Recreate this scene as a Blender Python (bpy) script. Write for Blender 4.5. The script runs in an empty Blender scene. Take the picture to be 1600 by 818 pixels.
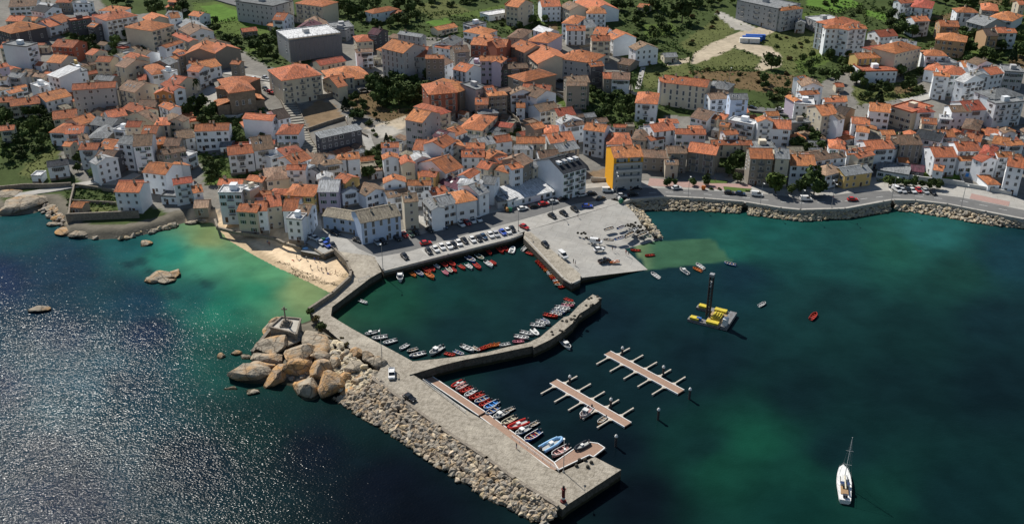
import bpy, math, random
import numpy as np
from mathutils import Vector, Matrix
from mathutils.geometry import tessellate_polygon
R = math.radians
random.seed(7)
rng = np.random.RandomState(11)
S = bpy.context.scene
COL = S.collection
# ---------------------------------------------------------------- camera, sky, sun, exposure
F, TH, HC = 1500.0, R(27.0), 152.0
cam_d = bpy.data.cameras.new('camera'); cam = bpy.data.objects.new('camera', cam_d); COL.objects.link(cam)
cam_d.sensor_width = 36; cam_d.lens = 36 * F / 1600; cam_d.clip_start = 1; cam_d.clip_end = 20000
cam.location = (0, 0, HC); cam.rotation_euler = (math.pi / 2 - TH, 0, 0)
S.camera = cam
SUN_EL, SUN_AZ = 45.0, -35.0          # azimuth measured from +Y (away from the camera) towards +X
w = bpy.data.worlds.new('World'); S.world = w; w.use_nodes = True
nt = w.node_tree; bg = nt.nodes['Background']
sky = nt.nodes.new('ShaderNodeTexSky'); sky.sky_type = 'NISHITA'; sky.sun_disc = False
sky.sun_elevation = R(SUN_EL); sky.sun_rotation = R(SUN_AZ)
nt.links.new(sky.outputs[0], bg.inputs[0]); bg.inputs[1].default_value = 0.06; sky.ozone_density = 1.6; sky.dust_density = .3; sky.air_density = 1.2
sd = bpy.data.lights.new('sun', 'SUN'); sd.energy = 4.9; sd.angle = R(0.5); sd.color = (1, .95, .87)
sun = bpy.data.objects.new('sun', sd); COL.objects.link(sun)
sv = Vector((math.sin(R(SUN_AZ)) * math.cos(R(SUN_EL)), math.cos(R(SUN_AZ)) * math.cos(R(SUN_EL)), math.sin(R(SUN_EL))))
sun.rotation_euler = sv.to_track_quat('Z', 'Y').to_euler()
S.view_settings.view_transform = 'Standard'; S.view_settings.look = 'None'
S.view_settings.exposure = 0.27; S.view_settings.gamma = 1; S.view_settings.use_curve_mapping = False
S.render.engine = 'CYCLES'
# ---------------------------------------------------------------- picture <-> world
ct, st_ = math.cos(TH), math.sin(TH)
def ray(u, v):
    a, b = u - 800.0, 409.0 - v
    return np.array([a, F * ct + b * st_, -F * st_ + b * ct])
def PZ(u, v, z=0.0):
    d = ray(u, v); t = (z - HC) / d[2]
    return np.array([d[0] * t, d[1] * t, z])
def proj(x, y, z):
    zz = np.asarray(z) - HC; yy = np.asarray(y)
    dep = yy * ct - zz * st_; up = yy * st_ + zz * ct
    return 800 + F * np.asarray(x) / dep, 409 - F * up / dep
TILES = {}
def T(o, u, v):   # o = (x0, y0, scale)
    return o[0] + u / o[2], o[1] + v / o[2]
# ---------------------------------------------------------------- terrain
YB_PX = [(-500,280),(-200,290),(0,292),(90,300),(180,322),(235,330),(330,345),(400,372),(470,390),(500,385),(560,385),(620,378),(700,350),(800,328),(860,300),(950,288),(1100,282),(1240,292),(1350,285),(1400,276),(1500,282),(1600,306),(1800,350),(2300,430)]
_yb = np.array([PZ(u, v, 2.5)[:2] for u, v in YB_PX])
def smooth_noise(x, y, s, seed=0):
    return (np.sin(x / s + seed) * np.cos(y / s * 1.13 + seed * 2.1) + .5 * np.sin(x / s * 2.3 + y / s * 1.7 + seed * 3.3)) / 1.5
def upland(x, y):
    x = np.asarray(x, float); y = np.asarray(y, float)
    yb = np.interp(x, _yb[:, 0], _yb[:, 1])
    for k in (1, 2, 3):
        yb = yb * .5 + .25 * (np.interp(x - 9 * k, _yb[:, 0], _yb[:, 1]) + np.interp(x + 9 * k, _yb[:, 0], _yb[:, 1]))
    d = y - yb
    dd = np.maximum(0, d - 6)
    h = 2.5 + 0.088 * dd - 0.000035 * np.minimum(dd, 900) ** 2
    cx, cy = PZ(395, 140, 16)[:2]                          # the church mound
    g = np.exp(-(((x - cx) / 48) ** 2 + ((y - cy) / 42) ** 2) ** 1.5)
    h = h + g * 3.0 * np.clip(dd / 60, 0, 1)
    h = h + np.clip(dd / 60, 0, 1) * smooth_noise(x, y, 38.0, 1.0) * .9
    return h
# natural coast (pixels at the waterline)
COAST = [(-600,300),(-100,305),(0,338),(55,333),(70,322),(100,350),(100,368),(150,374),(200,372),(262,358),(285,348),(330,348),(358,377),(397,400),(436,420),(465,433),(501,451),(520,460),(527,452),(548,434),(600,400),(700,372),(820,340),(940,318),(1020,316),(1100,319),(1200,328),(1250,333),(1320,331),(1395,320),(1440,321),(1540,338),(1600,350),(1900,410),(2600,520)]
_c = [PZ(u, v, 0)[:2] for u, v in COAST]
COASTP = np.array(_c + [np.array([6000., _c[-1][1]]), np.array([6000., 9000.]), np.array([-6000., 9000.]), np.array([-6000., _c[0][1]])])
HEAD = [(372,588),(358,602),(395,606),(425,604),(455,610),(462,632),(492,632),(520,618),(560,640),(600,600),(596,560),(560,520),(515,497),(490,492),(470,500),(440,498),(420,510),(398,545)]
HEADP = np.array([PZ(u, v, 0)[:2] for u, v in HEAD])
def inpoly(x, y, P):
    x = np.asarray(x, float); y = np.asarray(y, float); c = np.zeros(x.shape, bool)
    n = len(P); j = n - 1
    for i in range(n):
        xi, yi = P[i]; xj, yj = P[j]
        if yi != yj:
            c ^= ((yi > y) != (yj > y)) & (x < (xj - xi) * (y - yi) / (yj - yi) + xi)
        j = i
    return c
def dpoly(x, y, P, closed=True):
    x = np.asarray(x, float); y = np.asarray(y, float); d = np.full(x.shape, 1e9)
    n = len(P)
    for i in range(n if closed else n - 1):
        ax, ay = P[i]; bx, by = P[(i + 1) % n]
        l2 = (bx - ax) ** 2 + (by - ay) ** 2 + 1e-9
        t = np.clip(((x - ax) * (bx - ax) + (y - ay) * (by - ay)) / l2, 0, 1)
        d = np.minimum(d, np.hypot(x - ax - t * (bx - ax), y - ay - t * (by - ay)))
    return d
BEACHP = np.array([PZ(u, v, 0)[:2] for u, v in [(300,335),(350,340),(480,375),(575,400),(560,470),(500,480),(420,440),(330,380),(280,360)]])
def height(x, y):
    x = np.asarray(x, float); y = np.asarray(y, float)
    sd_ = dpoly(x, y, COASTP) * np.where(inpoly(x, y, COASTP), 1, -1)
    bw = np.clip((4 - dpoly(x, y, BEACHP) * np.where(inpoly(x, y, BEACHP), -1, 1)) / 8, 0, 1)
    up = upland(x, y)
    slope = .9 * (1 - bw) + .085 * bw
    land = np.minimum(up, np.maximum(sd_, 0) * slope)
    h = np.where(sd_ > 0, land, np.maximum(-6, sd_ * (.35 * (1 - bw) + .12 * bw)) - .05)
    hd = dpoly(x, y, HEADP) * np.where(inpoly(x, y, HEADP), 1, -1)
    xa, xb = PZ(490, 560, 1)[0], PZ(565, 560, 1)[0]
    cap = 1.1 + 1.9 * np.clip((x - xa) / (xb - xa), 0, 1)
    h = np.maximum(h, np.where(hd > 0, np.minimum(cap, hd * .3 - .6), -6))
    return h
def hz(x, y): return float(height(np.array([x]), np.array([y]))[0])
def at(u, v, dh=0.0):
    """first point of the line of sight where it meets the terrain raised by dh"""
    d = ray(u, v); t0 = (60 + dh - HC) / d[2]; t1 = (-1 - HC) / d[2]
    ts = np.linspace(t0, t1, 260)
    g = HC + d[2] * ts - (upland(d[0] * ts, d[1] * ts) + dh)
    k = np.argmax(g <= 0) if (g <= 0).any() else len(ts) - 1
    k = max(k, 1); a, b = g[k - 1], g[k]
    t = ts[k - 1] + (ts[k] - ts[k - 1]) * (a / (a - b) if a != b else 0)
    return np.array([d[0] * t, d[1] * t, HC + d[2] * t])
# ---------------------------------------------------------------- materials
def srgb(r, g, b):
    f = lambda c: (c / 255 / 12.92) if c / 255 <= .04045 else ((c / 255 + .055) / 1.055) ** 2.4
    return (f(r), f(g), f(b), 1)
MATS = {}
def mat(name, c, rough=.8, c2=None, scale=1.0, amt=.5, bump=0.0, bscale=None, rnd=0.0, c3=None, scale3=.2, metallic=0, spec=.12, attr=None, detail=4, coat=0, tide=None, joints=0, streak=0, cracks=0):
    """base colour c mottled with c2 (and large patches of c3) in object or world space, random value per object"""
    if name in MATS: return MATS[name]
    m = bpy.data.materials.new(name); m.use_nodes = True; t = m.node_tree; N = t.nodes; L = t.links
    p = N['Principled BSDF']; p.inputs['Roughness'].default_value = rough; p.inputs['Metallic'].default_value = metallic
    p.inputs['Specular IOR Level'].default_value = spec; p.inputs['Coat Weight'].default_value = coat
    tc = N.new('ShaderNodeNewGeometry'); vec = tc.outputs['Position']
    c = (*c[:3], 1)
    if attr:
        a = N.new('ShaderNodeAttribute'); a.attribute_name = attr; cur = a.outputs['Color']
    else:
        r = N.new('ShaderNodeRGB'); r.outputs[0].default_value = c; cur = r.outputs[0]
    def mix(cur, col, sc, am, lo=.4, hi=.62, det=detail):
        n = N.new('ShaderNodeTexNoise'); n.inputs['Scale'].default_value = sc; n.inputs['Detail'].default_value = det; n.inputs['Roughness'].default_value = .65
        L.new(vec, n.inputs['Vector'])
        mr = N.new('ShaderNodeMapRange'); mr.inputs[1].default_value = lo; mr.inputs[2].default_value = hi; mr.inputs[4].default_value = am; L.new(n.outputs['Fac'], mr.inputs[0])
        x = N.new('ShaderNodeMix'); x.data_type = 'RGBA'; L.new(mr.outputs[0], x.inputs[0]); L.new(cur, x.inputs[6])
        if isinstance(col, float):
            h = N.new('ShaderNodeHueSaturation'); h.inputs['Value'].default_value = col; L.new(cur, h.inputs['Color']); L.new(h.outputs[0], x.inputs[7])
        else: x.inputs[7].default_value = (*col[:3], 1)
        return x.outputs[2]
    if c2 is not None: cur = mix(cur, c2, scale, amt)
    if c3 is not None: cur = mix(cur, c3, scale3, amt, .5, .7)
    if cracks:
        n = N.new('ShaderNodeTexNoise'); n.inputs['Scale'].default_value = .5; L.new(vec, n.inputs['Vector']); va = N.new('ShaderNodeVectorMath'); va.operation = 'MULTIPLY_ADD'; va.inputs[1].default_value = (1.6, 1.6, 1.6); L.new(n.outputs['Color'], va.inputs[0]); L.new(vec, va.inputs[2])
        vo = N.new('ShaderNodeTexVoronoi'); vo.feature = 'DISTANCE_TO_EDGE'; vo.inputs['Scale'].default_value = cracks; L.new(va.outputs[0], vo.inputs['Vector'])
        mr = N.new('ShaderNodeMapRange'); mr.inputs[1].default_value = .012; mr.inputs[2].default_value = .05; mr.inputs[3].default_value = .6; mr.inputs[4].default_value = 0; L.new(vo.outputs['Distance'], mr.inputs[0])
        x = N.new('ShaderNodeMix'); x.data_type = 'RGBA'; L.new(mr.outputs[0], x.inputs[0]); L.new(cur, x.inputs[6]); x.inputs[7].default_value = (.05, .042, .032, 1); cur = x.outputs[2]
    if streak:
        to = N.new('ShaderNodeTexCoord'); mp = N.new('ShaderNodeMapping'); mp.inputs['Scale'].default_value = (3.2, .45, .45); L.new(to.outputs['Object'], mp.inputs['Vector'])
        n = N.new('ShaderNodeTexNoise'); n.inputs['Scale'].default_value = 1.0; n.inputs['Detail'].default_value = 3; L.new(mp.outputs[0], n.inputs['Vector'])
        mr = N.new('ShaderNodeMapRange'); mr.inputs[1].default_value = .35; mr.inputs[2].default_value = .65; mr.inputs[3].default_value = 1 - streak; mr.inputs[4].default_value = 1 + streak * .7; L.new(n.outputs['Fac'], mr.inputs[0])
        h = N.new('ShaderNodeHueSaturation'); L.new(cur, h.inputs['Color']); L.new(mr.outputs[0], h.inputs['Value']); cur = h.outputs[0]
    if joints:
        br = N.new('ShaderNodeTexBrick'); br.inputs['Scale'].default_value = 1.0; br.inputs['Brick Width'].default_value = joints; br.inputs['Row Height'].default_value = joints * .8; br.inputs['Mortar Size'].default_value = .09; br.inputs['Mortar Smooth'].default_value = .6
        mp = N.new('ShaderNodeMapping'); mp.inputs['Rotation'].default_value = (0, 0, .32); L.new(vec, mp.inputs['Vector']); L.new(mp.outputs[0], br.inputs['Vector'])
        h = N.new('ShaderNodeHueSaturation'); h.inputs['Value'].default_value = .72; L.new(cur, h.inputs['Color']); x = N.new('ShaderNodeMix'); x.data_type = 'RGBA'; L.new(br.outputs['Fac'], x.inputs[0]); L.new(cur, x.inputs[6]); L.new(h.outputs[0], x.inputs[7]); cur = x.outputs[2]
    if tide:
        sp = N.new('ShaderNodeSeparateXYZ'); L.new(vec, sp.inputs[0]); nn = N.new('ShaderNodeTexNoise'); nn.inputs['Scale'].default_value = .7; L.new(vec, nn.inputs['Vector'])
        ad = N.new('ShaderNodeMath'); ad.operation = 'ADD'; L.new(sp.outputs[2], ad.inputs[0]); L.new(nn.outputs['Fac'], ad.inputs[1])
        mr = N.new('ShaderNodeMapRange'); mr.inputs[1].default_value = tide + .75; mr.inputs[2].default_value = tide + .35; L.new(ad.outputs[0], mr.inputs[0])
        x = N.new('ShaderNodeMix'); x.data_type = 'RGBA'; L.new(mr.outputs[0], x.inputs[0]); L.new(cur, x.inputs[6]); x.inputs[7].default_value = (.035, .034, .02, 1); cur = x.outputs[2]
    if rnd:
        oi = N.new('ShaderNodeObjectInfo'); mr = N.new('ShaderNodeMapRange'); mr.inputs[3].default_value = 1 - rnd; mr.inputs[4].default_value = 1 + rnd * .6
        L.new(oi.outputs['Random'], mr.inputs[0]); h = N.new('ShaderNodeHueSaturation'); L.new(cur, h.inputs['Color']); L.new(mr.outputs[0], h.inputs['Value'])
        mr2 = N.new('ShaderNodeMapRange'); mr2.inputs[3].default_value = .5 - rnd * .022; mr2.inputs[4].default_value = .5 + rnd * .03
        ml = N.new('ShaderNodeMath'); ml.operation = 'FRACT'; mm = N.new('ShaderNodeMath'); mm.operation = 'MULTIPLY'; mm.inputs[1].default_value = 7.31
        L.new(oi.outputs['Random'], mm.inputs[0]); L.new(mm.outputs[0], ml.inputs[0]); L.new(ml.outputs[0], mr2.inputs[0]); L.new(mr2.outputs[0], h.inputs['Hue'])
        cur = h.outputs[0]
    L.new(cur, p.inputs['Base Color'])
    if bump:
        n = N.new('ShaderNodeTexNoise'); n.inputs['Scale'].default_value = bscale or scale * 2; n.inputs['Detail'].default_value = 5; L.new(vec, n.inputs['Vector'])
        b = N.new('ShaderNodeBump'); b.inputs['Strength'].default_value = bump; b.inputs['Distance'].default_value = .3; L.new(n.outputs['Fac'], b.inputs['Height']); L.new(b.outputs[0], p.inputs['Normal'])
    MATS[name] = m; return m
WALL = {
 'w': ('white', (.80,.83,.86)), 'c': ('cream', (.64,.57,.45)), 'g': ('grey', (.44,.44,.44)), 'b': ('blue', (.50,.61,.78)), 'p': ('pale lilac', (.56,.49,.58)),
 'y': ('yellow', (.62,.44,.18)), 'o': ('orange', (.50,.22,.09)), 's': ('stone', (.29,.26,.22)), 'd': ('dark grey', (.11,.11,.12)), 'r': ('brick red', (.34,.13,.09)), 't': ('tan', (.46,.30,.18))}
ROOF = {
 'o': ('orange', (.52,.18,.078), (.30,.125,.075)), 'r': ('red', (.40,.105,.06), (.25,.09,.06)), 'b': ('weathered brown', (.27,.165,.11), (.14,.11,.085)),
 'g': ('grey', (.25,.26,.27), (.17,.18,.18)), 'm': ('maroon', (.13,.055,.075), (.08,.04,.05)), 'k': ('dark slate', (.045,.05,.06), (.03,.035,.04)),
 'w': ('white flat', (.60,.61,.62), (.45,.45,.45)), 'c': ('buff', (.44,.30,.20), (.3,.2,.14)), 's': ('pale grey', (.36,.37,.38), (.28,.28,.28)), 'd': ('dark brown', (.10,.075,.06), (.07,.055,.05)), 'n': ('greyish brown', (.27,.24,.18), (.17,.15,.12))}
def wall_m(k):
    c = WALL[k][1]
    return mat('wall_' + WALL[k][0].replace(' ', '_'), c, .85, tuple(q * .8 for q in c), .5, .28, .15, 3, rnd=.14)
def roof_m(k):
    n, c, c2 = ROOF[k]
    return mat('roof_' + n.replace(' ', '_'), c, .85, c2, 1.3, .8, .5, 4, rnd=.32, c3=tuple(q * .7 + .03 for q in c2), scale3=.22, streak=.38)
GLASS = lambda: mat('window_glass', (.035,.045,.055), .12, spec=.6)
FRAME = lambda: mat('window_frame', (.6,.6,.6), .6)
# ---------------------------------------------------------------- mesh helpers
class MB:
    def __init__(s): s.v = []; s.f = []; s.m = []
    def add(s, vs, fs, mi=0):
        o = len(s.v); s.v += [tuple(map(float, p)) for p in vs]; s.f += [tuple(i + o for i in f) for f in fs]; s.m += [mi] * len(fs)
    def box(s, x0, y0, z0, x1, y1, z1, mi=0, M=None):
        vs = [(x0,y0,z0),(x1,y0,z0),(x1,y1,z0),(x0,y1,z0),(x0,y0,z1),(x1,y0,z1),(x1,y1,z1),(x0,y1,z1)]
        if M is not None: vs = [tuple(M @ Vector(p)) for p in vs]
        s.add(vs, [(0,3,2,1),(4,5,6,7),(0,1,5,4),(1,2,6,5),(2,3,7,6),(3,0,4,7)], mi)
    def bar(s, a, b, r, n=8, r2=None, mi=0):
        a = Vector(a); b = Vector(b); d = (b - a); q = d.to_track_quat('Z', 'Y'); r2 = r if r2 is None else r2
        vs = []
        for p, rr in ((a, r), (b, r2)):
            for i in range(n):
                an = 2 * math.pi * i / n; vs.append(tuple(p + q @ Vector((math.cos(an) * rr, math.sin(an) * rr, 0))))
        fs = [(i, (i + 1) % n, n + (i + 1) % n, n + i) for i in range(n)] + [tuple(range(n))[::-1], tuple(range(n, 2 * n))]
        s.add(vs, fs, mi)
    def beam(s, a, b, w, h, mi=0):
        a = Vector(a); b = Vector(b); d = b - a; L = d.length; ang = math.atan2(d.y, d.x)
        M = Matrix.Translation(a) @ Matrix.Rotation(ang, 4, 'Z')
        hL = math.hypot(d.x, d.y); dz = d.z
        vs = [(0,-w/2,-h),(hL,-w/2,dz-h),(hL,w/2,dz-h),(0,w/2,-h),(0,-w/2,0),(hL,-w/2,dz),(hL,w/2,dz),(0,w/2,0)]
        s.add([tuple(M @ Vector(p)) for p in vs], [(0,3,2,1),(4,5,6,7),(0,1,5,4),(1,2,6,5),(2,3,7,6),(3,0,4,7)], mi)
    def lathe(s, prof, n=12, mi=0, c=(0, 0)):
        vs = [(c[0] + r * math.cos(2*math.pi*i/n), c[1] + r * math.sin(2*math.pi*i/n), z) for r, z in prof for i in range(n)]
        fs = [(k*n+i, k*n+(i+1)%n, (k+1)*n+(i+1)%n, (k+1)*n+i) for k in range(len(prof)-1) for i in range(n)]
        fs += [tuple(range(n))[::-1], tuple(range((len(prof)-1)*n, len(prof)*n))]
        s.add(vs, fs, mi)
    def mesh(s, name, mats):
        me = bpy.data.meshes.new(name); me.from_pydata(s.v, [], s.f)
        for m in mats: me.materials.append(m)
        if len(mats) > 1: me.polygons.foreach_set('material_index', s.m)
        me.update(); return me
    def obj(s, name, mats, parent=None, loc=(0,0,0), rz=0):
        if not isinstance(mats, (list, tuple)): mats = [mats]
        return link(name, s.mesh(name, mats), parent, loc, rz)
def link(name, me, parent=None, loc=(0,0,0), rz=0):
    o = bpy.data.objects.new(name, me); COL.objects.link(o); o.location = loc; o.rotation_euler = (0, 0, rz)
    if parent: o.parent = parent
    return o
def tag(o, label=None, cat=None, group=None, kind=None):
    if label: o['label'] = label
    if cat: o['category'] = cat
    if group: o['group'] = group
    if kind: o['kind'] = kind
    return o
def empty(name, loc, rz=0):
    o = bpy.data.objects.new(name, None); COL.objects.link(o); o.location = loc; o.rotation_euler = (0,0,rz); o.empty_display_size = .5; return o
KC = {}
def kidsof(o):
    if o.name not in KC: KC[o.name] = list(o.children)
    return KC[o.name]
def copy_tree(o, parent=None):
    c = o.copy(); COL.objects.link(c)
    if parent: c.parent = parent
    for ch in kidsof(o): copy_tree(ch, c)
    return c
def smooth(o):
    o.data.polygons.foreach_set('use_smooth', [True] * len(o.data.polygons)); return o
def slab(name, pts, zb, m, side_m=None, parent=None):
    """closed polygon of 3-D points, extruded down to zb"""
    n = len(pts); P = [Vector(p) for p in pts]
    ar = sum(P[i].x * P[(i+1)%n].y - P[(i+1)%n].x * P[i].y for i in range(n))
    if ar < 0: P = P[::-1]
    b = MB(); tr = tessellate_polygon([[Vector((p.x, p.y, 0)) for p in P]])
    tr = [t if (P[t[1]] - P[t[0]]).cross(P[t[2]] - P[t[0]]).z > 0 else t[::-1] for t in tr]
    b.add(P, tr, 0)
    vs = [tuple(p) for p in P] + [(p.x, p.y, min(zb, p.z - .02)) for p in P]
    b.add(vs, [(i, n + i, n + (i+1) % n, (i+1) % n) for i in range(n)], 1 if side_m else 0)
    return b.obj(name, [m, side_m] if side_m else [m], parent)
def sheet(name, uvs, z, m):
    return slab(name, [PZ(u, v, z) for u, v in uvs], z - .05, m)
# ================================================================ GROUND
def axis(lo, hi, step, far):
    a = list(np.arange(lo, hi + .01, step)); s = step; x = a[-1]; r = []
    while x < far: s *= 1.35; x += s; r.append(x)
    s = step; x = a[0]; l = []
    while x > -far: s *= 1.35; x -= s; l.append(x)
    return np.array(l[::-1] + a + r)
def gridmesh(name, xs, ys, zf):
    X, Y = np.meshgrid(xs, ys); Z = zf(X.ravel(), Y.ravel()); nx, ny = len(xs), len(ys)
    me = bpy.data.meshes.new(name); co = np.stack([X.ravel(), Y.ravel(), Z], 1).astype(np.float32)
    i = np.arange(nx * ny).reshape(ny, nx); q = np.stack([i[:-1,:-1], i[:-1,1:], i[1:,1:], i[1:,:-1]], -1).reshape(-1, 4)
    me.vertices.add(len(co)); me.vertices.foreach_set('co', co.ravel())
    me.loops.add(q.size); me.loops.foreach_set('vertex_index', q.ravel().astype(np.int32))
    me.polygons.add(len(q)); me.polygons.foreach_set('loop_start', (np.arange(len(q)) * 4).astype(np.int32)); me.polygons.foreach_set('loop_total', np.full(len(q), 4, np.int32))
    me.update(calc_edges=True); me.polygons.foreach_set('use_smooth', np.ones(len(q), bool)); return me, co
def setcol(me, c):
    a = me.color_attributes.new('ground_colour', 'FLOAT_COLOR', 'POINT'); a.data.foreach_set('color', np.concatenate([c, np.ones((len(c), 1))], 1).astype(np.float32).ravel())
GC = {'veg': (.058,.082,.028), 'grass': (.085,.125,.032), 'bright': (.10,.185,.035), 'dry': (.15,.105,.055), 'meadow': (.11,.125,.045), 'soil': (.24,.17,.105), 'pave': (.20,.19,.175),
      'light': (.40,.38,.34), 'asph': (.13,.13,.128), 'sand': (.72,.56,.38), 'track': (.46,.39,.29), 'town': (.21,.20,.18), 'rock': (.16,.145,.115), 'bed': (.07,.08,.05)}
PAINT = [
 ('town', [(-60,40),(60,60),(110,30),(180,25),(240,20),(300,60),(330,75),(380,70),(430,110),(480,120),(500,60),(560,55),(800,60),(880,40),(900,0),(960,60),(990,140),(1000,230),(1040,180),(1240,190),(1250,150),(1300,120),(1330,100),(1420,120),(1600,95),(1700,95),(1700,400),(950,330),(600,420),(330,350),(220,320),(100,270),(80,180),(-60,150)]),
 ('town', [(-60,-60),(110,-60),(180,30),(-60,60)]),
 ('veg', [(90,50),(170,45),(240,60),(235,85),(190,88),(120,80)]),
 ('grass', [(300,5),(340,3),(425,25),(432,48),(400,58),(310,52)]),
 ('bright', [(315,8),(345,8),(385,22),(390,32),(330,35)]), ('bright', [(385,30),(425,32),(428,45),(380,44)]),
 ('veg', [(345,60),(440,60),(460,100),(420,105),(380,80)]), ('grass', [(380,75),(410,70),(415,78),(385,82)]),
 ('veg', [(500,-60),(900,-60),(880,60),(800,55),(640,60),(520,40)]),
 ('meadow', [(640,10),(700,0),(740,20),(680,30)]), ('bright', [(665,35),(700,28),(705,38),(680,42)]), ('grass', [(700,25),(800,5),(830,15),(760,30)]), ('grass', [(785,40),(840,30),(870,35),(860,50),(800,52)]),
 ('dry', [(842,42),(872,36),(874,45),(850,52)]),
 ('veg', [(950,-60),(1700,-60),(1700,95),(1560,100),(1430,120),(1330,95),(1300,110),(1250,140),(1240,180),(1160,170),(1020,150),(985,110),(970,60)]),
 ('grass', [(1000,40),(1050,35),(1060,50),(1010,60)]), ('meadow', [(1000,105),(1075,98),(1090,130),(1010,140)]), ('meadow', [(1060,70),(1130,20),(1160,40),(1130,62),(1080,85)]),
 ('bright', [(1260,0),(1320,-5),(1350,8),(1310,20),(1262,12)]), ('bright', [(1345,14),(1390,22),(1385,34),(1355,24)]), ('grass', [(1250,20),(1300,22),(1290,30),(1250,26)]),
 ('meadow', [(1080,95),(1140,75),(1190,90),(1180,108),(1100,112)]), ('dry', [(1075,110),(1180,112),(1240,118),(1245,150),(1160,140),(1090,130)]), ('meadow', [(1180,50),(1270,50),(1300,90),(1240,118),(1215,100)]),
 ('grass', [(1240,95),(1290,80),(1300,95),(1250,115)]), ('dry', [(1440,28),(1500,18),(1500,28),(1460,38)]), ('grass', [(1470,82),(1540,80),(1530,92),(1480,95)]), ('dry', [(1480,-10),(1600,-12),(1600,10),(1500,5)]), ('dry', [(1575,88),(1620,85),(1620,105),(1580,105)]),
 ('meadow', [(1330,135),(1430,125),(1440,150),(1340,165)]), ('dry', [(1395,135),(1425,132),(1425,145),(1400,148)]),
 ('track', [(1070,94),(1108,70),(1148,52),(1205,38),(1215,48),(1174,65),(1154,71),(1124,86),(1086,101)]), ('track', [(1148,64),(1180,69),(1208,75),(1221,89),(1219,104),(1192,110),(1180,107),(1190,96),(1188,88),(1165,79),(1146,75)]),
 ('track', [(1040,98),(1078,90),(1082,96),(1042,104)]), ('light', [(1118,22),(1128,20),(1180,42),(1172,50),(1145,45)]),
 ('veg', [(-60,165),(75,165),(95,200),(90,225),(60,245),(-60,262)]), ('grass', [(-20,225),(25,220),(30,235),(10,245),(-20,250)]), ('meadow', [(28,272),(40,255),(80,235),(95,235),(75,262),(50,278)]),
 ('veg', [(100,295),(112,290),(180,298),(182,330),(110,338)]), ('meadow', [(112,325),(170,322),(172,335),(112,340)]),
 ('light', [(300,130),(335,135),(350,150),(370,178),(345,182),(322,165),(300,160)]), ('light', [(345,60),(300,80),(305,95),(330,100)]), ('light', [(415,125),(450,115),(460,125),(478,160),(455,165),(440,150),(410,140)]), ('light',[(450,125),(520,120),(540,150),(470,155)]),
 ('veg', [(350,185),(425,180),(425,232),(360,228)]), ('veg', [(285,165),(340,165),(345,205),(290,205)]), ('veg', [(305,240),(365,245),(420,262),(390,280),(330,290)]), ('grass', [(318,268),(360,265),(360,290),(320,290)]),
 ('soil', [(468,175),(500,155),(525,165),(540,190),(485,200)]),
 ('dry', [(520,150),(600,140),(690,165),(640,185),(600,190),(560,175)]), ('veg', [(575,130),(680,115),(695,140),(660,170),(600,170)]), ('track', [(570,200),(640,180),(640,195),(605,215)]), ('light', [(573,203),(600,193),(628,205),(600,216)]),
 ('light', [(578,235),(596,232),(602,268),(588,270)]),
 ('veg', [(920,140),(1000,150),(1020,190),(1000,205),(940,205),(905,170)]), ('grass', [(860,150),(870,148),(900,168),(885,172)]),
 ('veg', [(740,195),(810,190),(820,220),(760,228)]), ('soil', [(922,270),(945,262),(960,280),(925,283)]),
 ('veg', [(1120,225),(1180,225),(1180,262),(1120,262)]), ('veg', [(1235,190),(1290,195),(1290,250),(1240,250)]),
 ('grass', [(1370,265),(1500,268),(1500,282),(1400,280)]), ('bright', [(1470,268),(1500,268),(1505,278),(1475,280)]), ('grass', [(1505,268),(1530,270),(1528,280),(1508,278)]),
 ('veg', [(1360,205),(1420,215),(1420,225),(1360,222)]),
]
def build_ground():
    xs = axis(-430, 430, 1.6, 6000); ys = axis(160, 660, 1.6, 7000)
    ys = ys[ys > -400]
    me, co = gridmesh('ground', xs, ys, height)
    u, v = proj(co[:,0], co[:,1], co[:,2])
    c = np.tile(np.array(GC['veg']), (len(co), 1)).astype(float)
    jit = 2.0
    uu = u + smooth_noise(co[:,0], co[:,1], 3.1, 4) * jit; vv = v + smooth_noise(co[:,0], co[:,1], 4.3, 9) * jit * .5
    front = co[:,1] > 50
    for k, P in PAINT:
        c[inpoly(uu, vv, P) & front] = GC[k]
    # fields beyond the frame: patches
    out = (v < -30) | (u < -80) | (u > 1680)
    pn = smooth_noise(co[:,0], co[:,1], 33, 3) + smooth_noise(co[:,0], co[:,1], 71, 8)
    c[out & (pn > .5)] = GC['grass']; c[out & (pn < -.7)] = GC['meadow']
    bw = inpoly(co[:,0], co[:,1], BEACHP) & (co[:,2] < 3.2)
    c[bw] = GC['sand']
    wet = bw & (co[:,2] < .28); c[wet] = (.48,.37,.24)
    coastal = (dpoly(co[:,0], co[:,1], COASTP) < 7) & ~bw & (u < 330) & (v > 290); c[coastal] = GC['rock']
    c[inpoly(co[:,0], co[:,1], HEADP)] = GC['rock']; c[inpoly(co[:,0], co[:,1], HEADP) & (co[:,2] < .45)] = (.05,.05,.035)
    c[(co[:,2] < -.3)] = GC['bed']
    n = smooth_noise(co[:,0], co[:,1], 5.7, 2)[:, None] * .12 + 1
    setcol(me, c * n)
    m = mat('ground_cover', (.1,.1,.1), .95, .7, .35, .7, .5, 1.2, attr='ground_colour', detail=8, spec=.05)
    me.materials.append(m)
    tag(link('ground', me), kind='structure')
build_ground()
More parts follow.
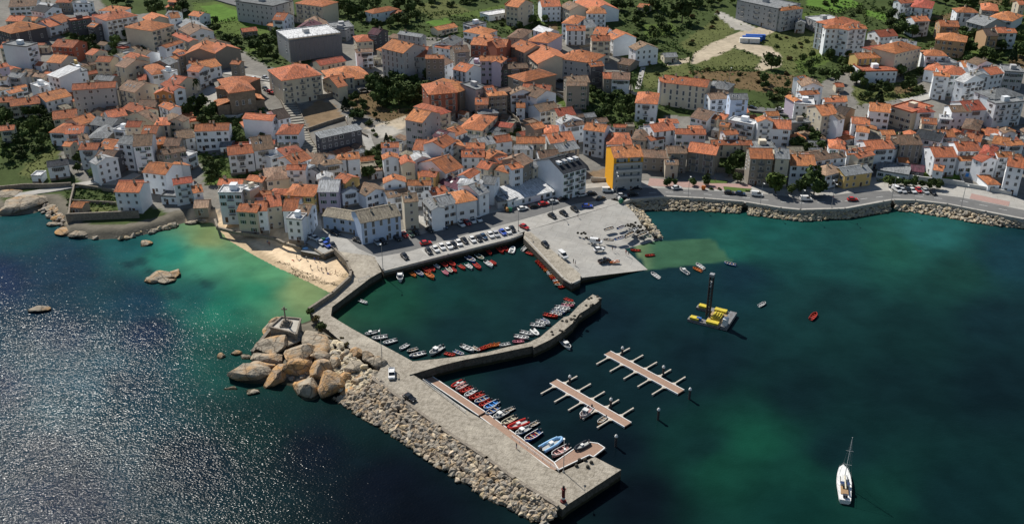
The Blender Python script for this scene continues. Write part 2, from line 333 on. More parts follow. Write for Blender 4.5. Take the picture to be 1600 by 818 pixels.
# ================================================================ WATER
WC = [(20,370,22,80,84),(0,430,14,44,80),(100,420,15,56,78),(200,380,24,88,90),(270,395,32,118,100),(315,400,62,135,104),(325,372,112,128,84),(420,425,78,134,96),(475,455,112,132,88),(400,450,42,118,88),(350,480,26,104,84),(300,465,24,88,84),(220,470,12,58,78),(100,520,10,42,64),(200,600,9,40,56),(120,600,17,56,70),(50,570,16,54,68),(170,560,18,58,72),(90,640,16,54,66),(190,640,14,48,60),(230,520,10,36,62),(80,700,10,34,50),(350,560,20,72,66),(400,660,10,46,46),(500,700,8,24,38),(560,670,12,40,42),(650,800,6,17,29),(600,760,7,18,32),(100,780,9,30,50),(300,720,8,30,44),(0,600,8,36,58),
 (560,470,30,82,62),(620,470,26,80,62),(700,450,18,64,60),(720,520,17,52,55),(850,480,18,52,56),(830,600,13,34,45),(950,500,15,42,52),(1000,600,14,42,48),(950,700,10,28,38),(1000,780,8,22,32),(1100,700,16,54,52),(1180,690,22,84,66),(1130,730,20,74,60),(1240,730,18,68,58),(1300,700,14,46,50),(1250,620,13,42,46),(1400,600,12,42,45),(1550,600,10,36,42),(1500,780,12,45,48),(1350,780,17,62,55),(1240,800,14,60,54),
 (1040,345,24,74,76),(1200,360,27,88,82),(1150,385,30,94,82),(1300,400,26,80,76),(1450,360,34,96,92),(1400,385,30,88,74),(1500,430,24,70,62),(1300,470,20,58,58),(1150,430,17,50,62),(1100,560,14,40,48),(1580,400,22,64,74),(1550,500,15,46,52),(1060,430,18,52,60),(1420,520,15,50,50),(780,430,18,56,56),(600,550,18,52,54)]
def build_water():
    xs = axis(-330, 330, 1.5, 8000); ys = axis(160, 420, 1.5, 9000)
    me, co = gridmesh('water', xs, ys, lambda x, y: np.zeros(len(x)))
    u, v = proj(co[:,0], co[:,1], 0)
    ok = co[:,1] > 60
    u = np.clip(np.where(ok, u, 800), -150, 1750); v = np.clip(np.where(ok, v, 900), 300, 900)
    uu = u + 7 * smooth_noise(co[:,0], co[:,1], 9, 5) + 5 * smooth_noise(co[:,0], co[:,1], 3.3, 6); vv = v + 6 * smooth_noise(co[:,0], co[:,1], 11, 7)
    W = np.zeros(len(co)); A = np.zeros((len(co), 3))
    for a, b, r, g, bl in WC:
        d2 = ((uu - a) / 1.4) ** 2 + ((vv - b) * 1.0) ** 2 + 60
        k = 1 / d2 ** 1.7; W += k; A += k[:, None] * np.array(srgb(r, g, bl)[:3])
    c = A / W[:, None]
    # slipway running on under the water
    sp = [(985,378),(1112,371),(1145,408),(1010,423)]; i = inpoly(u, v, sp); d = np.clip(dpoly(u, v, sp) / 2, 0, 1)
    t = np.clip((u - 995) / 30, 0, 1)[:, None]; sc = 1.3 * np.array(srgb(92,108,76)[:3]) * (1 - t) + 1.0 * np.array(srgb(62,102,76)[:3]) * t
    c = np.where((i)[:, None], c * (1 - d[:, None]) + sc * d[:, None], c)
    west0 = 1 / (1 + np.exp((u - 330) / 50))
    # weed patches over sand
    wn = smooth_noise(co[:,0], co[:,1], 7, 1) + smooth_noise(co[:,0], co[:,1], 2.6, 12) * .7
    wm = np.clip((wn - .55) / .4, 0, 1) * np.exp(-(((u - 230) / 150) ** 2 + ((v - 430) / 60) ** 2)) * .6
    c = c * (1 - wm[:, None]) + np.array(srgb(12,42,58)[:3]) * wm[:, None]
    c = c * (1 + .7 * west0[:, None] * np.clip((v - 440) / 150, 0, 1)[:, None]); c = c * .93 + .0022; lum = c.mean(1, keepdims=True); setcol(me, c * (WK + np.clip((lum - .045) * 5, 0, .42)))  # west water brightened in its colour, standing in for part of the sun glitter
    m = bpy.data.materials.new('sea_water'); m.use_nodes = True; N = m.node_tree.nodes; L = m.node_tree.links; p = N['Principled BSDF']
    g = N.new('ShaderNodeNewGeometry'); a = N.new('ShaderNodeAttribute'); a.attribute_name = 'ground_colour'
    n = N.new('ShaderNodeTexNoise'); n.inputs['Scale'].default_value = .11; n.inputs['Detail'].default_value = 9; n.inputs['Distortion'].default_value = .2; L.new(g.outputs['Position'], n.inputs['Vector'])
    mr = N.new('ShaderNodeMapRange'); mr.inputs[1].default_value = .35; mr.inputs[2].default_value = .65; mr.inputs[3].default_value = .86; mr.inputs[4].default_value = 1.16; L.new(n.outputs['Fac'], mr.inputs[0])
    h = N.new('ShaderNodeHueSaturation'); L.new(a.outputs['Color'], h.inputs['Color']); L.new(mr.outputs[0], h.inputs['Value']); L.new(h.outputs[0], p.inputs['Base Color'])
    p.inputs['Roughness'].default_value = .165; p.inputs['IOR'].default_value = 1.33; p.inputs['Specular IOR Level'].default_value = .055
    # chop: two directions of small waves, calmer inside the harbour
    hm = None
    for sc, dist in ((.36, .20), (1.55, .20)):
        mp = N.new('ShaderNodeMapping'); mp.inputs['Rotation'].default_value = (0,0,.5); mp.inputs['Scale'].default_value = (1,1.5,1); L.new(g.outputs['Position'], mp.inputs['Vector'])
        q = N.new('ShaderNodeTexNoise'); q.inputs['Scale'].default_value = sc; q.inputs['Detail'].default_value = 1.2; q.inputs['Roughness'].default_value = .5; L.new(mp.outputs[0], q.inputs['Vector'])
        mu = N.new('ShaderNodeMath'); mu.operation = 'MULTIPLY'; mu.inputs[1].default_value = dist; L.new(q.outputs['Fac'], mu.inputs[0])
        if hm is None: hm = mu.outputs[0]
        else:
            ad = N.new('ShaderNodeMath'); ad.operation = 'ADD'; L.new(hm, ad.inputs[0]); L.new(mu.outputs[0], ad.inputs[1]); hm = ad.outputs[0]
    b = N.new('ShaderNodeBump'); b.inputs['Distance'].default_value = 1.0; L.new(hm, b.inputs['Height']); L.new(b.outputs[0], p.inputs['Normal'])
    wv = N.new('ShaderNodeAttribute'); wv.attribute_name = 'chop'; L.new(wv.outputs['Fac'], b.inputs['Strength'])
    ch = me.attributes.new('chop', 'FLOAT', 'POINT'); west = 1 / (1 + np.exp((u - 480 - np.clip(v - 600, 0, 200) * .6) / 75))
    gust = np.clip(.5 + .45 * smooth_noise(co[:,0] * .5, co[:,1], 13, 21) + .35 * smooth_noise(co[:,0], co[:,1] * 1.6, 31, 5), 0, 1.2)
    chv = .24 + west * (.20 + .52 * gust) * (.2 + .8 * (.5 - .5 * np.cos(np.pi * np.clip((v - 380) / 280, 0, 1))))
    ch.data.foreach_set('value', chv.astype(np.float32))
    me.materials.append(m); tag(link('water', me), kind='structure')
WK = .54
build_water()
# ================================================================ QUAYS, ROADS, PIERS
CON = mat('concrete', (.36,.35,.325), .9, (.27,.26,.24), .22, .7, .25, 2, c3=(.42,.40,.36), scale3=.07, joints=6.0)
CON2 = mat('concrete_worn', (.35,.315,.26), .9, (.22,.195,.155), .9, .9, .7, 2.5, c3=(.43,.39,.32), scale3=.14, joints=3.2)
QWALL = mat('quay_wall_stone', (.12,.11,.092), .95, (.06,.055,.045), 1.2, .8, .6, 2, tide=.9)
ASPH = mat('asphalt', (.15,.15,.148), .92, (.12,.12,.118), .25, .7, .1, 6, c3=(.19,.188,.18), scale3=.08)
PINKP = mat('pink_paving', (.36,.24,.21), .9, (.28,.19,.17), 1.5, .6)
PAINTW = mat('road_paint', (.7,.7,.68), .7)
Q1 = (780,270,4.5429)
def structure(o): return tag(o, kind='structure')
zq = 2.8
# harbour-front platform: parking area along the basin, from the beach to the slip
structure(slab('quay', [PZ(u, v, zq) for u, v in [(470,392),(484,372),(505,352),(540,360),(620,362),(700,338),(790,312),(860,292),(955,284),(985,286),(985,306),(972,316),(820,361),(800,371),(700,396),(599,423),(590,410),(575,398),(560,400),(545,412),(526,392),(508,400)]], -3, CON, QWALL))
structure(slab('road', [PZ(u, v, zq + .03) for u, v in [(500,357),(540,371),(560,388),(590,401),(640,392),(700,374),(800,347),(840,336),(900,318),(960,310),(960,290),(900,296),(860,306),(800,325),(740,340),(700,352),(640,372),(560,380),(515,358)]], zq - .05, ASPH))
# slipway: slopes into the water
sl = [(820,361,2.8),(876,340,2.8),(972,315,2.8),(985,327,2.3),(1030,371,.15),(1150,366,-3.2),(1175,410,-3.4),(1012,421,-.0),(905,434,2.2)]
structure(slab('slipway', [PZ(u, v, max(z, 0)) if z > -.5 else PZ(u, v, 0) + np.array([0,0,z]) for u, v, z in sl], -5, CON, QWALL))
structure(slab('quay', [PZ(u, v, 2.9) for u, v in [(820,361),(829,362),(907,428),(907,437),(893,444),(880,436),(818,372)]], -3, CON2, QWALL))
# promenade and coast road
roadT = [(955,283),(1000,282),(1100,286),(1180,292),(1240,297),(1300,295),(1330,290),(1345,278),(1400,274),(1500,284),(1600,312),(1800,362)]
roadB = [(1800,392),(1600,344),(1540,332),(1480,320),(1430,314),(1395,313),(1380,316),(1320,327),(1250,329),(1220,326),(1160,316),(1100,311),(1040,308),(985,313),(972,316),(955,312)]
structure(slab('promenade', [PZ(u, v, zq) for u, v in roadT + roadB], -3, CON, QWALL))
rT = [(955,297),(1010,293),(1100,297),(1180,302),(1240,307),(1300,305),(1340,300),(1390,298),(1440,301),(1500,308),(1600,328),(1800,376)]
rB = [(1800,388),(1600,340),(1540,328.5),(1480,317),(1430,311),(1395,310),(1375,313),(1320,323.5),(1250,325.5),(1220,322.5),(1160,313),(1100,308),(1040,305),(985,309),(955,309)]
structure(slab('road', [PZ(u, v, zq + .02) for u, v in rT + rB], zq - .05, ASPH))
structure(sheet('plaza', [(1015,278),(1100,285),(1175,288),(1172,299),(1100,294),(1012,290)], zq + .03, PINKP))
structure(sheet('plaza', [(1518,302),(1578,315),(1576,322),(1515,310)], zq + .05, PINKP))
structure(sheet('lawn', [(1130,291),(1175,295),(1168,300),(1132,297)], zq + .08, mat('lawn', (.08,.13,.03), .95, (.05,.08,.02), 1)))
structure(sheet('lawn', [(1108,281),(1138,282),(1135,286),(1110,286)], zq + .08, MATS['lawn']))
# dashed centre line and parking bays
b = MB()
mid = [(960,303),(1040,300),(1100,303),(1160,308),(1220,315),(1250,317),(1320,314),(1395,305),(1430,306),(1500,313),(1600,334)]
mp_ = [Vector(PZ(u, v, zq + .035)) for u, v in mid]
for a_, c_ in zip(mp_, mp_[1:]):
    L_ = (c_ - a_).length; k_ = 0
    while k_ + 3 < L_:
        b.beam(a_.lerp(c_, k_ / L_), a_.lerp(c_, (k_ + 3) / L_), .16, .02); k_ += 7
structure(b.obj('road_markings', PAINTW))
b = MB()
for i in range(17):
    t = i / 16; p0 = PZ(668 + t * 140, 399 - t * 34, zq + .045); p1 = PZ(659 + t * 140, 390 - t * 35, zq + .045); b.beam(p0, p1, .13, .02)
for i in range(8):
    t = i / 7; b.beam(PZ(1393 + t * 70, 300 + t * 6, zq + .05), PZ(1389 + t * 70, 294 + t * 6, zq + .05), .13, .02)
structure(b.obj('parking_markings', PAINTW))
# parapet along the sea side
PW = mat('parapet', (.42,.40,.36), .9, (.3,.28,.25), .8, .6)
def wallrun(name, uvs, z0, h, wdt, m, label=None, cat='wall', px=True):
    P = [PZ(u, v, z0) for u, v in uvs] if px else uvs
    b = MB()
    for p, q in zip(P, P[1:]):
        p = Vector(p); q = Vector(q); d = (q - p).normalized() * wdt * .45; b.beam(p - d + Vector((0,0,h)), q + d + Vector((0,0,h)), wdt, h + .6)
    o = b.obj(name, m)
    tag(o, label, cat); return o
run1 = [(975,317),(985,313.5),(1040,309),(1100,312),(1161,317)]; run2 = [(1167,318),(1220,327),(1250,330),(1320,328),(1380,317),(1391,315)]; run3 = [(1398,314.5),(1430,315),(1480,321),(1540,333),(1600,345),(1780,390)]
wallrun('sea_wall', run1, zq, .75, .6, PW, 'low sea wall of the coast road, stretch nearest the slipway')
wallrun('sea_wall', run2, zq, .75, .6, PW, 'low sea wall of the coast road, middle stretch between two gaps')
wallrun('sea_wall', run3, zq, .75, .6, PW, 'low sea wall of the coast road, stretch running out right')
# old pier between beach and basin, then the inner mole
zp = 3.1
pier = [(526,392),(545,412),(550,427),(549,437),(522,462),(484,487),(500,505),(548,545),(600,572),(583.6,594),(632,627),(687,668),(760,716),(805,749),(870.5,790),(879,795),(889,786),(970.6,733),(960,729),(929,713),(902,716),(879,733),(873,739),(854,728),(823,703.5),(773,666),(733.5,643),(657,592),(644,584),(664,577),(650,567),(623,552),(587,533),(550,513),(517,493),(519,479),(580,433),(575,425),(560,410),(590,410),(575,398)]
pier = [(526,392),(545,412),(550,427),(549,437),(522,462),(484,487),(500,505),(548,545),(596,572),(583.6,594),(632,627),(687,668),(760,716),(805,749),(870.5,790),(879,795),(889,786),(970.6,733),(960,729),(929,713),(875,738),(854,728),(823,703.5),(773,666),(733.5,643),(657,592),(644,584),(650,567),(623,552),(587,533),(550,513),(517,493),(519,479),(580,433),(596,424),(585,400)]
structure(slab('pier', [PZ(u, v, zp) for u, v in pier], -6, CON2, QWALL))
mole = [(645,566),(700,561),(760,552.5),(795,543),(825,537),(844,528),(864,511),(881,497),(889,495),(905,478),(926,461.5),(940,467.5),(932,475),(905,492),(895,506),(877,521),(860,532),(834,544.5),(832,541),(760,554.5),(723,561),(690,569),(664,577.5),(640,584.5)]
structure(slab('mole', [PZ(u, v, zp + .3) for u, v in [(645,564),(700,558.5),(760,550),(795,541),(825,535),(844,526),(864,509),(881,495),(889,493),(905,476),(926,459.5),(940,465.5),(932,473),(905,490),(895,504),(877,519),(860,530),(834,542.5),(832,540),(760,555),(723,562),(690,570),(664,578),(640,585)]], -6, CON2, QWALL))
# kerbs, walls
SW = mat('old_stone_wall', (.27,.235,.19), .95, (.15,.13,.11), 1.5, .8, .7, 3)
wallrun('stone_wall', [(524,394),(543,414),(549,428),(547,438),(520,463),(484,487)], zp, 1.6, .8, SW, 'old stone wall between the sandy beach and the harbour pier')
wallrun('stone_wall', [(336,344),(340,356),(368,363),(400,367),(430,373),(446,381),(470,387),(480,383),(505,399),(524,391)], 2.9, .5, .8, SW, 'stone footing wall under the houses above the sandy beach')
wallrun('kerb', [(584,594),(632,627.5),(687,668.5),(760,716.5),(805,749.5),(870,790.5)], zp, .55, .9, SW, 'low kerb wall along the boulder side of the main pier', 'kerb')
wallrun('kerb', [(601,423),(700,397.5),(800,372.5),(816,366)], zq, .25, .45, PW, 'low edge kerb of the car park above the boat basin', 'kerb')
wallrun('kerb', [(905,437.5),(893,443),(880,434),(822,372)], 2.9, .2, .5, PW, 'low edge kerb on the west side of the slipway', 'kerb')
# wooden strip pontoon along the pier, railing, gangway
WOOD = mat('deck_wood', (.36,.235,.175), .85, (.25,.165,.12), 2.5, .6, rnd=.1)
WHITE = mat('white_paint', (.72,.72,.70), .5, (.55,.55,.53), 1.0, .4)
STEEL = mat('dark_steel', (.05,.05,.055), .5, (.09,.06,.045), 1.5, .5)
GALV = mat('galvanised_steel', (.33,.34,.35), .45, (.25,.26,.27), 2, .5, metallic=.3)
def pontoon(uv0, uv1, width, nf, label, z=.55, fing=True, side_px=1):
    a = Vector(PZ(*uv0, z)); c = Vector(PZ(*uv1, z)); d = c - a; L = d.length; ang = math.atan2(d.y, d.x)
    r = empty('pontoon', (a.x, a.y, 0), ang); tag(r, label, 'pontoon', 'floating pontoons')
    b = MB(); b.box(0, -width/2 + .25, .2, L, width/2 - .25, z); b.obj('deck', WOOD, r)
    for s in (-1, 1):
        b = MB(); b.box(0, s*(width/2 - .12) - .12, .1, L, s*(width/2 - .12) + .12, z + .06); b.obj('edge_beam', WHITE, r)
    b = MB()
    for k in range(int(L / 4)): b.box(1 + k * 4, -width/2 + .3, -.3, 3.2 + k * 4, width/2 - .3, .19)
    b.obj('float', GALV, r)
    if fing:
        fl = 4.6 * fing
        for s in (-1, 1):
            for k in range(nf):
                x = L * (.07 + .19 * k + (.0 if s < 0 else .03))
                b = MB(); b.box(x - .18, s * width / 2 if s > 0 else -width/2 - fl, .3, x + .18, width/2 + fl if s > 0 else -width / 2, z + .03)
                b.add([(x - .8, s*width/2, z), (x + .8, s*width/2, z), (x + .18, s*(width/2 + .9), z), (x - .18, s*(width/2 + .9), z)], [(0,1,2,3)] if s < 0 else [(3,2,1,0)])
                b.box(x - .2, s*(width/2 + fl - .4) - .3, -.2, x + .2, s*(width/2 + fl - .4) + .3, .29)
                b.obj('finger', mat('pale_timber', (.52,.47,.40), .7, (.38,.33,.27), 1.5), r)
    return r
pontoon((949,550.5), (1064,611.5), 3.0, 5, 'farther of the two free floating pontoons in open harbour', fing=1.15)
pontoon((864.5,595), (981,662.5), 3.0, 5, 'nearer of the two free floating pontoons, pink boat beside it', fing=1.15)
pn = pontoon((663,585), (753,645.5), 2.6, 0, 'upper floating walkway against the main pier beside red boats', fing=0)
pn = pontoon((756,648), (870,732), 2.6, 0, 'lower floating walkway against the main pier nearest its end', fing=0)
def pile(u, v, h, label):
    p = PZ(u, v, 0); r = empty('mooring_pile', (p[0], p[1], 0)); tag(r, label, 'post', 'mooring piles')
    b = MB(); b.bar((0,0,-4), (0,0,h), .32, 12); b.obj('post', STEEL, r)
    b = MB(); b.lathe([(.42, h + .003), (.44, h + .25), (.3, h + .6), (.02, h + .85)], 12); b.obj('cap', WHITE, r)
for u, v, l in [(1077,623,'black mooring pile with white cap right of the farther pontoon'),(1028,655,'black mooring pile with white cap, middle one of three in a line'),(962,697,'black mooring pile with white cap near the pier end landing')]: pile(u, v, 3.0, l)
for u, v, l in [(972,556,'black mooring pile at first finger of the farther pontoon'),(1036,586,'black mooring pile at fourth finger of the farther pontoon'),(890,601,'black mooring pile at first finger of the nearer pontoon'),(954,637,'black mooring pile at fourth finger of the nearer pontoon')]: pile(u, v, 2.6, l)
# landing stage at the pier end
r = empty('landing_stage', PZ(905, 705, 0)); tag(r, 'brown timber landing stage leaning off the pier end', 'landing stage')
b0 = Vector(r.location)
P = [Vector(PZ(u, v, .9)) - b0 for u, v in [(873,733),(866,722),(895,702),(919,690),(934,692),(945,699),(927,713),(921,710)]]
bb = slab('deck', [tuple(p) for p in P], .3, WOOD, None, r)
b = MB()
for p, q in zip(P, P[1:] + P[:1]): b.beam(p + Vector((0,0,.1)), q + Vector((0,0,.1)), .25, .3)
b.obj('edge_beam', WHITE, r)
b = MB()
for p in P: b.bar((p.x, p.y, -4), (p.x, p.y, .3), .2, 8)
b.obj('leg', STEEL, r)
# white rails along the walkway
def railing(uvs, z, h, label, m=None, posts=2.5):
    m = m or WHITE; P = [Vector(PZ(u, v, z)) for u, v in uvs]; r = empty('railing', P[0]); tag(r, label, 'railing')
    b = MB(); c = MB()
    for p, q in zip(P, P[1:]):
        p = p - Vector(r.location); q = q - Vector(r.location); L = (q - p).length; n = max(1, int(L / posts))
        for hh in (h, h * .5): b.beam(p + Vector((0,0,hh)), q + Vector((0,0,hh)), .09, .07)
        for k in range(n + 1): t = p.lerp(q, k / n); c.bar(t, t + Vector((0,0,h - .08)), .045, 6)
    b.obj('rail', m, r); c.obj('posts', m, r); return r
railing([(661,596),(728,646)], zp, 1.0, 'white railing along the upper walkway beside the main pier')
railing([(800,684),(873,737)], zp, 1.0, 'white railing along the lower walkway near the pier end')
railing([(560,440),(578,434)], zp, 1.0, 'short grey railing where the old pier meets the basin', GALV)
# beacon column and lamp at pier end
r = empty('beacon', PZ(880, 783, zp)); tag(r, 'dark red harbour beacon column on the main pier corner', 'beacon')
b = MB(); b.lathe([(.7,0),(.7,.4),(.42,.41),(.38,3.6),(.55,3.61),(.55,3.75),(.01,3.77)], 14); b.obj('tower', mat('red_paint_dark', (.16,.03,.03), .6, (.1,.03,.03), 2), r)
b = MB(); b.lathe([(.28,3.78),(.28,4.4),(.2,4.6),(.01,4.7)], 12); b.obj('lantern', STEEL, r)
b = MB(); b.lathe([(.46,.9),(.46,1.4)], 14); b.obj('band', WHITE, r)
def lamp(u, v, z, h, label, arms=1, px=True):
    p = PZ(u, v, z) if z is not None else at(u, v)
    r = empty('street_lamp', p); tag(r, label, 'street lamp', 'street lamps of the harbour')
    b = MB(); b.bar((0,0,0), (0,0,h), .11, 8, .07); b.obj('pole', GALV, r)
    for s in ([1] if arms == 1 else [1, -1]):
        b = MB(); b.bar((0,0,h), (0, -1.6 * s, h + .35), .05, 6); b.obj('arm', GALV, r)
        b = MB(); b.box(-.22, -2.2 * s - .1, h + .28, .22, -1.55 * s, h + .46) if s > 0 else b.box(-.22, 1.55, h + .28, .22, 2.2, h + .46); b.obj('lamp_head', WHITE, r)
    b = MB(); b.lathe([(.3,0),(.25,.35),(.12,.4)], 8); b.obj('base', CON, r)
LP = [(598.5,421,zq,10,'tall street lamp at the corner of car park and basin',1),(597,560,zp,10,'street lamp on the old pier beside the blue pickup',1),(880.5,737,zp,8,'slim lamp post on the main pier above the beacon',2),
 (1075,308,zq,9,'street lamp on the coast road, first right of the slipway',1),(1188,319,zq,9,'street lamp on the coast road, second right of the slipway',1),(1251,326,zq,8,'short street lamp where the coast road bends',1),(1299,324,zq,10,'street lamp on the coast road before the beige building',2),(1393,313,zq,10,'street lamp beside the second gap in the sea wall',1),(1502,322,zq,9,'street lamp near the pink paved strip',1),
 (963,311,zq,10,'tall street lamp at the top of the slipway',2),(810,361,zq,9,'street lamp by the red car at the basin corner',1),(863,332,zq,9,'street lamp in front of the white market hall',1),(448,166,None,8,'street lamp at the head of the stepped street',1),(545,212,None,9,'lamp post beside the long grey-roofed hall',1),(1384,200,None,9,'lamp post on the upper road right side',1),(1240,165,None,9,'lamp post by upper road above meadow',1),(1139,130,None,8,'thin pole in the brown meadow below the track',1)]
for a_ in LP: lamp(*a_)
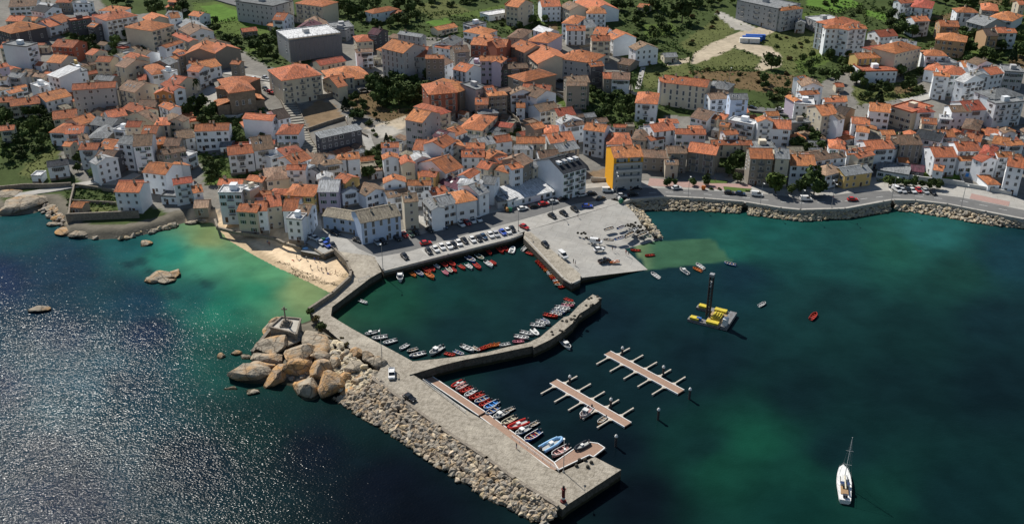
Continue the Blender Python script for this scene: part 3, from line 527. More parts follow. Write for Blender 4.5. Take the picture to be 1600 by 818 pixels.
HTXT = '''
T 0 0 5.4536
75 62 305 52 60 2 p w b
265 92 385 108 50 2 p w k
50 180 180 184 45 2 p c o
195 172 298 178 30 1 p c o
-40 250 95 290 90 3 h d o
420 232 525 208 50 2 p w o
325 262 415 245 30 2 p w o
520 197 617 168 50 2 p w o
603 184 780 158 16 3 f d r
745 225 805 235 30 3 p d o
635 150 750 142 40 2 p g g
785 172 890 166 45 3 p w r
905 180 1170 135 60 4 h w o
845 92 1040 100 42 3 h w o
1215 152 1275 185 45 2 p c o
1410 132 1490 136 38 2 p w g
1460 158 1535 150 45 3 p w o
1292 268 1480 215 85 4 h c o
1430 15 1540 25 25 2 p c o
1410 62 1475 75 30 1 p c o
475 22 600 25 30 2 p s o
320 45 430 60 25 2 p g w
615 30 755 35 16 2 f w w
0 408 150 408 48 3 p c o
225 405 320 375 25 4 f w g
440 396 620 408 60 3 p r o
400 530 520 540 65 2 p g o
730 460 790 472 45 2 p c o
815 525 935 530 45 3 p c o
985 560 1070 580 70 4 p c b
1045 492 1120 525 45 4 p c o
1115 470 1225 490 80 2 p w b
1340 436 1420 430 25 1 f w w
1410 410 1560 362 60 3 p w o
1305 540 1435 555 60 3 g s g
1440 520 1520 498 55 3 p g o
1475 450 1540 462 30 3 p w o
405 640 500 665 80 4 s w w
660 622 745 606 35 3 f w g
615 768 980 745 50 4 p g o
800 680 950 690 40 3 p s g
1300 640 1445 618 62 3 h w o
1005 762 1150 790 80 3 p c b
1165 712 1270 705 35 3 p d o
1175 685 1245 680 45 2 p s r
1315 800 1470 798 40 3 g o o
1372 718 1482 776 65 3 p w r
1450 625 1510 605 20 3 f w w
0 580 78 565 28 3 p p o
65 655 175 665 45 2 p g g
175 645 245 652 35 2 p g b
-20 684 50 682 22 2 p w b
265 650 370 662 22 2 p c c
640 570 700 560 28 2 f y g
330 750 440 725 28 2 f w w
T 260 0 5.4536
95 175 290 140 55 3 p w o
50 300 195 360 60 3 p c r
105 250 200 300 55 3 p w b
200 300 300 255 55 3 g w b
0 395 190 360 50 3 g w o
235 395 330 420 75 2 p c b
330 425 410 460 65 3 p s o
410 460 470 390 45 3 p s o
20 518 105 505 50 3 p s o
105 480 190 460 40 3 p s o
195 545 270 540 22 2 p s o
275 615 370 575 40 3 g w o
260 600 465 560 60 2 p w o
0 700 110 720 60 3 p c r
-20 625 30 640 40 3 p g r
90 205 180 260 45 2 p w g
545 545 620 550 70 3 p s o
620 548 815 515 75 3 h s r
905 170 1000 175 60 3 p w o
1040 340 1480 285 70 4 f g w
935 290 1110 330 45 1 f g w
1070 570 1130 575 30 2 p w o
985 690 1320 640 110 4 h c o
1330 680 1460 745 110 2 g c o
1380 690 1600 660 110 2 h c o
1100 30 1330 60 60 4 h c o
1330 60 1460 15 55 4 p d r
940 40 1050 40 45 3 p w o
590 15 910 60 45 4 f g g
1250 250 1320 200 55 3 p d m
1380 250 1527 265 60 2 f g g
1180 180 1230 250 40 2 p g b
1310 560 1527 520 40 1 p c r
-20 60 60 70 35 1 p c o
650 275 775 262 30 1 p s o
860 215 905 225 28 1 p s o
190 130 280 145 35 2 p w o
T 520 0 5.4536
275 100 345 120 60 2 h w o
490 128 565 132 40 1 p c o
555 290 750 320 60 3 p g g
750 320 920 260 70 3 p d m
895 262 1062 230 30 1 p c o
1115 270 1290 300 55 2 h w o
1235 320 1330 345 40 2 p w o
1175 380 1470 400 60 4 p r o
415 410 600 455 110 5 p g o
605 470 720 395 30 5 s g g
200 450 340 440 45 3 p w b
345 440 415 400 40 3 f y w
205 360 345 350 50 2 h c o
300 290 380 300 50 3 p d m
640 480 790 485 85 4 p g o
790 500 945 500 80 5 p s o
945 500 1020 450 40 5 p d k
870 400 1000 420 110 2 p w o
1000 400 1110 340 40 2 p w g
1040 450 1165 440 55 3 p s b
1135 570 1250 575 75 3 f p g
1255 520 1430 520 42 4 p p o
1430 540 1480 500 40 4 p p o
945 560 1025 530 55 3 p w b
1025 590 1135 615 65 3 p w o
0 520 130 520 25 1 p c r
0 700 330 660 110 1 h c o
-20 750 40 745 55 2 p w o
0 250 180 235 50 2 f g g
1110 205 1180 225 25 2 f w g
1330 140 1520 110 25 1 f w w
1465 45 1550 50 45 3 f c o
1080 785 1220 730 90 3 h s o
820 810 1060 790 90 4 h r o
1320 800 1400 780 50 3 p s b
1400 800 1527 770 60 3 p s b
T 780 0 5.4536
60 50 160 65 75 4 p c o
160 70 295 45 70 3 g w g
365 60 525 55 60 3 p w o
520 50 600 90 40 3 p c b
640 20 770 100 60 2 p w o
750 118 910 118 65 3 h w o
535 200 660 210 80 3 h w o
575 262 735 262 40 3 p w o
730 240 830 230 65 2 p c g
410 290 510 270 60 3 g w w
70 320 195 330 65 2 h s b
240 350 415 370 90 3 h p o
800 290 905 300 60 3 p w o
900 300 975 340 50 3 p w o
790 350 945 350 45 4 p c o
945 340 1085 330 55 3 g w o
90 400 215 450 60 3 p c o
215 450 330 545 70 3 p c o
330 540 450 480 55 3 g c m
500 500 780 540 90 4 h g o
780 570 890 560 60 4 p d o
1165 430 1355 410 70 3 g w b
1010 540 1115 560 45 1 p s b
1410 490 1520 485 35 1 p c g
590 710 770 700 55 4 p s b
890 670 960 670 60 3 p s o
960 675 1110 680 60 3 p w b
-20 410 60 400 65 5 p r o
60 525 150 520 25 2 p s o
30 590 245 580 40 3 p d b
75 650 215 700 80 3 h s o
195 760 430 775 45 3 p c o
0 790 100 770 50 3 p s b
820 30 890 28 18 1 p c o
1370 690 1450 690 30 4 p g o
T 1040 0 5.4536
-240 60 -160 70 30 1 p c o
610 8 960 82 60 4 f g g
990 95 1170 75 90 4 h g o
1110 195 1190 200 35 2 g g g
1190 150 1290 190 25 2 f g w
1285 190 1440 230 75 5 h w o
1445 240 1560 260 70 5 h w o
-30 700 350 745 60 4 p c o
350 745 530 770 60 3 h s g
1145 680 1210 670 40 3 p w o
1205 700 1400 665 110 3 g w r
1170 740 1340 740 80 3 g w b
1455 740 1520 740 35 1 p c o
1160 810 1310 800 25 3 p w o
T 1300 0 5.3333
-50 240 130 240 60 5 h w o
120 245 290 240 55 5 p w o
575 30 680 22 28 3 p w o
660 60 830 75 60 3 h w r
690 180 815 175 40 3 p w o
400 310 550 300 55 2 p w r
250 400 385 395 60 1 p s b
510 370 640 375 45 2 p w g
640 380 700 385 35 2 p w g
380 440 530 420 55 3 h w r
530 450 740 400 70 4 h c o
215 490 435 480 45 3 p y o
260 600 545 595 60 2 f w r
865 330 1115 355 65 3 h t o
905 220 1060 225 50 3 p t o
1045 105 1220 110 45 3 h w o
1250 85 1385 95 50 2 h s o
1300 150 1500 180 60 2 h w o
1290 300 1385 300 60 3 p t d
1385 275 1470 275 45 3 p c o
1460 275 1540 275 35 3 p w o
1120 180 1270 220 60 2 p g g
780 465 960 470 50 3 h w o
910 540 1060 530 50 2 f g g
770 580 905 600 60 2 h w o
920 620 1130 630 70 4 h w o
1100 690 1270 660 60 4 g w w
850 630 980 640 30 4 p w o
1100 560 1220 560 50 2 p w o
1215 545 1340 530 60 3 g w b
1190 640 1320 640 60 3 g w g
1320 625 1430 610 55 3 p w o
1440 600 1600 610 55 3 f g g
1560 40 1610 40 50 3 p c o
40 720 100 725 40 1 p c o
T 0 130 5.1143
-20 155 90 150 40 2 p c o
85 185 318 160 52 2 p c o
365 150 570 100 60 2 p w o
425 290 615 270 62 2 p c o
0 380 110 370 35 2 p c o
395 395 520 400 60 2 h w o
520 405 660 400 60 2 p w o
635 335 780 290 50 2 p c o
720 330 890 350 65 2 p g g
870 280 1015 255 55 2 p w o
980 200 1130 250 70 2 p c o
1100 190 1240 190 55 2 p s b
1000 270 1220 310 60 2 g c b
1005 350 1115 350 45 3 p c r
905 375 1000 385 25 2 f w w
700 440 850 440 80 2 h s g
1130 405 1245 405 65 3 p c o
1235 340 1350 335 50 3 h c o
1270 180 1360 215 80 3 p w o
1360 220 1432 200 50 3 p w o
1350 300 1432 290 55 3 g c b
630 530 775 530 50 3 p w o
785 505 890 525 60 3 p w o
890 540 945 520 40 3 g w o
760 590 900 600 60 3 p d b
500 500 560 505 28 2 p c o
770 650 940 600 55 3 g w s
940 480 1050 490 60 4 p w g
1065 505 1210 495 90 4 p w b
1195 500 1335 480 95 2 p o o
640 460 700 450 45 3 p w b
1250 565 1432 560 55 2 p s b
380 670 540 650 45 2 p w k
1140 710 1320 730 80 3 p w o
1360 680 1420 670 35 3 g w w
250 745 325 745 15 1 f w w
940 815 1150 815 30 1 p c r
T 260 130 5.1143
0 215 80 225 95 2 h w o
85 250 345 190 70 1 p w o
640 375 740 360 60 1 h c o
225 385 495 375 55 3 p w o
20 300 130 310 65 3 g c b
100 450 225 430 65 2 p w b
845 300 900 260 70 3 g w o
895 290 990 270 70 3 p w d
880 410 1050 410 70 3 h w o
860 540 1060 520 35 2 p w d
495 575 695 555 65 3 p w o
700 540 860 520 105 3 p w b
-20 500 100 500 60 3 p s b
-20 570 155 540 60 3 p s b
830 600 960 560 30 2 f w w
960 590 1110 560 60 3 h w r
1015 650 1160 600 80 3 p w o
1150 640 1250 650 80 3 p w b
1240 660 1400 640 70 3 h w b
1360 610 1432 610 50 3 h w o
1110 700 1225 720 60 3 g w k
960 690 1110 690 25 4 p w o
800 780 980 760 80 3 h c b
640 770 765 790 80 3 p s o
410 810 600 815 45 2 p c o
60 810 205 790 65 3 p w r
160 600 245 560 70 2 f w w
1210 770 1330 760 60 3 g w w
1340 770 1432 800 50 3 p y o
0 680 40 700 50 2 p w o
T 520 130 5.1143
-98 440 230 370 40 3 s d g
-88 500 210 424 32 2 s d g
580 290 715 315 85 5 p g o
715 320 820 280 50 5 p s o
650 190 830 230 100 4 h c r
830 260 940 230 110 4 h c r
940 220 1060 130 110 4 h c r
870 370 1010 350 50 2 p w o
1010 360 1190 380 90 2 h c o
1100 310 1190 300 50 2 p s b
800 420 880 440 50 4 p w m
955 430 1070 390 50 3 p w o
880 520 985 460 60 4 p w o
910 530 1060 510 100 3 g c o
1040 470 1160 470 55 2 p w g
390 515 525 510 22 3 p p o
405 610 525 600 45 3 g w o
550 650 655 640 70 3 g c o
650 620 780 600 60 3 g w w
640 530 785 540 80 3 p w o
30 600 155 640 60 3 p w o
120 610 215 600 50 3 p w o
-20 600 60 640 40 2 h w b
1065 520 1210 520 40 3 p w o
1190 500 1300 480 60 3 p c s
1270 480 1432 460 50 3 p w o
1030 590 1210 590 50 3 p w o
1240 610 1390 570 50 3 g c o
1290 690 1410 720 60 3 h c o
1150 670 1240 690 50 3 p c o
900 720 1040 670 100 3 p w o
690 680 870 700 45 3 p w g
700 740 820 750 60 3 p y o
1000 740 1090 760 70 3 g w o
1140 170 1240 170 50 3 p s o
1250 105 1390 95 30 4 h s o
1145 60 1235 40 50 4 f g g
1240 80 1310 70 50 4 p s o
1170 250 1320 240 60 2 h s g
1000 800 1180 815 50 3 h w w
1190 800 1290 810 60 3 p w g
410 800 580 790 60 3 g w o
600 815 780 815 45 3 p w o
T 780 130 5.1143
95 90 280 80 55 3 g w b
180 80 300 120 60 3 p w b
230 60 385 60 45 3 p w o
140 195 205 195 35 2 p w o
325 230 480 200 55 2 p w b
475 265 610 250 60 3 p c r
500 330 670 300 60 3 g w w
535 350 680 330 55 3 p w b
280 370 370 350 40 3 p s o
365 400 475 400 50 3 h w o
410 480 605 460 75 3 p w o
140 480 365 480 50 3 p c o
0 480 115 480 45 3 p c o
120 530 270 530 50 3 p w s
210 520 280 510 50 3 p c s
675 370 840 390 55 4 p w o
865 490 1060 490 80 3 h w o
1060 450 1170 460 60 2 h c b
1210 460 1320 440 70 2 p w o
1240 390 1410 370 60 3 p w o
1290 320 1432 320 60 3 h w o
1090 160 1260 170 75 3 h w o
325 600 480 590 60 3 p w b
480 550 640 520 60 3 p c g
512 722 697 670 150 4 p w k
0 640 90 620 50 3 p c o
0 730 95 690 65 3 p c o
100 690 190 670 60 4 p w o
190 660 270 620 60 4 p s b
270 680 355 650 40 3 p c g
920 598 1150 585 90 5 p y o
1140 590 1340 600 60 2 p s b
1330 650 1432 650 55 2 p c b
840 400 920 400 45 3 p w g
1170 380 1280 380 45 2 f g g
540 20 700 20 30 4 p s b
T 1040 130 5.1143
360 130 520 120 45 3 p w c
520 130 660 130 45 5 p b g
200 270 330 300 70 2 p w b
330 270 410 290 50 2 p c o
415 280 460 290 40 2 p c o
430 340 500 350 50 3 p t o
500 300 700 340 30 3 f w w
630 320 750 310 55 2 p w o
480 415 580 405 25 3 p w o
740 310 860 310 40 4 g w o
850 360 1000 370 70 3 p w o
0 320 130 310 60 3 h w o
0 390 80 380 50 3 p w o
80 405 320 410 40 3 p w o
370 490 690 495 35 2 p c o
20 560 170 560 55 3 p s b
175 545 400 575 75 3 p s o
690 525 880 525 65 2 f c g
680 600 860 605 80 4 p s o
880 600 990 605 80 4 p c g
1000 655 1200 660 85 3 p w o
1200 620 1330 600 65 3 p w b
1330 600 1440 590 60 3 p w b
1100 105 1225 100 40 3 p w o
1030 170 1190 180 50 3 f w w
1030 150 1090 145 60 3 g p o
1250 260 1380 250 80 4 p c o
1280 150 1432 150 22 3 p w o
1340 240 1432 260 60 3 p t d
1000 325 1160 320 30 2 f s g
1380 290 1432 280 60 4 p w b
1310 520 1432 530 55 3 h w o
410 380 520 385 55 2 p c o
1280 740 1432 700 60 2 h w c
20 650 110 655 60 2 p c b
T 1300 130 5.1133
0 140 120 145 40 3 p w o
300 220 465 235 65 3 p w o
470 190 640 240 75 3 f c o
520 240 680 230 60 3 f g d
685 235 820 230 45 3 h w r
720 320 835 330 45 3 p c o
160 320 300 330 50 3 p w o
195 385 295 395 45 3 p w o
960 230 1110 230 70 3 p w b
1080 220 1230 210 75 3 p w r
860 280 960 290 40 2 p w w
1300 130 1534 100 70 4 h w g
545 490 720 490 75 3 p s b
660 430 860 470 85 3 p w k
860 430 985 430 55 3 p w o
985 430 1060 470 80 3 p w d
1040 360 1170 380 70 3 h r b
1060 450 1185 470 55 3 p w o
1280 480 1400 500 60 3 p w o
1170 440 1290 480 60 2 f g g
1210 410 1360 440 55 2 p c o
1300 380 1380 400 50 3 g w o
1380 400 1470 400 55 3 g w b
1400 500 1534 490 60 3 p w o
290 530 500 520 70 3 p w o
480 500 560 470 30 3 p w b
820 590 1000 590 80 3 p w o
1010 540 1190 540 70 3 p w o
1020 620 1190 610 40 2 p w o
1180 560 1290 580 60 3 h w r
1200 630 1320 610 60 3 g w r
1330 590 1450 590 40 3 p w o
1450 620 1534 620 50 3 p w o
1400 660 1534 680 80 4 p w o
535 630 615 635 30 1 p w o
635 700 735 710 50 1 p d m
810 690 870 700 40 2 p w o
1250 810 1340 810 70 1 h w o
105 740 320 710 60 2 p y g
0 600 130 590 60 3 p w d
120 570 215 575 120 3 p w o
210 600 340 570 60 3 p c o
360 700 610 740 70 1 f w g
0 500 90 560 90 3 h w o
1140 480 1290 500 60 2 p c b
200 560 330 540 25 3 p s o
1310 170 1534 150 30 4 f w g
T 0 270 5.1143
915 150 1110 155 75 3 p w o
1390 100 1432 110 75 2 p w o
1285 190 1410 195 12 1 f w g
565 272 655 278 25 1 p s o
T 260 270 5.1143
60 110 180 105 80 3 p w r
215 160 280 150 70 2 p w o
220 280 330 275 60 1 p s c
415 165 600 165 60 4 f w w
600 130 665 150 40 4 f c w
565 305 720 315 55 3 p c o
705 305 800 300 75 3 p w o
795 275 920 260 95 3 p c o
670 190 825 185 35 3 p p o
830 170 960 175 35 3 h c o
945 180 1170 190 85 3 h y o
930 300 1040 300 110 3 p w o
1035 335 1130 340 80 3 p w b
960 370 1080 380 30 3 f w w
1210 150 1370 150 95 3 p p s
620 70 750 75 75 3 p s o
T 520 270 5.1143
-80 340 230 390 60 2 p b n
225 400 540 340 90 3 p b n
75 165 205 140 75 2 g w w
265 185 425 140 85 2 g w b
430 140 580 130 110 2 h w o
440 200 620 170 60 2 p w b
570 235 680 225 65 4 p c b
610 155 780 150 85 2 p c o
690 50 830 40 55 2 p y o
795 180 920 155 50 2 p w o
850 80 1010 140 60 2 p w m
720 225 790 300 20 3 p w g
790 295 880 270 70 3 p w g
875 265 985 240 70 3 p w g
990 245 1150 215 70 3 h w o
1000 110 1170 180 70 3 g w g
1220 100 1280 75 70 3 p w g
1290 180 1400 230 40 1 f w w
T 780 270 4.5429
105 195 410 120 90 1 s w w
-10 210 70 200 40 1 f g g
'''
# ================================================================ HOUSES
LAND = [('the stone church',380,150),('the stepped street',462,205),('the sandy beach',440,400),('the blue waterfront building',565,345),('the orange-walled block',975,255),('the slate-roofed block',885,265),
 ('the dirt track',1120,75),('the top of the slipway',960,310),('the long grey-roofed hall',520,215),('the blue swimming pool',1526,277),('the small park',620,160),('the long red-roofed terrace',700,165),
 ('the grey scaffolded block',495,75),('the white silos',1210,30),('the white hillside blocks',1310,50),('the bright green field',365,25),('the blue house in the meadow',1012,85),('the maroon mansard house',700,60),
 ('the walled shore garden',205,305),('the left garden wood',40,215),('the white modern house',95,120),('the cream school-like block',190,35),('the big round tree',1212,292),('the long white block',1565,160),('the pink-walled courtyard',1375,115),
 ('the upper hillside road',1200,172),('the blue-windowed block',1150,165),('the white market hall',838,305),('the steep white street',905,25)]
ORD = 'nearest,second,third,fourth,fifth,sixth,seventh,eighth,ninth,tenth,eleventh,twelfth,thirteenth,fourteenth'.split(',')
def nearest(u, v):
    d = [(math.hypot((u - a) / 1.0, (v - b) * 1.7), n, u - a, v - b) for n, a, b in LAND]; d.sort(); k = d[0]
    dx, dy = k[2], k[3] * 1.5
    if abs(dx) > abs(dy): w_ = 'left of' if dx < 0 else 'right of'
    else: w_ = 'behind' if dy < 0 else 'in front of'
    return w_, k[1], k[0]
PEND = {}
def later(o, desc, u, v, cat, group):
    tag(o, None, cat, group); w_, n, d = nearest(u, v); PEND.setdefault((desc, w_, n), []).append((d, o))
def flush_labels():
    for (desc, w_, n), L in PEND.items():
        L.sort(key=lambda q: q[0])
        for i, (d, o) in enumerate(L):
            if len(L) == 1: o['label'] = '%s, %s %s' % (desc, w_, n)
            else: o['label'] = '%s, %s such %s %s' % (desc, ORD[i] if i < len(ORD) else '%dth' % (i + 1), w_, n)
_WM = {}
def win_mesh(kind):
    if kind in _WM: return _WM[kind]
    w_, h = {'a': (1.0, 1.3), 'b': (1.7, 1.3), 'c': (1.0, 2.1), 'd': (2.2, 1.4), 'e': (.9, 1.1)}[kind]
    b = MB(); f = .11
    for s in (-1, 1): b.box(s*(w_/2) - f/2, -.07, -h/2, s*(w_/2) + f/2, 0, h/2, 0)
    b.box(-w_/2 - f/2 , -.09, h/2, w_/2 + f/2, 0, h/2 + f, 0); b.box(-w_/2 - .16, -.14, -h/2 - .1, w_/2 + .16, 0, -h/2, 0)
    b.box(-.03, -.05, -h/2, .03, 0, h/2, 0)
    b.add([(-w_/2, -.02, -h/2), (w_/2, -.02, -h/2), (w_/2, -.02, h/2), (-w_/2, -.02, h/2)], [(0,1,2,3)], 1)
    _WM[kind] = b.mesh('window', [FRAME(), GLASS()]); return _WM[kind]
def misc_meshes():
    for nm_, cc in (('shut_g', (.03,.09,.05)), ('shut_b', (.10,.06,.035))):
        b = MB(); f = .1
        for s in (-1, 1): b.box(s*.5 - f/2, -.07, -.65, s*.5 + f/2, 0, .65, 0); b.box(s*.8 - .24, -.05, -.65, s*.8 + .24, -.005, .65, 2)
        b.box(-.55, -.09, .65, .55, 0, .76, 0); b.box(-.6, -.14, -.76, .6, 0, -.65, 0); b.add([(-.5,-.02,-.65),(.5,-.02,-.65),(.5,-.02,.65),(-.5,-.02,.65)], [(0,1,2,3)], 1)
        _WM[nm_] = b.mesh('window', [FRAME(), GLASS(), mat('shutter_' + nm_[-1:], cc, .6)])
    b = MB(); b.box(-1.7, -.55, -.95, 1.7, 0, -.75, 0); b.box(-1.7, -.55, .85, 1.7, 0, 1.0, 0); b.add([(-1.62,-.5,-.75),(1.62,-.5,-.75),(1.62,-.5,.85),(-1.62,-.5,.85)], [(0,1,2,3)], 1); b.add([(-1.66,0,-.75),(-1.66,-.5,-.75),(-1.66,-.5,.85),(-1.66,0,.85)], [(0,1,2,3)], 1); b.add([(1.66,-.5,-.75),(1.66,0,-.75),(1.66,0,.85),(1.66,-.5,.85)], [(0,1,2,3)], 1)
    for i in range(6): b.box(-1.7 + i * .66, -.54, -.75, -1.64 + i * .66, -.46, .85, 0)
    _WM['gallery'] = b.mesh('gallery', [FRAME(), GLASS()])
    b = MB(); b.box(-.5, -.06, 0, .5, 0, 2.1, 0); b.box(-.58, -.04, 0, -.5, 0, 2.18, 1); b.box(.5, -.04, 0, .58, 0, 2.18, 1); b.box(-.5, -.04, 2.1, .5, 0, 2.18, 1)
    _WM['door'] = b.mesh('door', [mat('door_wood', (.13,.075,.045), .6, (.08,.05,.03), 2, rnd=.3), FRAME()])
    b = MB(); b.box(-.35, -.3, -1.2, .35, .3, 1.0, 0); b.box(-.43, -.38, 1.0, .43, .38, 1.12, 1); b.bar((0,0,1.121), (0,0,1.4), .14, 6, mi=1)
    _WM['chimney'] = b.mesh('chimney', [wall_m('c'), roof_m('b')])
    b = MB(); b.box(-1.2, -1.0, -.12, 1.2, 0, 0, 0); b.box(-1.2, -1.0, .85, 1.2, -.95, .9, 1); b.box(-1.2, -.95, .85, -1.15, 0, .9, 1); b.box(1.15, -.95, .85, 1.2, 0, .9, 1)
    for k in range(13): b.box(-1.18 + k * .193, -.99, 0, -1.15 + k * .193, -.96, .85, 1)
    _WM['balcony'] = b.mesh('balcony', [CON, STEEL])
    b = MB(); b.box(-.45, -.6, 0, .45, .6, .08, 0); b.add([(-.38,-.53,.085),(.38,-.53,.085),(.38,.53,.085),(-.38,.53,.085)], [(0,1,2,3)], 1)
    _WM['skylight'] = b.mesh('skylight', [FRAME(), GLASS()])
    b = MB(); b.add([(-.9,-1.6,0),(.9,-1.6,0),(.9,1.2,0),(-.9,1.2,0),(-.9,-1.6,1.3),(.9,-1.6,1.3),(.9,1.2,1.3),(-.9,1.2,1.3)], [(0,1,5,4),(1,2,6,5),(3,0,4,7),(4,5,6,7)], 0)
    b.box(-1.0, -1.7, 1.3, 1.0, 1.2, 1.42, 1); b.add([(-.6,-1.605,.3),(.6,-1.605,.3),(.6,-1.605,1.1),(-.6,-1.605,1.1)], [(0,1,2,3)], 2)
    _WM['dormer'] = b.mesh('dormer', [wall_m('w'), roof_m('w'), GLASS()])
misc_meshes()
SLOPE = math.tan(R(21))
def house_shape(typ, W, D, H, low):
    """walls and roof in local coordinates: x along the front, y away, z up, origin at front-left corner on the ground"""
    wb, rb = MB(), MB(); o = .42; t = .16
    z0 = low
    if typ == 'p':
        rh = D / 2 * SLOPE
        wb.add([(0,0,z0),(W,0,z0),(W,D,z0),(0,D,z0),(0,0,H),(W,0,H),(W,D,H),(0,D,H),(0,D/2,H+rh),(W,D/2,H+rh)], [(0,1,5,4),(1,2,6,9,5),(2,3,7,6),(3,0,4,8,7),(4,5,9,8),(6,7,8,9)])
        dz = o * SLOPE; e = .28
        a = [(-e,-o,H-dz),(W+e,-o,H-dz),(W+e,D/2,H+rh),(-e,D/2,H+rh)]; c = [(-e,D/2,H+rh),(W+e,D/2,H+rh),(W+e,D+o,H-dz),(-e,D+o,H-dz)]
        lo_ = a[:2] + [a[2], a[3]] + c[2:]; up = [(x, y, z + t + .02) for x, y, z in lo_]; lo_ = [(x, y, z + .02) for x, y, z in lo_]
        rb.add(lo_ + up, [(0,3,2,1),(3,5,4,2),(6,7,8,9),(9,8,10,11),(0,1,7,6),(1,2,8,7),(2,4,10,8),(4,5,11,10),(5,3,9,11),(3,0,6,9)])
        rb.beam((-e, D/2, H+rh+t+.1), (W+e, D/2, H+rh+t+.1), .26, .12)
    elif typ == 'g':
        rh = W / 2 * SLOPE; dz = o * SLOPE; e = .3
        wb.add([(0,0,z0),(W,0,z0),(W,D,z0),(0,D,z0),(0,0,H),(W,0,H),(W,D,H),(0,D,H),(W/2,0,H+rh),(W/2,D,H+rh)], [(0,1,5,8,4),(1,2,6,5),(2,3,7,9,6),(3,0,4,7),(5,6,9,8),(7,4,8,9)])
        lo_ = [(-o,-e,H-dz),(W/2,-e,H+rh),(W+o,-e,H-dz),(-o,D+e,H-dz),(W/2,D+e,H+rh),(W+o,D+e,H-dz)]; up = [(x,y,z+t+.02) for x,y,z in lo_]; lo_ = [(x,y,z+.02) for x,y,z in lo_]
        rb.add(lo_ + up, [(0,3,4,1),(1,4,5,2),(6,7,10,9),(7,8,11,10),(0,1,7,6),(1,2,8,7),(2,5,11,8),(5,4,10,11),(4,3,9,10),(3,0,6,9)])
        rb.beam((W/2,-e,H+rh+t+.1), (W/2,D+e,H+rh+t+.1), .26, .12)
    elif typ == 'h':
        wb.box(0,0,z0,W,D,H); x0,y0,x1,y1 = -o,-o,W+o,D+o; zz = H - .02; m_ = min(W, D)/2 + o; rh = m_ * SLOPE
        if W >= D: r0, r1 = (x0+m_, D/2), (x1-m_, D/2)
        else: r0, r1 = (W/2, y0+m_), (W/2, y1-m_)
        vs = [(x0,y0,zz),(x1,y0,zz),(x1,y1,zz),(x0,y1,zz),(x0,y0,zz+t),(x1,y0,zz+t),(x1,y1,zz+t),(x0,y1,zz+t),(*r0,zz+t+rh),(*r1,zz+t+rh)]
        sidef = [(0,1,5,4),(1,2,6,5),(2,3,7,6),(3,0,4,7),(0,3,2,1)]
        rb.add(vs, sidef + ([(4,5,9,8),(5,6,9),(6,7,8,9),(7,4,8)] if W >= D else [(4,5,8),(5,6,9,8),(6,7,9),(7,4,8,9)]))
        rh -= o*SLOPE
    elif typ == 's':
        sl = .16; rh = D * sl
        wb.add([(0,0,z0),(W,0,z0),(W,D,z0),(0,D,z0),(0,0,H),(W,0,H),(W,D,H+rh),(0,D,H+rh)], [(0,1,5,4),(1,2,6,5),(2,3,7,6),(3,0,4,7),(4,5,6,7)])
        P = [(-o,-o,H-o*sl+.02),(W+o,-o,H-o*sl+.02),(W+o,D+o,H+rh+o*sl+.02),(-o,D+o,H+rh+o*sl+.02)]
        rb.add(P + [(x,y,z+t) for x,y,z in P], [(0,3,2,1),(4,5,6,7),(0,1,5,4),(1,2,6,5),(2,3,7,6),(3,0,4,7)])
    else:
        rh = 0; wb.box(0,0,z0,W,D,H)
        rb.box(-.12,-.12,H+.002,W+.12,D+.12,H+.16); q = .28
        for (a,b_,c,d_) in ((-.15,-.15,W+.15,q-.15),(-.15,D+.15-q,W+.15,D+.15),(-.15,q-.15,q-.15,D+.15-q),(W+.15-q,q-.15,W+.15,D+.15-q)): rb.box(a,b_,H+.161,c,d_,H+.62)
    return wb, rb, rh
def solve(line, tile):
    p = line.split(); u1,v1,u2,v2,pr = map(float, p[:5]); stn = int(p[5]); typ, wk, rk = p[6:9]
    U1, V1 = T(tile, u1, v1); U2, V2 = T(tile, u2, v2); pr /= tile[2]
    H = stn * 2.85 + .25
    if H > 15: H = 15
    A, B = at(U1, V1, H), at(U2, V2, H); ze = (A[2] + B[2]) / 2
    A, B = PZ(U1, V1, ze), PZ(U2, V2, ze); d = B[:2] - A[:2]; W = float(np.hypot(*d)); ang = math.atan2(d[1], d[0])
    n = np.array([-math.sin(ang), math.cos(ang)])
    def top(D):
        m = (A[:2] + B[:2]) / 2
        if typ == 'p': q, z = m + n * D / 2, ze + D / 2 * SLOPE
        elif typ == 'g': q, z = m + n * D, ze + W / 2 * SLOPE
        elif typ == 'h': q, z = m + n * D / 2, ze + min(W, D) / 2 * SLOPE
        elif typ == 's': q, z = m + n * D, ze + D * .16
        else: q, z = m + n * D, ze
        return float(proj(q[0], q[1], z)[1])
    vt = (V1 + V2) / 2 - pr; lo, hi = 3.0, 60.0
    for _ in range(30):
        md = (lo + hi) / 2
        if top(md) > vt: lo = md
        else: hi = md
    mx = {'p': 17, 'g': 16, 'h': 20, 's': 16, 'f': 16}[typ] * (1.3 if W > 18 else 1)
    D = min(max(lo, 5.0), mx, max(2.2 * W, 7))
    W = max(W, 3.5)
    return dict(A=A[:2], W=W, D=D, ang=ang, ze=ze, H=H, typ=typ, wk=wk, rk=rk, st=stn, uv=((U1 + U2) / 2, (V1 + V2) / 2), n=n, d=d / (W or 1))
def corners(h):
    d = np.array([math.cos(h['ang']), math.sin(h['ang'])]); n = h['n']; A = h['A']
    return np.array([A, A + d * h['W'], A + d * h['W'] + n * h['D'], A + n * h['D']])
HOUSES = []
tile = None
for ln in HTXT.strip().split('\n'):
    if ln[0] == 'T': q = ln.split(); tile = (float(q[1]), float(q[2]), float(q[3])); continue
    HOUSES.append(solve(ln, tile))
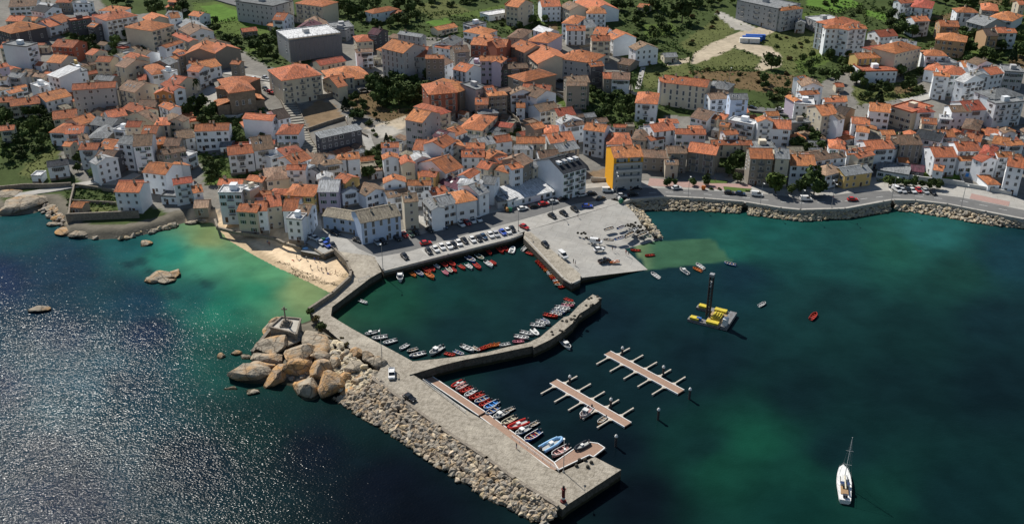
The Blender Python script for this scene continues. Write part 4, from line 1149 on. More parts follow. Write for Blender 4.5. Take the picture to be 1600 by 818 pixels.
# thin out what was read twice from neighbouring crops, and trim depths that run into the next house
def grid_pts(h, k=5):
    c = corners(h); s = (np.arange(k) + .5) / k; a, b_ = np.meshgrid(s, s); a = a.ravel()[:, None]; b_ = b_.ravel()[:, None]
    return c[0] + a * (c[1] - c[0]) + b_ * (c[3] - c[0])
def overlap(h, g):
    P = grid_pts(h); return inpoly(P[:,0], P[:,1], corners(g)).mean()
keep = []
for h in HOUSES:
    bad = False; c0 = corners(h).mean(0)
    for g in keep:
        if abs(c0[0] - g['c'][0]) > 45 or abs(c0[1] - g['c'][1]) > 45: continue
        for _ in range(12):
            a = overlap(h, g)
            if a > .2 and (c0[1] < g['c'][1]) and h['D'] > 5.2: h['D'] *= .9
            else: break
        for _ in range(12):
            a = overlap(g, h)
            if a > .2 and (c0[1] > g['c'][1]) and g['D'] > 5.2: g['D'] *= .9
            else: break
        a = max(overlap(h, g), overlap(g, h))
        if a > .5 and h['typ'] != 'X': bad = True; h['why'] = (a, g['uv']); break
    if not bad: h['c'] = corners(h).mean(0); keep.append(h)
# low lean-tos, sheds and back buildings that fill the gaps between the houses
FZ = [[(0,95),(110,60),(230,55),(300,80),(330,110),(300,170),(310,235),(230,270),(100,240),(95,150),(0,160)], [(320,240),(430,235),(500,250),(600,290),(720,300),(800,290),(850,240),(830,200),(740,190),(680,180),(650,215),(600,235),(540,245),(500,265),(460,270)],
      [(560,60),(700,70),(820,90),(880,110),(860,125),(740,130),(560,110)], [(850,190),(960,210),(1040,210),(1180,240),(1240,262),(1400,250),(1600,250),(1600,215),(1430,215),(1300,200),(1240,190),(1160,180),(1080,215),(1000,215),(900,190)]]
NOFILL = [(x0 + (x1 - x0) * t / 6, y0 + (y1 - y0) * t / 6) for L_ in ([(449,158),(462,185),(476,222),(490,250)], [(1020,155),(1165,170),(1245,180),(1355,196),(1430,208),(1520,198)], [(800,118),(860,132),(890,140)], [(905,0),(918,42),(925,60)], [(295,78),(325,104),(400,122),(440,128)], [(590,268),(575,222)], [(300,135),(350,175),(420,180)]) for (x0, y0), (x1, y1) in zip(L_, L_[1:]) for t in range(7)]
frn = random.Random(77); nf_ = 0
for P, cnt in zip(FZ, (64, 66, 16, 64)):
    us = [p[0] for p in P]; vs = [p[1] for p in P]; k = tr_ = 0
    while k < cnt and tr_ < 1500:
        tr_ += 1; u, v = frn.uniform(min(us), max(us)), frn.uniform(min(vs), max(vs))
        if not inpoly(np.array([u]), np.array([v]), P)[0]: continue
        if any(math.hypot(u - a_, (v - b_) * 1.3) < 17 for a_, b_ in NOFILL): continue
        p = at(u, v); g = min(keep, key=lambda q: math.hypot(q['c'][0] - p[0], q['c'][1] - p[1])); ang = g['ang'] + frn.choice((0, 0, math.pi / 2)); 
        if math.cos(ang) < .2: ang -= math.pi / 2
        W, D = frn.uniform(3.5, 7.5), frn.uniform(3, 5.5); stn = 1; H = stn * 2.85 + .25; n = np.array([-math.sin(ang), math.cos(ang)]); d = np.array([math.cos(ang), math.sin(ang)])
        h = dict(A=p[:2], W=W, D=D, ang=ang, ze=p[2] + H, H=H, typ=frn.choice('ppgfs'), wk=frn.choice('wcgswc'), rk=frn.choice('oobbgrn'), st=stn, uv=(u, v - H * 2.6), n=n, d=d); c = corners(h)
        if any(overlap(h, q) > 0 or overlap(q, h) > 0 for q in keep if abs(q['c'][0] - p[0]) < 30 and abs(q['c'][1] - p[1]) < 30): continue
        h['c'] = c.mean(0); keep.append(h); k += 1; nf_ += 1
print('gap fillers', nf_)
print('houses read', len(HOUSES), 'kept', len(keep), [(round(h['uv'][0]), round(h['uv'][1]), round(float(h['why'][0]), 1), round(h['why'][1][0]), round(h['why'][1][1])) for h in HOUSES if 'why' in h])
HOUSES = keep
for h in HOUSES:
    P_ = corners(h); m_ = P_.mean(0); P_ = m_ + (P_ - m_) * (1 + 2.4 / max(h['W'], h['D'])); h['terr'] = False
    for g in HOUSES:
        if g is not h and abs(g['c'][0] - m_[0]) < 30 and abs(g['c'][1] - m_[1]) < 30 and g['st'] > 1 and abs(math.sin(g['ang'] - h['ang'])) < .3:
            k_ = max((g['c'] - m_) @ h['d'], (m_ - g['c']) @ h['d'])
            if k_ > (h['W'] + g['W']) * .35 and (inpoly(P_[:,0], P_[:,1], corners(g)).any() or inpoly(corners(g)[:,0], corners(g)[:,1], P_).any()): h['terr'] = True; break
HC_ = {}
def add_windows(root, h, rnd):
    W, D, H, stn = h['W'], h['D'], h['H'], h['st']
    u, v = h['uv']
    def face(L, place, dens, floors, nmax):
        n = max(1, min(nmax, int(L / dens)))
        kind = rnd.choice(['a', 'a', 'a', 'b', 'c', 'e', 'shut_g', 'shut_b']) if L > 5 else 'e'
        for f in range(floors):
            z = H - 1.35 - f * 2.85
            if z < .9: continue
            for i in range(n):
                x = L * (i + .5) / n; k = kind
                if rnd.random() < (.3 if f == floors - 1 and stn > 2 else .12): continue
                if f != 1 and rnd.random() < .15: k = 'b' if k == 'a' and L > 6 else 'e'
                o = link('window', win_mesh(k), root); place(o, x, z)
    def fr(o, x, z): o.location = (x, 0, z)
    def rt(o, x, z): o.location = (W, x, z); o.rotation_euler = (0, 0, math.pi / 2)
    def lf(o, x, z): o.location = (0, D - x, z); o.rotation_euler = (0, 0, -math.pi / 2)
    face(W, fr, 2.7 if W < 25 else 3.4, stn, 9)
    if rnd.random() < .75: face(D, rt if h['uv'][0] < 800 else lf, 4.2, min(stn, 3), 3)
    if rnd.random() < .3: face(D, lf if h['uv'][0] < 800 else rt, 4.5, min(stn, 3), 2)
    if stn >= 3 and W > 6 and rnd.random() < (.35 if stn == 3 else .7):
        nb = 1 if W < 10 else (2 if W < 18 else 3)
        for f in range(1, min(stn, 4)):
            for i in range(nb):
                o = link('balcony', _WM['balcony'], root); o.location = (W * (i + .5) / nb, 0, H - 2.6 - (f - 1) * 2.85)
    if 5 < W < 13 and stn in (2, 3) and rnd.random() < .28:
        o = link('gallery', _WM['gallery'], root); o.location = (W / 2, 0, H - 1.45)
    if rnd.random() < .35:
        b = MB(); b.box(-.05, -.06, -1.0, W + .05, -.004, .9); b.obj('plinth', wall_m('s'), root)
    o = link('door', _WM['door'], root); o.location = (W * rnd.choice((.2, .35, .65, .8)), -.003, .02)
def build_house(h, name=None, label=None, cat=None, group=None, win=True):
    rnd = random.Random(int(h['uv'][0] * 31 + h['uv'][1] * 17)); W, D, H, stn = h['W'], h['D'], h['H'], h['st']
    cs = corners(h); zs = upland(cs[:,0], cs[:,1]); zb = h['ze'] - H; low = min(zs.min() - zb, 0) - .8
    one = stn == 1; big = stn >= 4 or W * D * stn > 900
    ter = h.get('terr') and not big and not one
    nm = name or ('outbuilding' if one else 'apartment_building' if big else 'terraced_house' if ter else 'house')
    root = empty(nm, (h['A'][0], h['A'][1], zb), h['ang'])
    wb, rb, rh = house_shape(h['typ'], W, D, H, low)
    wb.obj('walls', wall_m(h['wk']), root); ro = rb.obj('roof', roof_m(h['rk']), root)
    if win: add_windows(root, h, rnd)
    if h['typ'] in 'pgh' and not one:
        nch = 1 if W < 9 else 2 if W < 16 else 3
        for i in range(nch):
            if rnd.random() < .85:
                x = W * rnd.uniform(.15, .85); y = D * rnd.uniform(.35, .65)
                zr = {'p': rh * (1 - abs(y - D/2) / (D/2)), 'g': rh * (1 - abs(x - W/2) / (W/2)), 'h': rh * max(0, 1 - max(abs(y - D/2) / (D/2), abs(x - W/2) / (W/2)))}[h['typ']]
                o = link('chimney', _WM['chimney'], ro); o.location = (x, y, H + zr + .25)
        if h['typ'] == 'p' and rnd.random() < .3:
            for i in range(rnd.choice((1, 2, 2, 3))):
                o = link('skylight', _WM['skylight'], ro); yy = D * .25; o.location = (W * (.2 + .22 * i), yy, H + yy * SLOPE + .2); o.rotation_euler = (math.atan(SLOPE), 0, 0)
    if h['typ'] == 'f' and stn > 1:
        b = MB(); b.box(W * .4, D * .4, H + .162, W * .4 + min(3, W * .3), D * .4 + min(3, D * .4), H + 2.2); b.obj('stair_head', wall_m(h['wk']), root)
    if label: tag(root, label, cat, group)
    else:
        wn = WALL[h['wk']][0]; rn = ROOF[h['rk']][0]
        nf = {1: 'one', 2: 'two', 3: 'three', 4: 'four', 5: 'five'}[min(stn, 5)]
        shape = {'p': 'roof', 'g': 'gable', 'h': 'hipped roof', 's': 'sloping roof', 'f': 'flat roof'}[h['typ']]
        rn2 = rn.replace(' flat', '')
        kind = 'outbuilding' if one else 'block' if big else 'terraced house' if ter else 'house'
        desc = '%s-storey %s %s, %s %s' % (nf, wn, kind, rn2, shape) if not one else 'low %s outbuilding, %s %s' % (wn, rn2, shape)
        later(root, desc, h['uv'][0], h['uv'][1], {'outbuilding': 'outbuilding', 'block': 'apartment building', 'house': 'house', 'terraced house': 'terraced house'}[kind], 'outbuildings of the town' if one else 'blocks of the town' if big else 'houses of the town')
    h['root'] = root; h['roof'] = ro; h['rh'] = rh; h['zb'] = zb
    return root
def find_h(u, v):
    return min(HOUSES, key=lambda h: math.hypot(h['uv'][0] - u, h['uv'][1] - v))
# named landmarks
h = find_h(*T((780,130,5.1143), 1035, 591)); h['special'] = 1; h['wk'] = 'g'; build_house(h, label='five-storey block with bright orange side wall and orange roof', cat='apartment building', name='apartment_building')
b = MB(); b.box(-.14, 0, -2, -.003, h['D'], h['H'] + .2); b.add([(-.14,0,h['H']+.2),(-.003,0,h['H']+.2),(-.003,h['D'],h['H']+.2),(-.14,h['D'],h['H']+.2),(-.14,h['D']/2,h['H']+h['rh']),(-.003,h['D']/2,h['H']+h['rh'])], [(0,4,3),(1,2,5)]); b.obj('orange_side_wall', mat('orange_render', (.85,.42,.03), .8, (.75,.36,.03), 1), h['root'])
b = MB(); b.box(.0, -.34, h['H'] - 2.3, h['W'], -.18, h['H'] - 1.9); [b.box(x, -.34, h['H'] - 1.9, x + .8, -.18, h['H'] - .1) for x in (0, h['W'] * .47, h['W'] - .8)]; b.obj('orange_attic_front', MATS['orange_render'], h['root'])
for fz in (1, 2, 3):
    b = MB(); b.box(.6, -1.1, h['H'] - fz * 2.85 - .1, h['W'] - .6, -.12, h['H'] - fz * 2.85); b.box(.6, -1.1, h['H'] - fz * 2.85, h['W'] - .6, -1.04, h['H'] - fz * 2.85 + .95); b.obj('balcony', wall_m('g'), h['root'])
h = find_h(*T((780,130,5.1143), 604, 696)); h['special'] = 1; build_house(h, label='white block with dark slate roof and four white dormers', cat='apartment building', name='apartment_building')
for i in range(4):
    o = link('dormer', _WM['dormer'], h['roof']); yy = h['D'] * .3; xx = h['W'] * (.14 + .24 * i); o.scale = (.8, .8, .8)
    if h['typ'] == 'g': o.location = (h['W'] * .78, h['D'] * (.15 + .23 * i), h['H'] + (h['W'] * .22) * SLOPE - .1); o.rotation_euler = (0, 0, math.pi / 2)
    else: o.location = (xx, yy, h['H'] + yy * SLOPE)
for h in HOUSES:
    if 'special' not in h: build_house(h)
print('house roots', len(HOUSES))
# the church: nave, broad transept and two low annexes, all hipped
def church():
    A2 = (260,0,5.4536); parts = []
    L = [('nave', '535 797 752 768 120 3 h s o', 10.5), ('transept', '420 752 555 772 110 3 h s o', 9.5)]
    root = None
    for nm, ln, H in L:
        h = solve(ln, A2); dlt = H - h['H']; A = at(*T(A2, *map(float, ln.split()[:2])), H); B = at(*T(A2, *map(float, ln.split()[2:4])), H); ze = (A[2]+B[2])/2
        A = PZ(*T(A2, *map(float, ln.split()[:2])), ze); B = PZ(*T(A2, *map(float, ln.split()[2:4])), ze); d = B[:2]-A[:2]; W = float(np.hypot(*d)); ang = math.atan2(d[1], d[0])
        D = 24.0 if nm == 'nave' else 21.0
        if root is None: root = empty('church', (A[0], A[1], ze - H), ang); tag(root, 'large stone church with hipped orange roofs on its terrace', 'church'); z0 = ze - H
        wb, rb, rh = house_shape('h', W, D, H, -4); rel = Vector((A[0], A[1], ze - H)) - Vector(root.location); rel.rotate(Matrix.Rotation(-root.rotation_euler.z, 3, 'Z'))
        a = wb.obj(nm, mat('church_stone', (.25,.20,.15), .95, (.15,.12,.095), .8, .7, .5, 3), root, tuple(rel), ang - root.rotation_euler.z)
        r_ = rb.obj('roof', roof_m('o'), a)
        for i in range(3):
            o = link('window', win_mesh('c'), a); o.location = (W * (.25 + .25 * i), -.003, 5.5)
        if nm == 'nave':
            for x0, wd in ((-5.5, 5.4), (W + .05, 4.0)):
                b = MB(); b.box(x0, 1, -4, x0 + wd, 9, 5.2); c = b.obj('annex', MATS['church_stone'], root)
                b = MB(); s_ = 1 if x0 > 0 else -1; xa, xb = (x0 - .02, x0 + wd + .3) if x0 > 0 else (x0 - .3, x0 + wd + .02); za, zc = (6.6, 5.1) if x0 > 0 else (5.1, 6.6)
                b.add([(xa,.6,za),(xb,.6,zc),(xb,9.4,zc),(xa,9.4,za),(xa,.6,za+.2),(xb,.6,zc+.2),(xb,9.4,zc+.2),(xa,9.4,za+.2)], [(0,3,2,1),(4,5,6,7),(0,1,5,4),(1,2,6,5),(2,3,7,6),(3,0,4,7)]); b.obj('roof', roof_m('o'), c)
church()
# drape helper: strip of ground cover following the terrain (streets, paths)
def strip(name, uvs, width, m, lift=.22, step=3.0, cat=None, label=None):
    P = [at(u, v)[:2] for u, v in uvs]; Q = []
    for a, c in zip(P, P[1:]):
        n = max(1, int(np.hypot(*(c - a)) / step)); Q += [a + (c - a) * k / n for k in range(n)]
    Q.append(P[-1]); Q = np.array(Q); b = MB(); vs = []
    for i, q in enumerate(Q):
        d = Q[min(i+1, len(Q)-1)] - Q[max(i-1, 0)]; d /= np.hypot(*d) + 1e-9; n = np.array([-d[1], d[0]])
        z = max(float(upland(*(q + n * k))) for k in (-width/2, 0, width/2)) + lift
        for s in (1, -1): e = q + n * s * width / 2; vs += [(e[0], e[1], z), (e[0], e[1], z - 1.2)]
    n = len(Q); fs = []
    for i in range(n - 1):
        a, c = 4 * i, 4 * i + 4; fs += [(a, a+2, c+2, c), (a+1, a, c, c+1), (a+2, a+3, c+3, c+2)]
    b.add(vs, fs); return structure(b.obj(name, m))
strip('road', [(1040,155),(1100,160),(1165,170),(1200,174),(1245,180),(1300,188),(1355,196),(1385,206),(1430,208),(1470,202),(1520,198),(1620,188)], 7, ASPH)
strip('road', [(338,-3),(365,5),(395,13),(430,24),(470,34),(520,38)], 8, ASPH)
strip('road', [(800,118),(830,126),(860,132),(890,140)], 7, ASPH)
strip('road', [(905,-8),(900,8),(908,25),(918,42),(925,60)], 5, CON)
strip('street', [(295,78),(310,92),(325,104),(340,112),(400,122),(440,128)], 5, CON)
strip('street', [(1005,105),(1000,125),(996,140)], 2.5, CON)
strip('street', [(0,300),(30,305),(60,300),(110,292),(150,285),(185,286),(215,272)], 4.5, CON)
strip('street', [(1412,160),(1440,154),(1465,146)], 6.5, CON)
strip('street', [(884,300),(868,280),(862,262),(855,240)], 4, CON)
strip('street', [(660,365),(656,345),(652,330)], 4, CON); strip('street', [(495,365),(492,330),(492,300),(490,262)], 4, CON)
strip('street', [(590,268),(584,245),(575,222),(572,210)], 4, CON)
# the stepped street: ramp landings with risers
def stairs():
    P = [at(u, v) for u, v in [(449,158),(458,176),(468,200),(476,222),(490,244)]]; P = [p[:2] for p in P]
    Q = []
    for a, c in zip(P, P[1:]):
        n = max(1, round(np.hypot(*(c - a)) / 2.6)); Q += [a + (c - a) * k / n for k in range(n)]
    Q.append(P[-1]); b = MB(); c = MB(); zt = [float(upland(*q)) + .55 for q in Q]
    for i in range(len(Q) - 1):
        b.beam((Q[i][0], Q[i][1], zt[i]), (Q[i+1][0], Q[i+1][1], zt[i] - .02), 5.6, 3)
        m_ = Q[i+1] * .86 + Q[i] * .14
        c.beam((m_[0], m_[1], zt[i] + .03), (Q[i+1][0], Q[i+1][1], zt[i] + .03), 5.7, .3)
    r = empty('stepped_street', (0,0,0)); tag(r, 'long pale stepped street descending from the church square', 'stairway')
    b.obj('steps', mat('step_stone', (.25,.235,.2), .9, (.18,.17,.15), 1.0), r); c.obj('step_edges', mat('step_edge_stone', (.50,.47,.40), .9, (.4,.37,.32), 1.0), r)
    for s in (-1, 1):
        w_ = MB()
        for i in range(len(Q) - 1):
            d = Q[i+1] - Q[i]; d = d / np.hypot(*d); n = np.array([-d[1], d[0]]) * 3.05 * s
            w_.beam((*(Q[i] + n), zt[i] + .7), (*(Q[i+1] + n), zt[i+1] + .7), .35, 3)
        w_.obj('side_wall', SW, r)
stairs()
# church square
def plaza_on(name, uvs, m, dh=.5):
    P = [at(u, v) for u, v in uvs]; z = max(p[2] for p in P) * .6 + .4 * np.mean([p[2] for p in P]) + dh
    return structure(slab(name, [PZ(u, v, z) for u, v in uvs], z - 6, m, SW))
PLZ = mat('plaza_stone', (.44,.41,.36), .9, (.34,.32,.28), .4, .6)
# garden walls, each a wall of its own, standing on the terrain
def gwall(uvs, h, w_, label, m=None, name='stone_wall', dh=0):
    m = m or SW; b = MB(); Q = []
    P = [at(u, v)[:2] for u, v in uvs]
    for a, c in zip(P, P[1:]):
        n = max(1, int(np.hypot(*(c - a)) / 4)); Q += [a + (c - a) * k / n for k in range(n)]
    Q.append(P[-1])
    for a, c in zip(Q, Q[1:]):
        za, zc = float(upland(*a)), float(upland(*c)); b.beam((a[0],a[1],za+h), (c[0],c[1],zc+h), w_, h + 1.2)
    tag(b.obj(name, m), label, 'wall')
WW = mat('white_wall', (.55,.55,.53), .85, (.4,.4,.38), .6)
gwall([(105,345),(150,343),(218,340)], 3.0, .7, 'long stone garden wall above the left shore rocks')
gwall([(108,342),(111,318),(117,292)], 1.6, .6, 'side wall of the walled garden left of the waterfront house')
gwall([(118,292),(150,296),(186,302)], 1.4, .5, 'upper wall of the walled garden left of the waterfront house')
gwall([(110,316),(150,318),(182,320)], 1.3, .4, 'cross wall dividing the walled garden in two')
gwall([(0,298),(40,294),(70,294),(112,292)], 2.0, .6, 'dark stone wall of the lane at far left shore')
gwall([(820,141),(850,145),(890,152)], 1.8, .6, 'grey retaining wall under the central upper road')
gwall([(866,146),(885,158),(905,168),(918,160)], 1.2, .5, 'crenellated pale wall around the sloping lawn', WW)
gwall([(960,143),(985,147),(1003,150)], 1.3, .4, 'pale wall behind the central wood', WW)
gwall([(475,152),(500,156),(525,150)], 2.2, .6, 'curved wall above the bare earth slope')
gwall([(478,206),(510,195),(540,186)], 1.5, .4, 'grey wall between earth slope and long hall')
gwall([(278,153),(290,142),(305,137),(335,133)], 1.2, .4, 'curved dark wall of the church terrace', mat('dark_wall', (.07,.07,.065), .9, (.1,.1,.09), 1))
gwall([(345,184),(372,184),(380,181)], 1.2, .5, 'pale parapet in front of the church', WW)
gwall([(1370,272),(1400,278),(1440,284),(1480,288),(1505,292)], 2.3, .5, 'long white garden wall above the seaside parking', WW)
gwall([(1505,292),(1540,298),(1580,306)], 1.8, .5, 'white garden wall right of the seaside parking', WW)
gwall([(1492,263),(1500,275),(1504,286)], 1.2, .4, 'white wall left side of the pool garden', WW)
gwall([(1540,266),(1546,276),(1552,284)], 1.2, .4, 'white wall right side of the pool garden', WW)
gwall([(760,265),(800,262)], 1.2, .4, 'short yard wall behind the crowded centre')
gwall([(575,215),(545,200),(540,188)], 1.2, .4, 'hedge-side wall below the small park')
gwall([(1052,267),(1110,268),(1165,272)], 2.0, .5, 'stone wall behind the pink promenade garden')
gwall([(1170,258),(1171,270)], 1.8, .4, 'short white wall beside the walled tree garden', WW)
gwall([(923,283),(945,284),(958,283)], 1.8, .3, 'white hoarding wall left of the orange-walled block', WW)
gwall([(905,75),(935,70),(965,80)], 1.2, .4, 'grey wall curving under the hill houses')
gwall([(60,138),(110,142),(140,135)], 1.2, .4, 'grey yard wall beside the white modern house')
gwall([(900,88),(925,92),(950,90)], 1.2, .4, 'yard wall behind the red-roofed corner block')
gwall([(785,170),(810,190),(818,210)], 1.5, .4, 'stone wall left of the central gardens')
gwall([(800,195),(822,197)], 1.5, .4, 'short stone wall in the central gardens')
# swimming pool
p = at(1526, 277); r = empty('swimming_pool', p, -.5); tag(r, 'small blue swimming pool in a garden at right', 'swimming pool')
b = MB(); b.box(-5, -3, -1, 5, 3, .35); b.obj('rim', PLZ, r); b = MB(); b.box(-4.3, -2.3, .2, 4.3, 2.3, .38); b.obj('pool_water', mat('pool_water', (.03,.22,.62), .1, (.05,.3,.7), .6), r)
# silos and containers of the building site
for u, v in [(1204,36),(1207,34),(1218,33)]:
    p = at(u, v); r = empty('silo', p); later(r, 'white building-site silo', u, v, 'silo', 'silos of the building site')
    b = MB(); b.lathe([(1.3,3.0),(1.5,3.4),(1.5,8.6),(1.0,9.2),(.2,9.4)], 14); b.lathe([(.3,1.2),(1.3,3.0)], 14); b.obj('tank', WHITE, r)
    b = MB(); [b.bar((x, y, 0), (x, y, 3.4), .1, 6) for x in (-1.1, 1.1) for y in (-1.1, 1.1)]; b.obj('legs', GALV, r)
BL = mat('blue_container', (.03,.10,.38), .6, (.05,.13,.4), 1)
for i, (u, v, m, l) in enumerate([(1171,67,WHITE,'pale site container in front of the blue ones'),(1175,64,BL,'blue site container behind the pale one'),(1180,61.5,BL,'blue site container at the back of the three')]):
    p = at(u, v); r = empty('site_container', p, -.12); tag(r, l, 'container', 'site containers beside the track')
    b = MB(); b.box(-5.5,-1.2,.1,5.5,1.2,2.7); b.box(-5.3,-1.3,0,-5.0,1.3,.1); b.box(5.0,-1.3,0,5.3,1.3,.1); 
    b.obj('body', m, r); b = MB(); [b.box(-5.4+k*.6,-1.24,.3,-5.2+k*.6,-1.2,2.5) for k in range(18)]; b.obj('ribs', m, r)
    b = MB(); b.box(-1,-1.26,.2,0,-1.2,2.2); b.obj('door', GALV, r)

# scaffolding standing in front of the grey block under works
h = find_h(*T((260,0,5.4536), 1260, 312)); r = empty('scaffolding', h['root'].location, h['ang']); tag(r, 'steel scaffolding with dark netting on the grey block under works', 'scaffolding')
b = MB(); W_ = h['W']; nx_ = int(W_ / 2.4)
for i in range(nx_ + 1):
    x = W_ * i / nx_
    for y in (-1.5, -.5): b.bar((x, y, -1), (x, y, h['H'] + 1.6), .07, 5)
for k in range(6):
    z = 1.2 + k * 2.2
    for y in (-1.5, -.5): b.bar((0, y, z), (W_, y, z), .05, 5)
b.obj('poles', GALV, r); b = MB(); [b.box(0, -1.45, 1.0 + k * 2.2, W_, -.55, 1.06 + k * 2.2) for k in range(6)]; b.obj('boards', mat('scaffold_board', (.25,.19,.12), .9), r)
b = MB(); [b.box(W_ * i / nx_ + .1, -1.56, .5, W_ * (i + 1) / nx_ - .1, -1.53, h['H'] - .5) for i in range(nx_)]; b.obj('netting', mat('scaffold_net', (.17,.175,.19), .9), r)
# ================================================================ TREES
def leaf_m(name, c, c2): return mat(name, c, .9, c2, .7, .7, rnd=.35)
LEAF = {'b': leaf_m('leaves_dark', (.048,.075,.024), (.075,.105,.032)), 'l': leaf_m('leaves_light', (.11,.15,.035), (.07,.10,.025)), 'm': leaf_m('leaves_mid', (.07,.105,.032), (.105,.14,.042)),
        'c': leaf_m('needles', (.018,.035,.016), (.03,.045,.02)), 's': leaf_m('shrub_leaves', (.07,.095,.03), (.04,.06,.02)), 'r': leaf_m('dry_leaves', (.14,.10,.04), (.08,.07,.03)), 'p': leaf_m('palm_fronds', (.045,.07,.02), (.08,.10,.03))}
BARK = mat('bark', (.10,.075,.055), .95, (.06,.045,.035), 3, .6)
def crown_mesh(seed, kind, n=520):
    """unit crown: leaf clumps through an uneven volume, radius about 1, from z=0 to about 2"""
    r = np.random.RandomState(seed); b = MB(); lob = []
    k = 9 if kind != 'cone' else 1
    for i in range(k):
        a = r.rand() * 6.28; q = r.rand() ** .5 * .62; lob.append((math.cos(a) * q, math.sin(a) * q, .55 + r.rand() * .95, .34 + r.rand() * .28))
    vs = []; fs = []
    for i in range(n):
        if kind == 'cone':
            z = r.rand() ** 1.3; rad = (1 - z) ** .8 * (.75 + .25 * r.rand()); a = r.rand() * 6.28; c = np.array([math.cos(a) * rad, math.sin(a) * rad, z * 2.6 + .1])
        else:
            L = lob[r.randint(k)]; d = r.normal(size=3); d /= np.linalg.norm(d); q = L[3] * (.55 + .5 * r.rand()); c = np.array([L[0] + d[0] * q, L[1] + d[1] * q, L[2] + d[2] * q * .85])
        s = .085 + .10 * r.rand(); nrm = r.normal(size=3) + (c - np.array([0, 0, .8])) * 1.2; nrm /= np.linalg.norm(nrm)
        t = np.cross(nrm, r.normal(size=3)); t /= np.linalg.norm(t); w_ = np.cross(nrm, t); o = len(vs)
        for aa in (0, 1.3, 2.5, 3.8, 5.1): rr = s * (.7 + .6 * r.rand()); vs.append(tuple(c + t * math.cos(aa) * rr + w_ * math.sin(aa) * rr))
        fs.append((o, o+1, o+2, o+3, o+4))
    b.add(vs, fs); return b
def trunk_mesh(seed):
    r = np.random.RandomState(seed); b = MB(); b.bar((0,0,-.5), (.02,.03,.75), .07, 7, .045)
    for i in range(5):
        a = i * 1.3 + r.rand(); b.bar((.02,.03,.45 + .06 * i), (math.cos(a) * .45, math.sin(a) * .45, .95 + .15 * r.rand()), .035, 5, .012)
    return b
TM = {}
for kd in 'blmsrc':
    TM[kd] = []
    for s in range(4 if kd in 'bm' else 3):
        TM[kd].append(crown_mesh(s + 10 * 'blmsrc'.index(kd), 'cone' if kd == 'c' else 'round', 560 if kd != 's' else 300).mesh('crown', [LEAF[kd]]))
TRK = [trunk_mesh(i).mesh('trunk', [BARK]) for i in range(3)]
def palm_mesh():
    b = MB(); r = np.random.RandomState(3)
    for k in range(22):
        a = k * 2.4; up = .7 - (k % 5) * .25; prev = Vector((0, 0, 0)); wd = .05
        for j in range(1, 7):
            t = j / 6; p = Vector((math.cos(a) * t * 1.0, math.sin(a) * t * 1.0, up * t - .9 * t * t)); sd_ = Vector((-math.sin(a), math.cos(a), 0))
            w0 = .16 * math.sin(math.pi * (j - 1) / 6.5 + .3); w1 = .16 * math.sin(math.pi * j / 6.5 + .3) * (j < 6)
            dr = Vector((0, 0, -.10))
            b.add([prev, prev + sd_ * w0 + dr, p + sd_ * w1 + dr, p, prev - sd_ * w0 + dr, p - sd_ * w1 + dr], [(0,1,2,3),(0,3,5,4)]); prev = p
    return b.mesh('fronds', [LEAF['p']])
PALM = palm_mesh(); PTR = MB(); PTR.bar((0,0,-.5),(0,0,1),.05,8,.04); PTR = PTR.mesh('trunk', [BARK])
TN = {'b': ('broadleaf_tree','dark green broadleaf tree','tree','broadleaf trees'), 'l': ('broadleaf_tree','bright light green tree','tree','light green trees'), 'm': ('broadleaf_tree','mid green leafy tree','tree','leafy trees'),
      's': ('shrub','low rounded green shrub','shrub','shrubs'), 'r': ('shrub','brownish dry shrub','shrub','dry shrubs'), 'c': ('conifer','dark pointed conifer','conifer','conifers'), 'p': ('palm_tree','palm with spreading fronds','palm','palms')}
trnd = random.Random(5)
def in_house(x, y, m_=.6):
    for h in HOUSES:
        c = h['c']
        if abs(c[0]-x) < 20 and abs(c[1]-y) < 20:
            dx, dy = x - h['A'][0], y - h['A'][1]; a = dx*h['d'][0]+dy*h['d'][1]; b_ = dx*h['n'][0]+dy*h['n'][1]
            if -m_ < a < h['W']+m_ and -m_ < b_ < h['D']+m_: return True
    return False
def tree(u, v, wpx, kind, p=None, label=None):
    p = at(u, v) if p is None else p
    if in_house(p[0], p[1]) and not label: return False
    dep = p[1] * ct + (HC - p[2]) * st_; rad = wpx / 2 * dep / F
    nm, desc, cat, grp = TN[kind]
    if wpx < 12 and kind in 'bml' and not label: nm, desc, cat, grp = 'shrub', {'b': 'tall dark green bush', 'm': 'tall mid green bush', 'l': 'light green bush'}[kind], 'bush', 'bushes'
    root = empty(nm, (p[0], p[1], p[2]), trnd.random() * 6.28)
    if kind == 'p':
        H = rad * 2.3; t = link('trunk', PTR, root); t.scale = (H * .8, H * .8, H); f = link('fronds', PALM, root, (0, 0, H)); f.scale = (rad * 1.1,) * 3
    else:
        low = kind in 'sr'
        hgt = rad * (1.0 if not low else .7) * trnd.uniform(.85, 1.2); base = 0 if low else rad * .35
        c = link('crown', trnd.choice(TM[kind]), root, (0, 0, base - rad * (.25 if low else .1))); c.scale = (rad * trnd.uniform(.95, 1.15), rad * trnd.uniform(.9, 1.1), hgt)
        t = link('trunk', trnd.choice(TRK), root); ts = rad * (1.0 if not low else .6); t.scale = (ts, ts, hgt * .9 + base)
    if label: tag(root, label, cat, grp)
    else: later(root, desc, u, v, cat, grp)
    return True
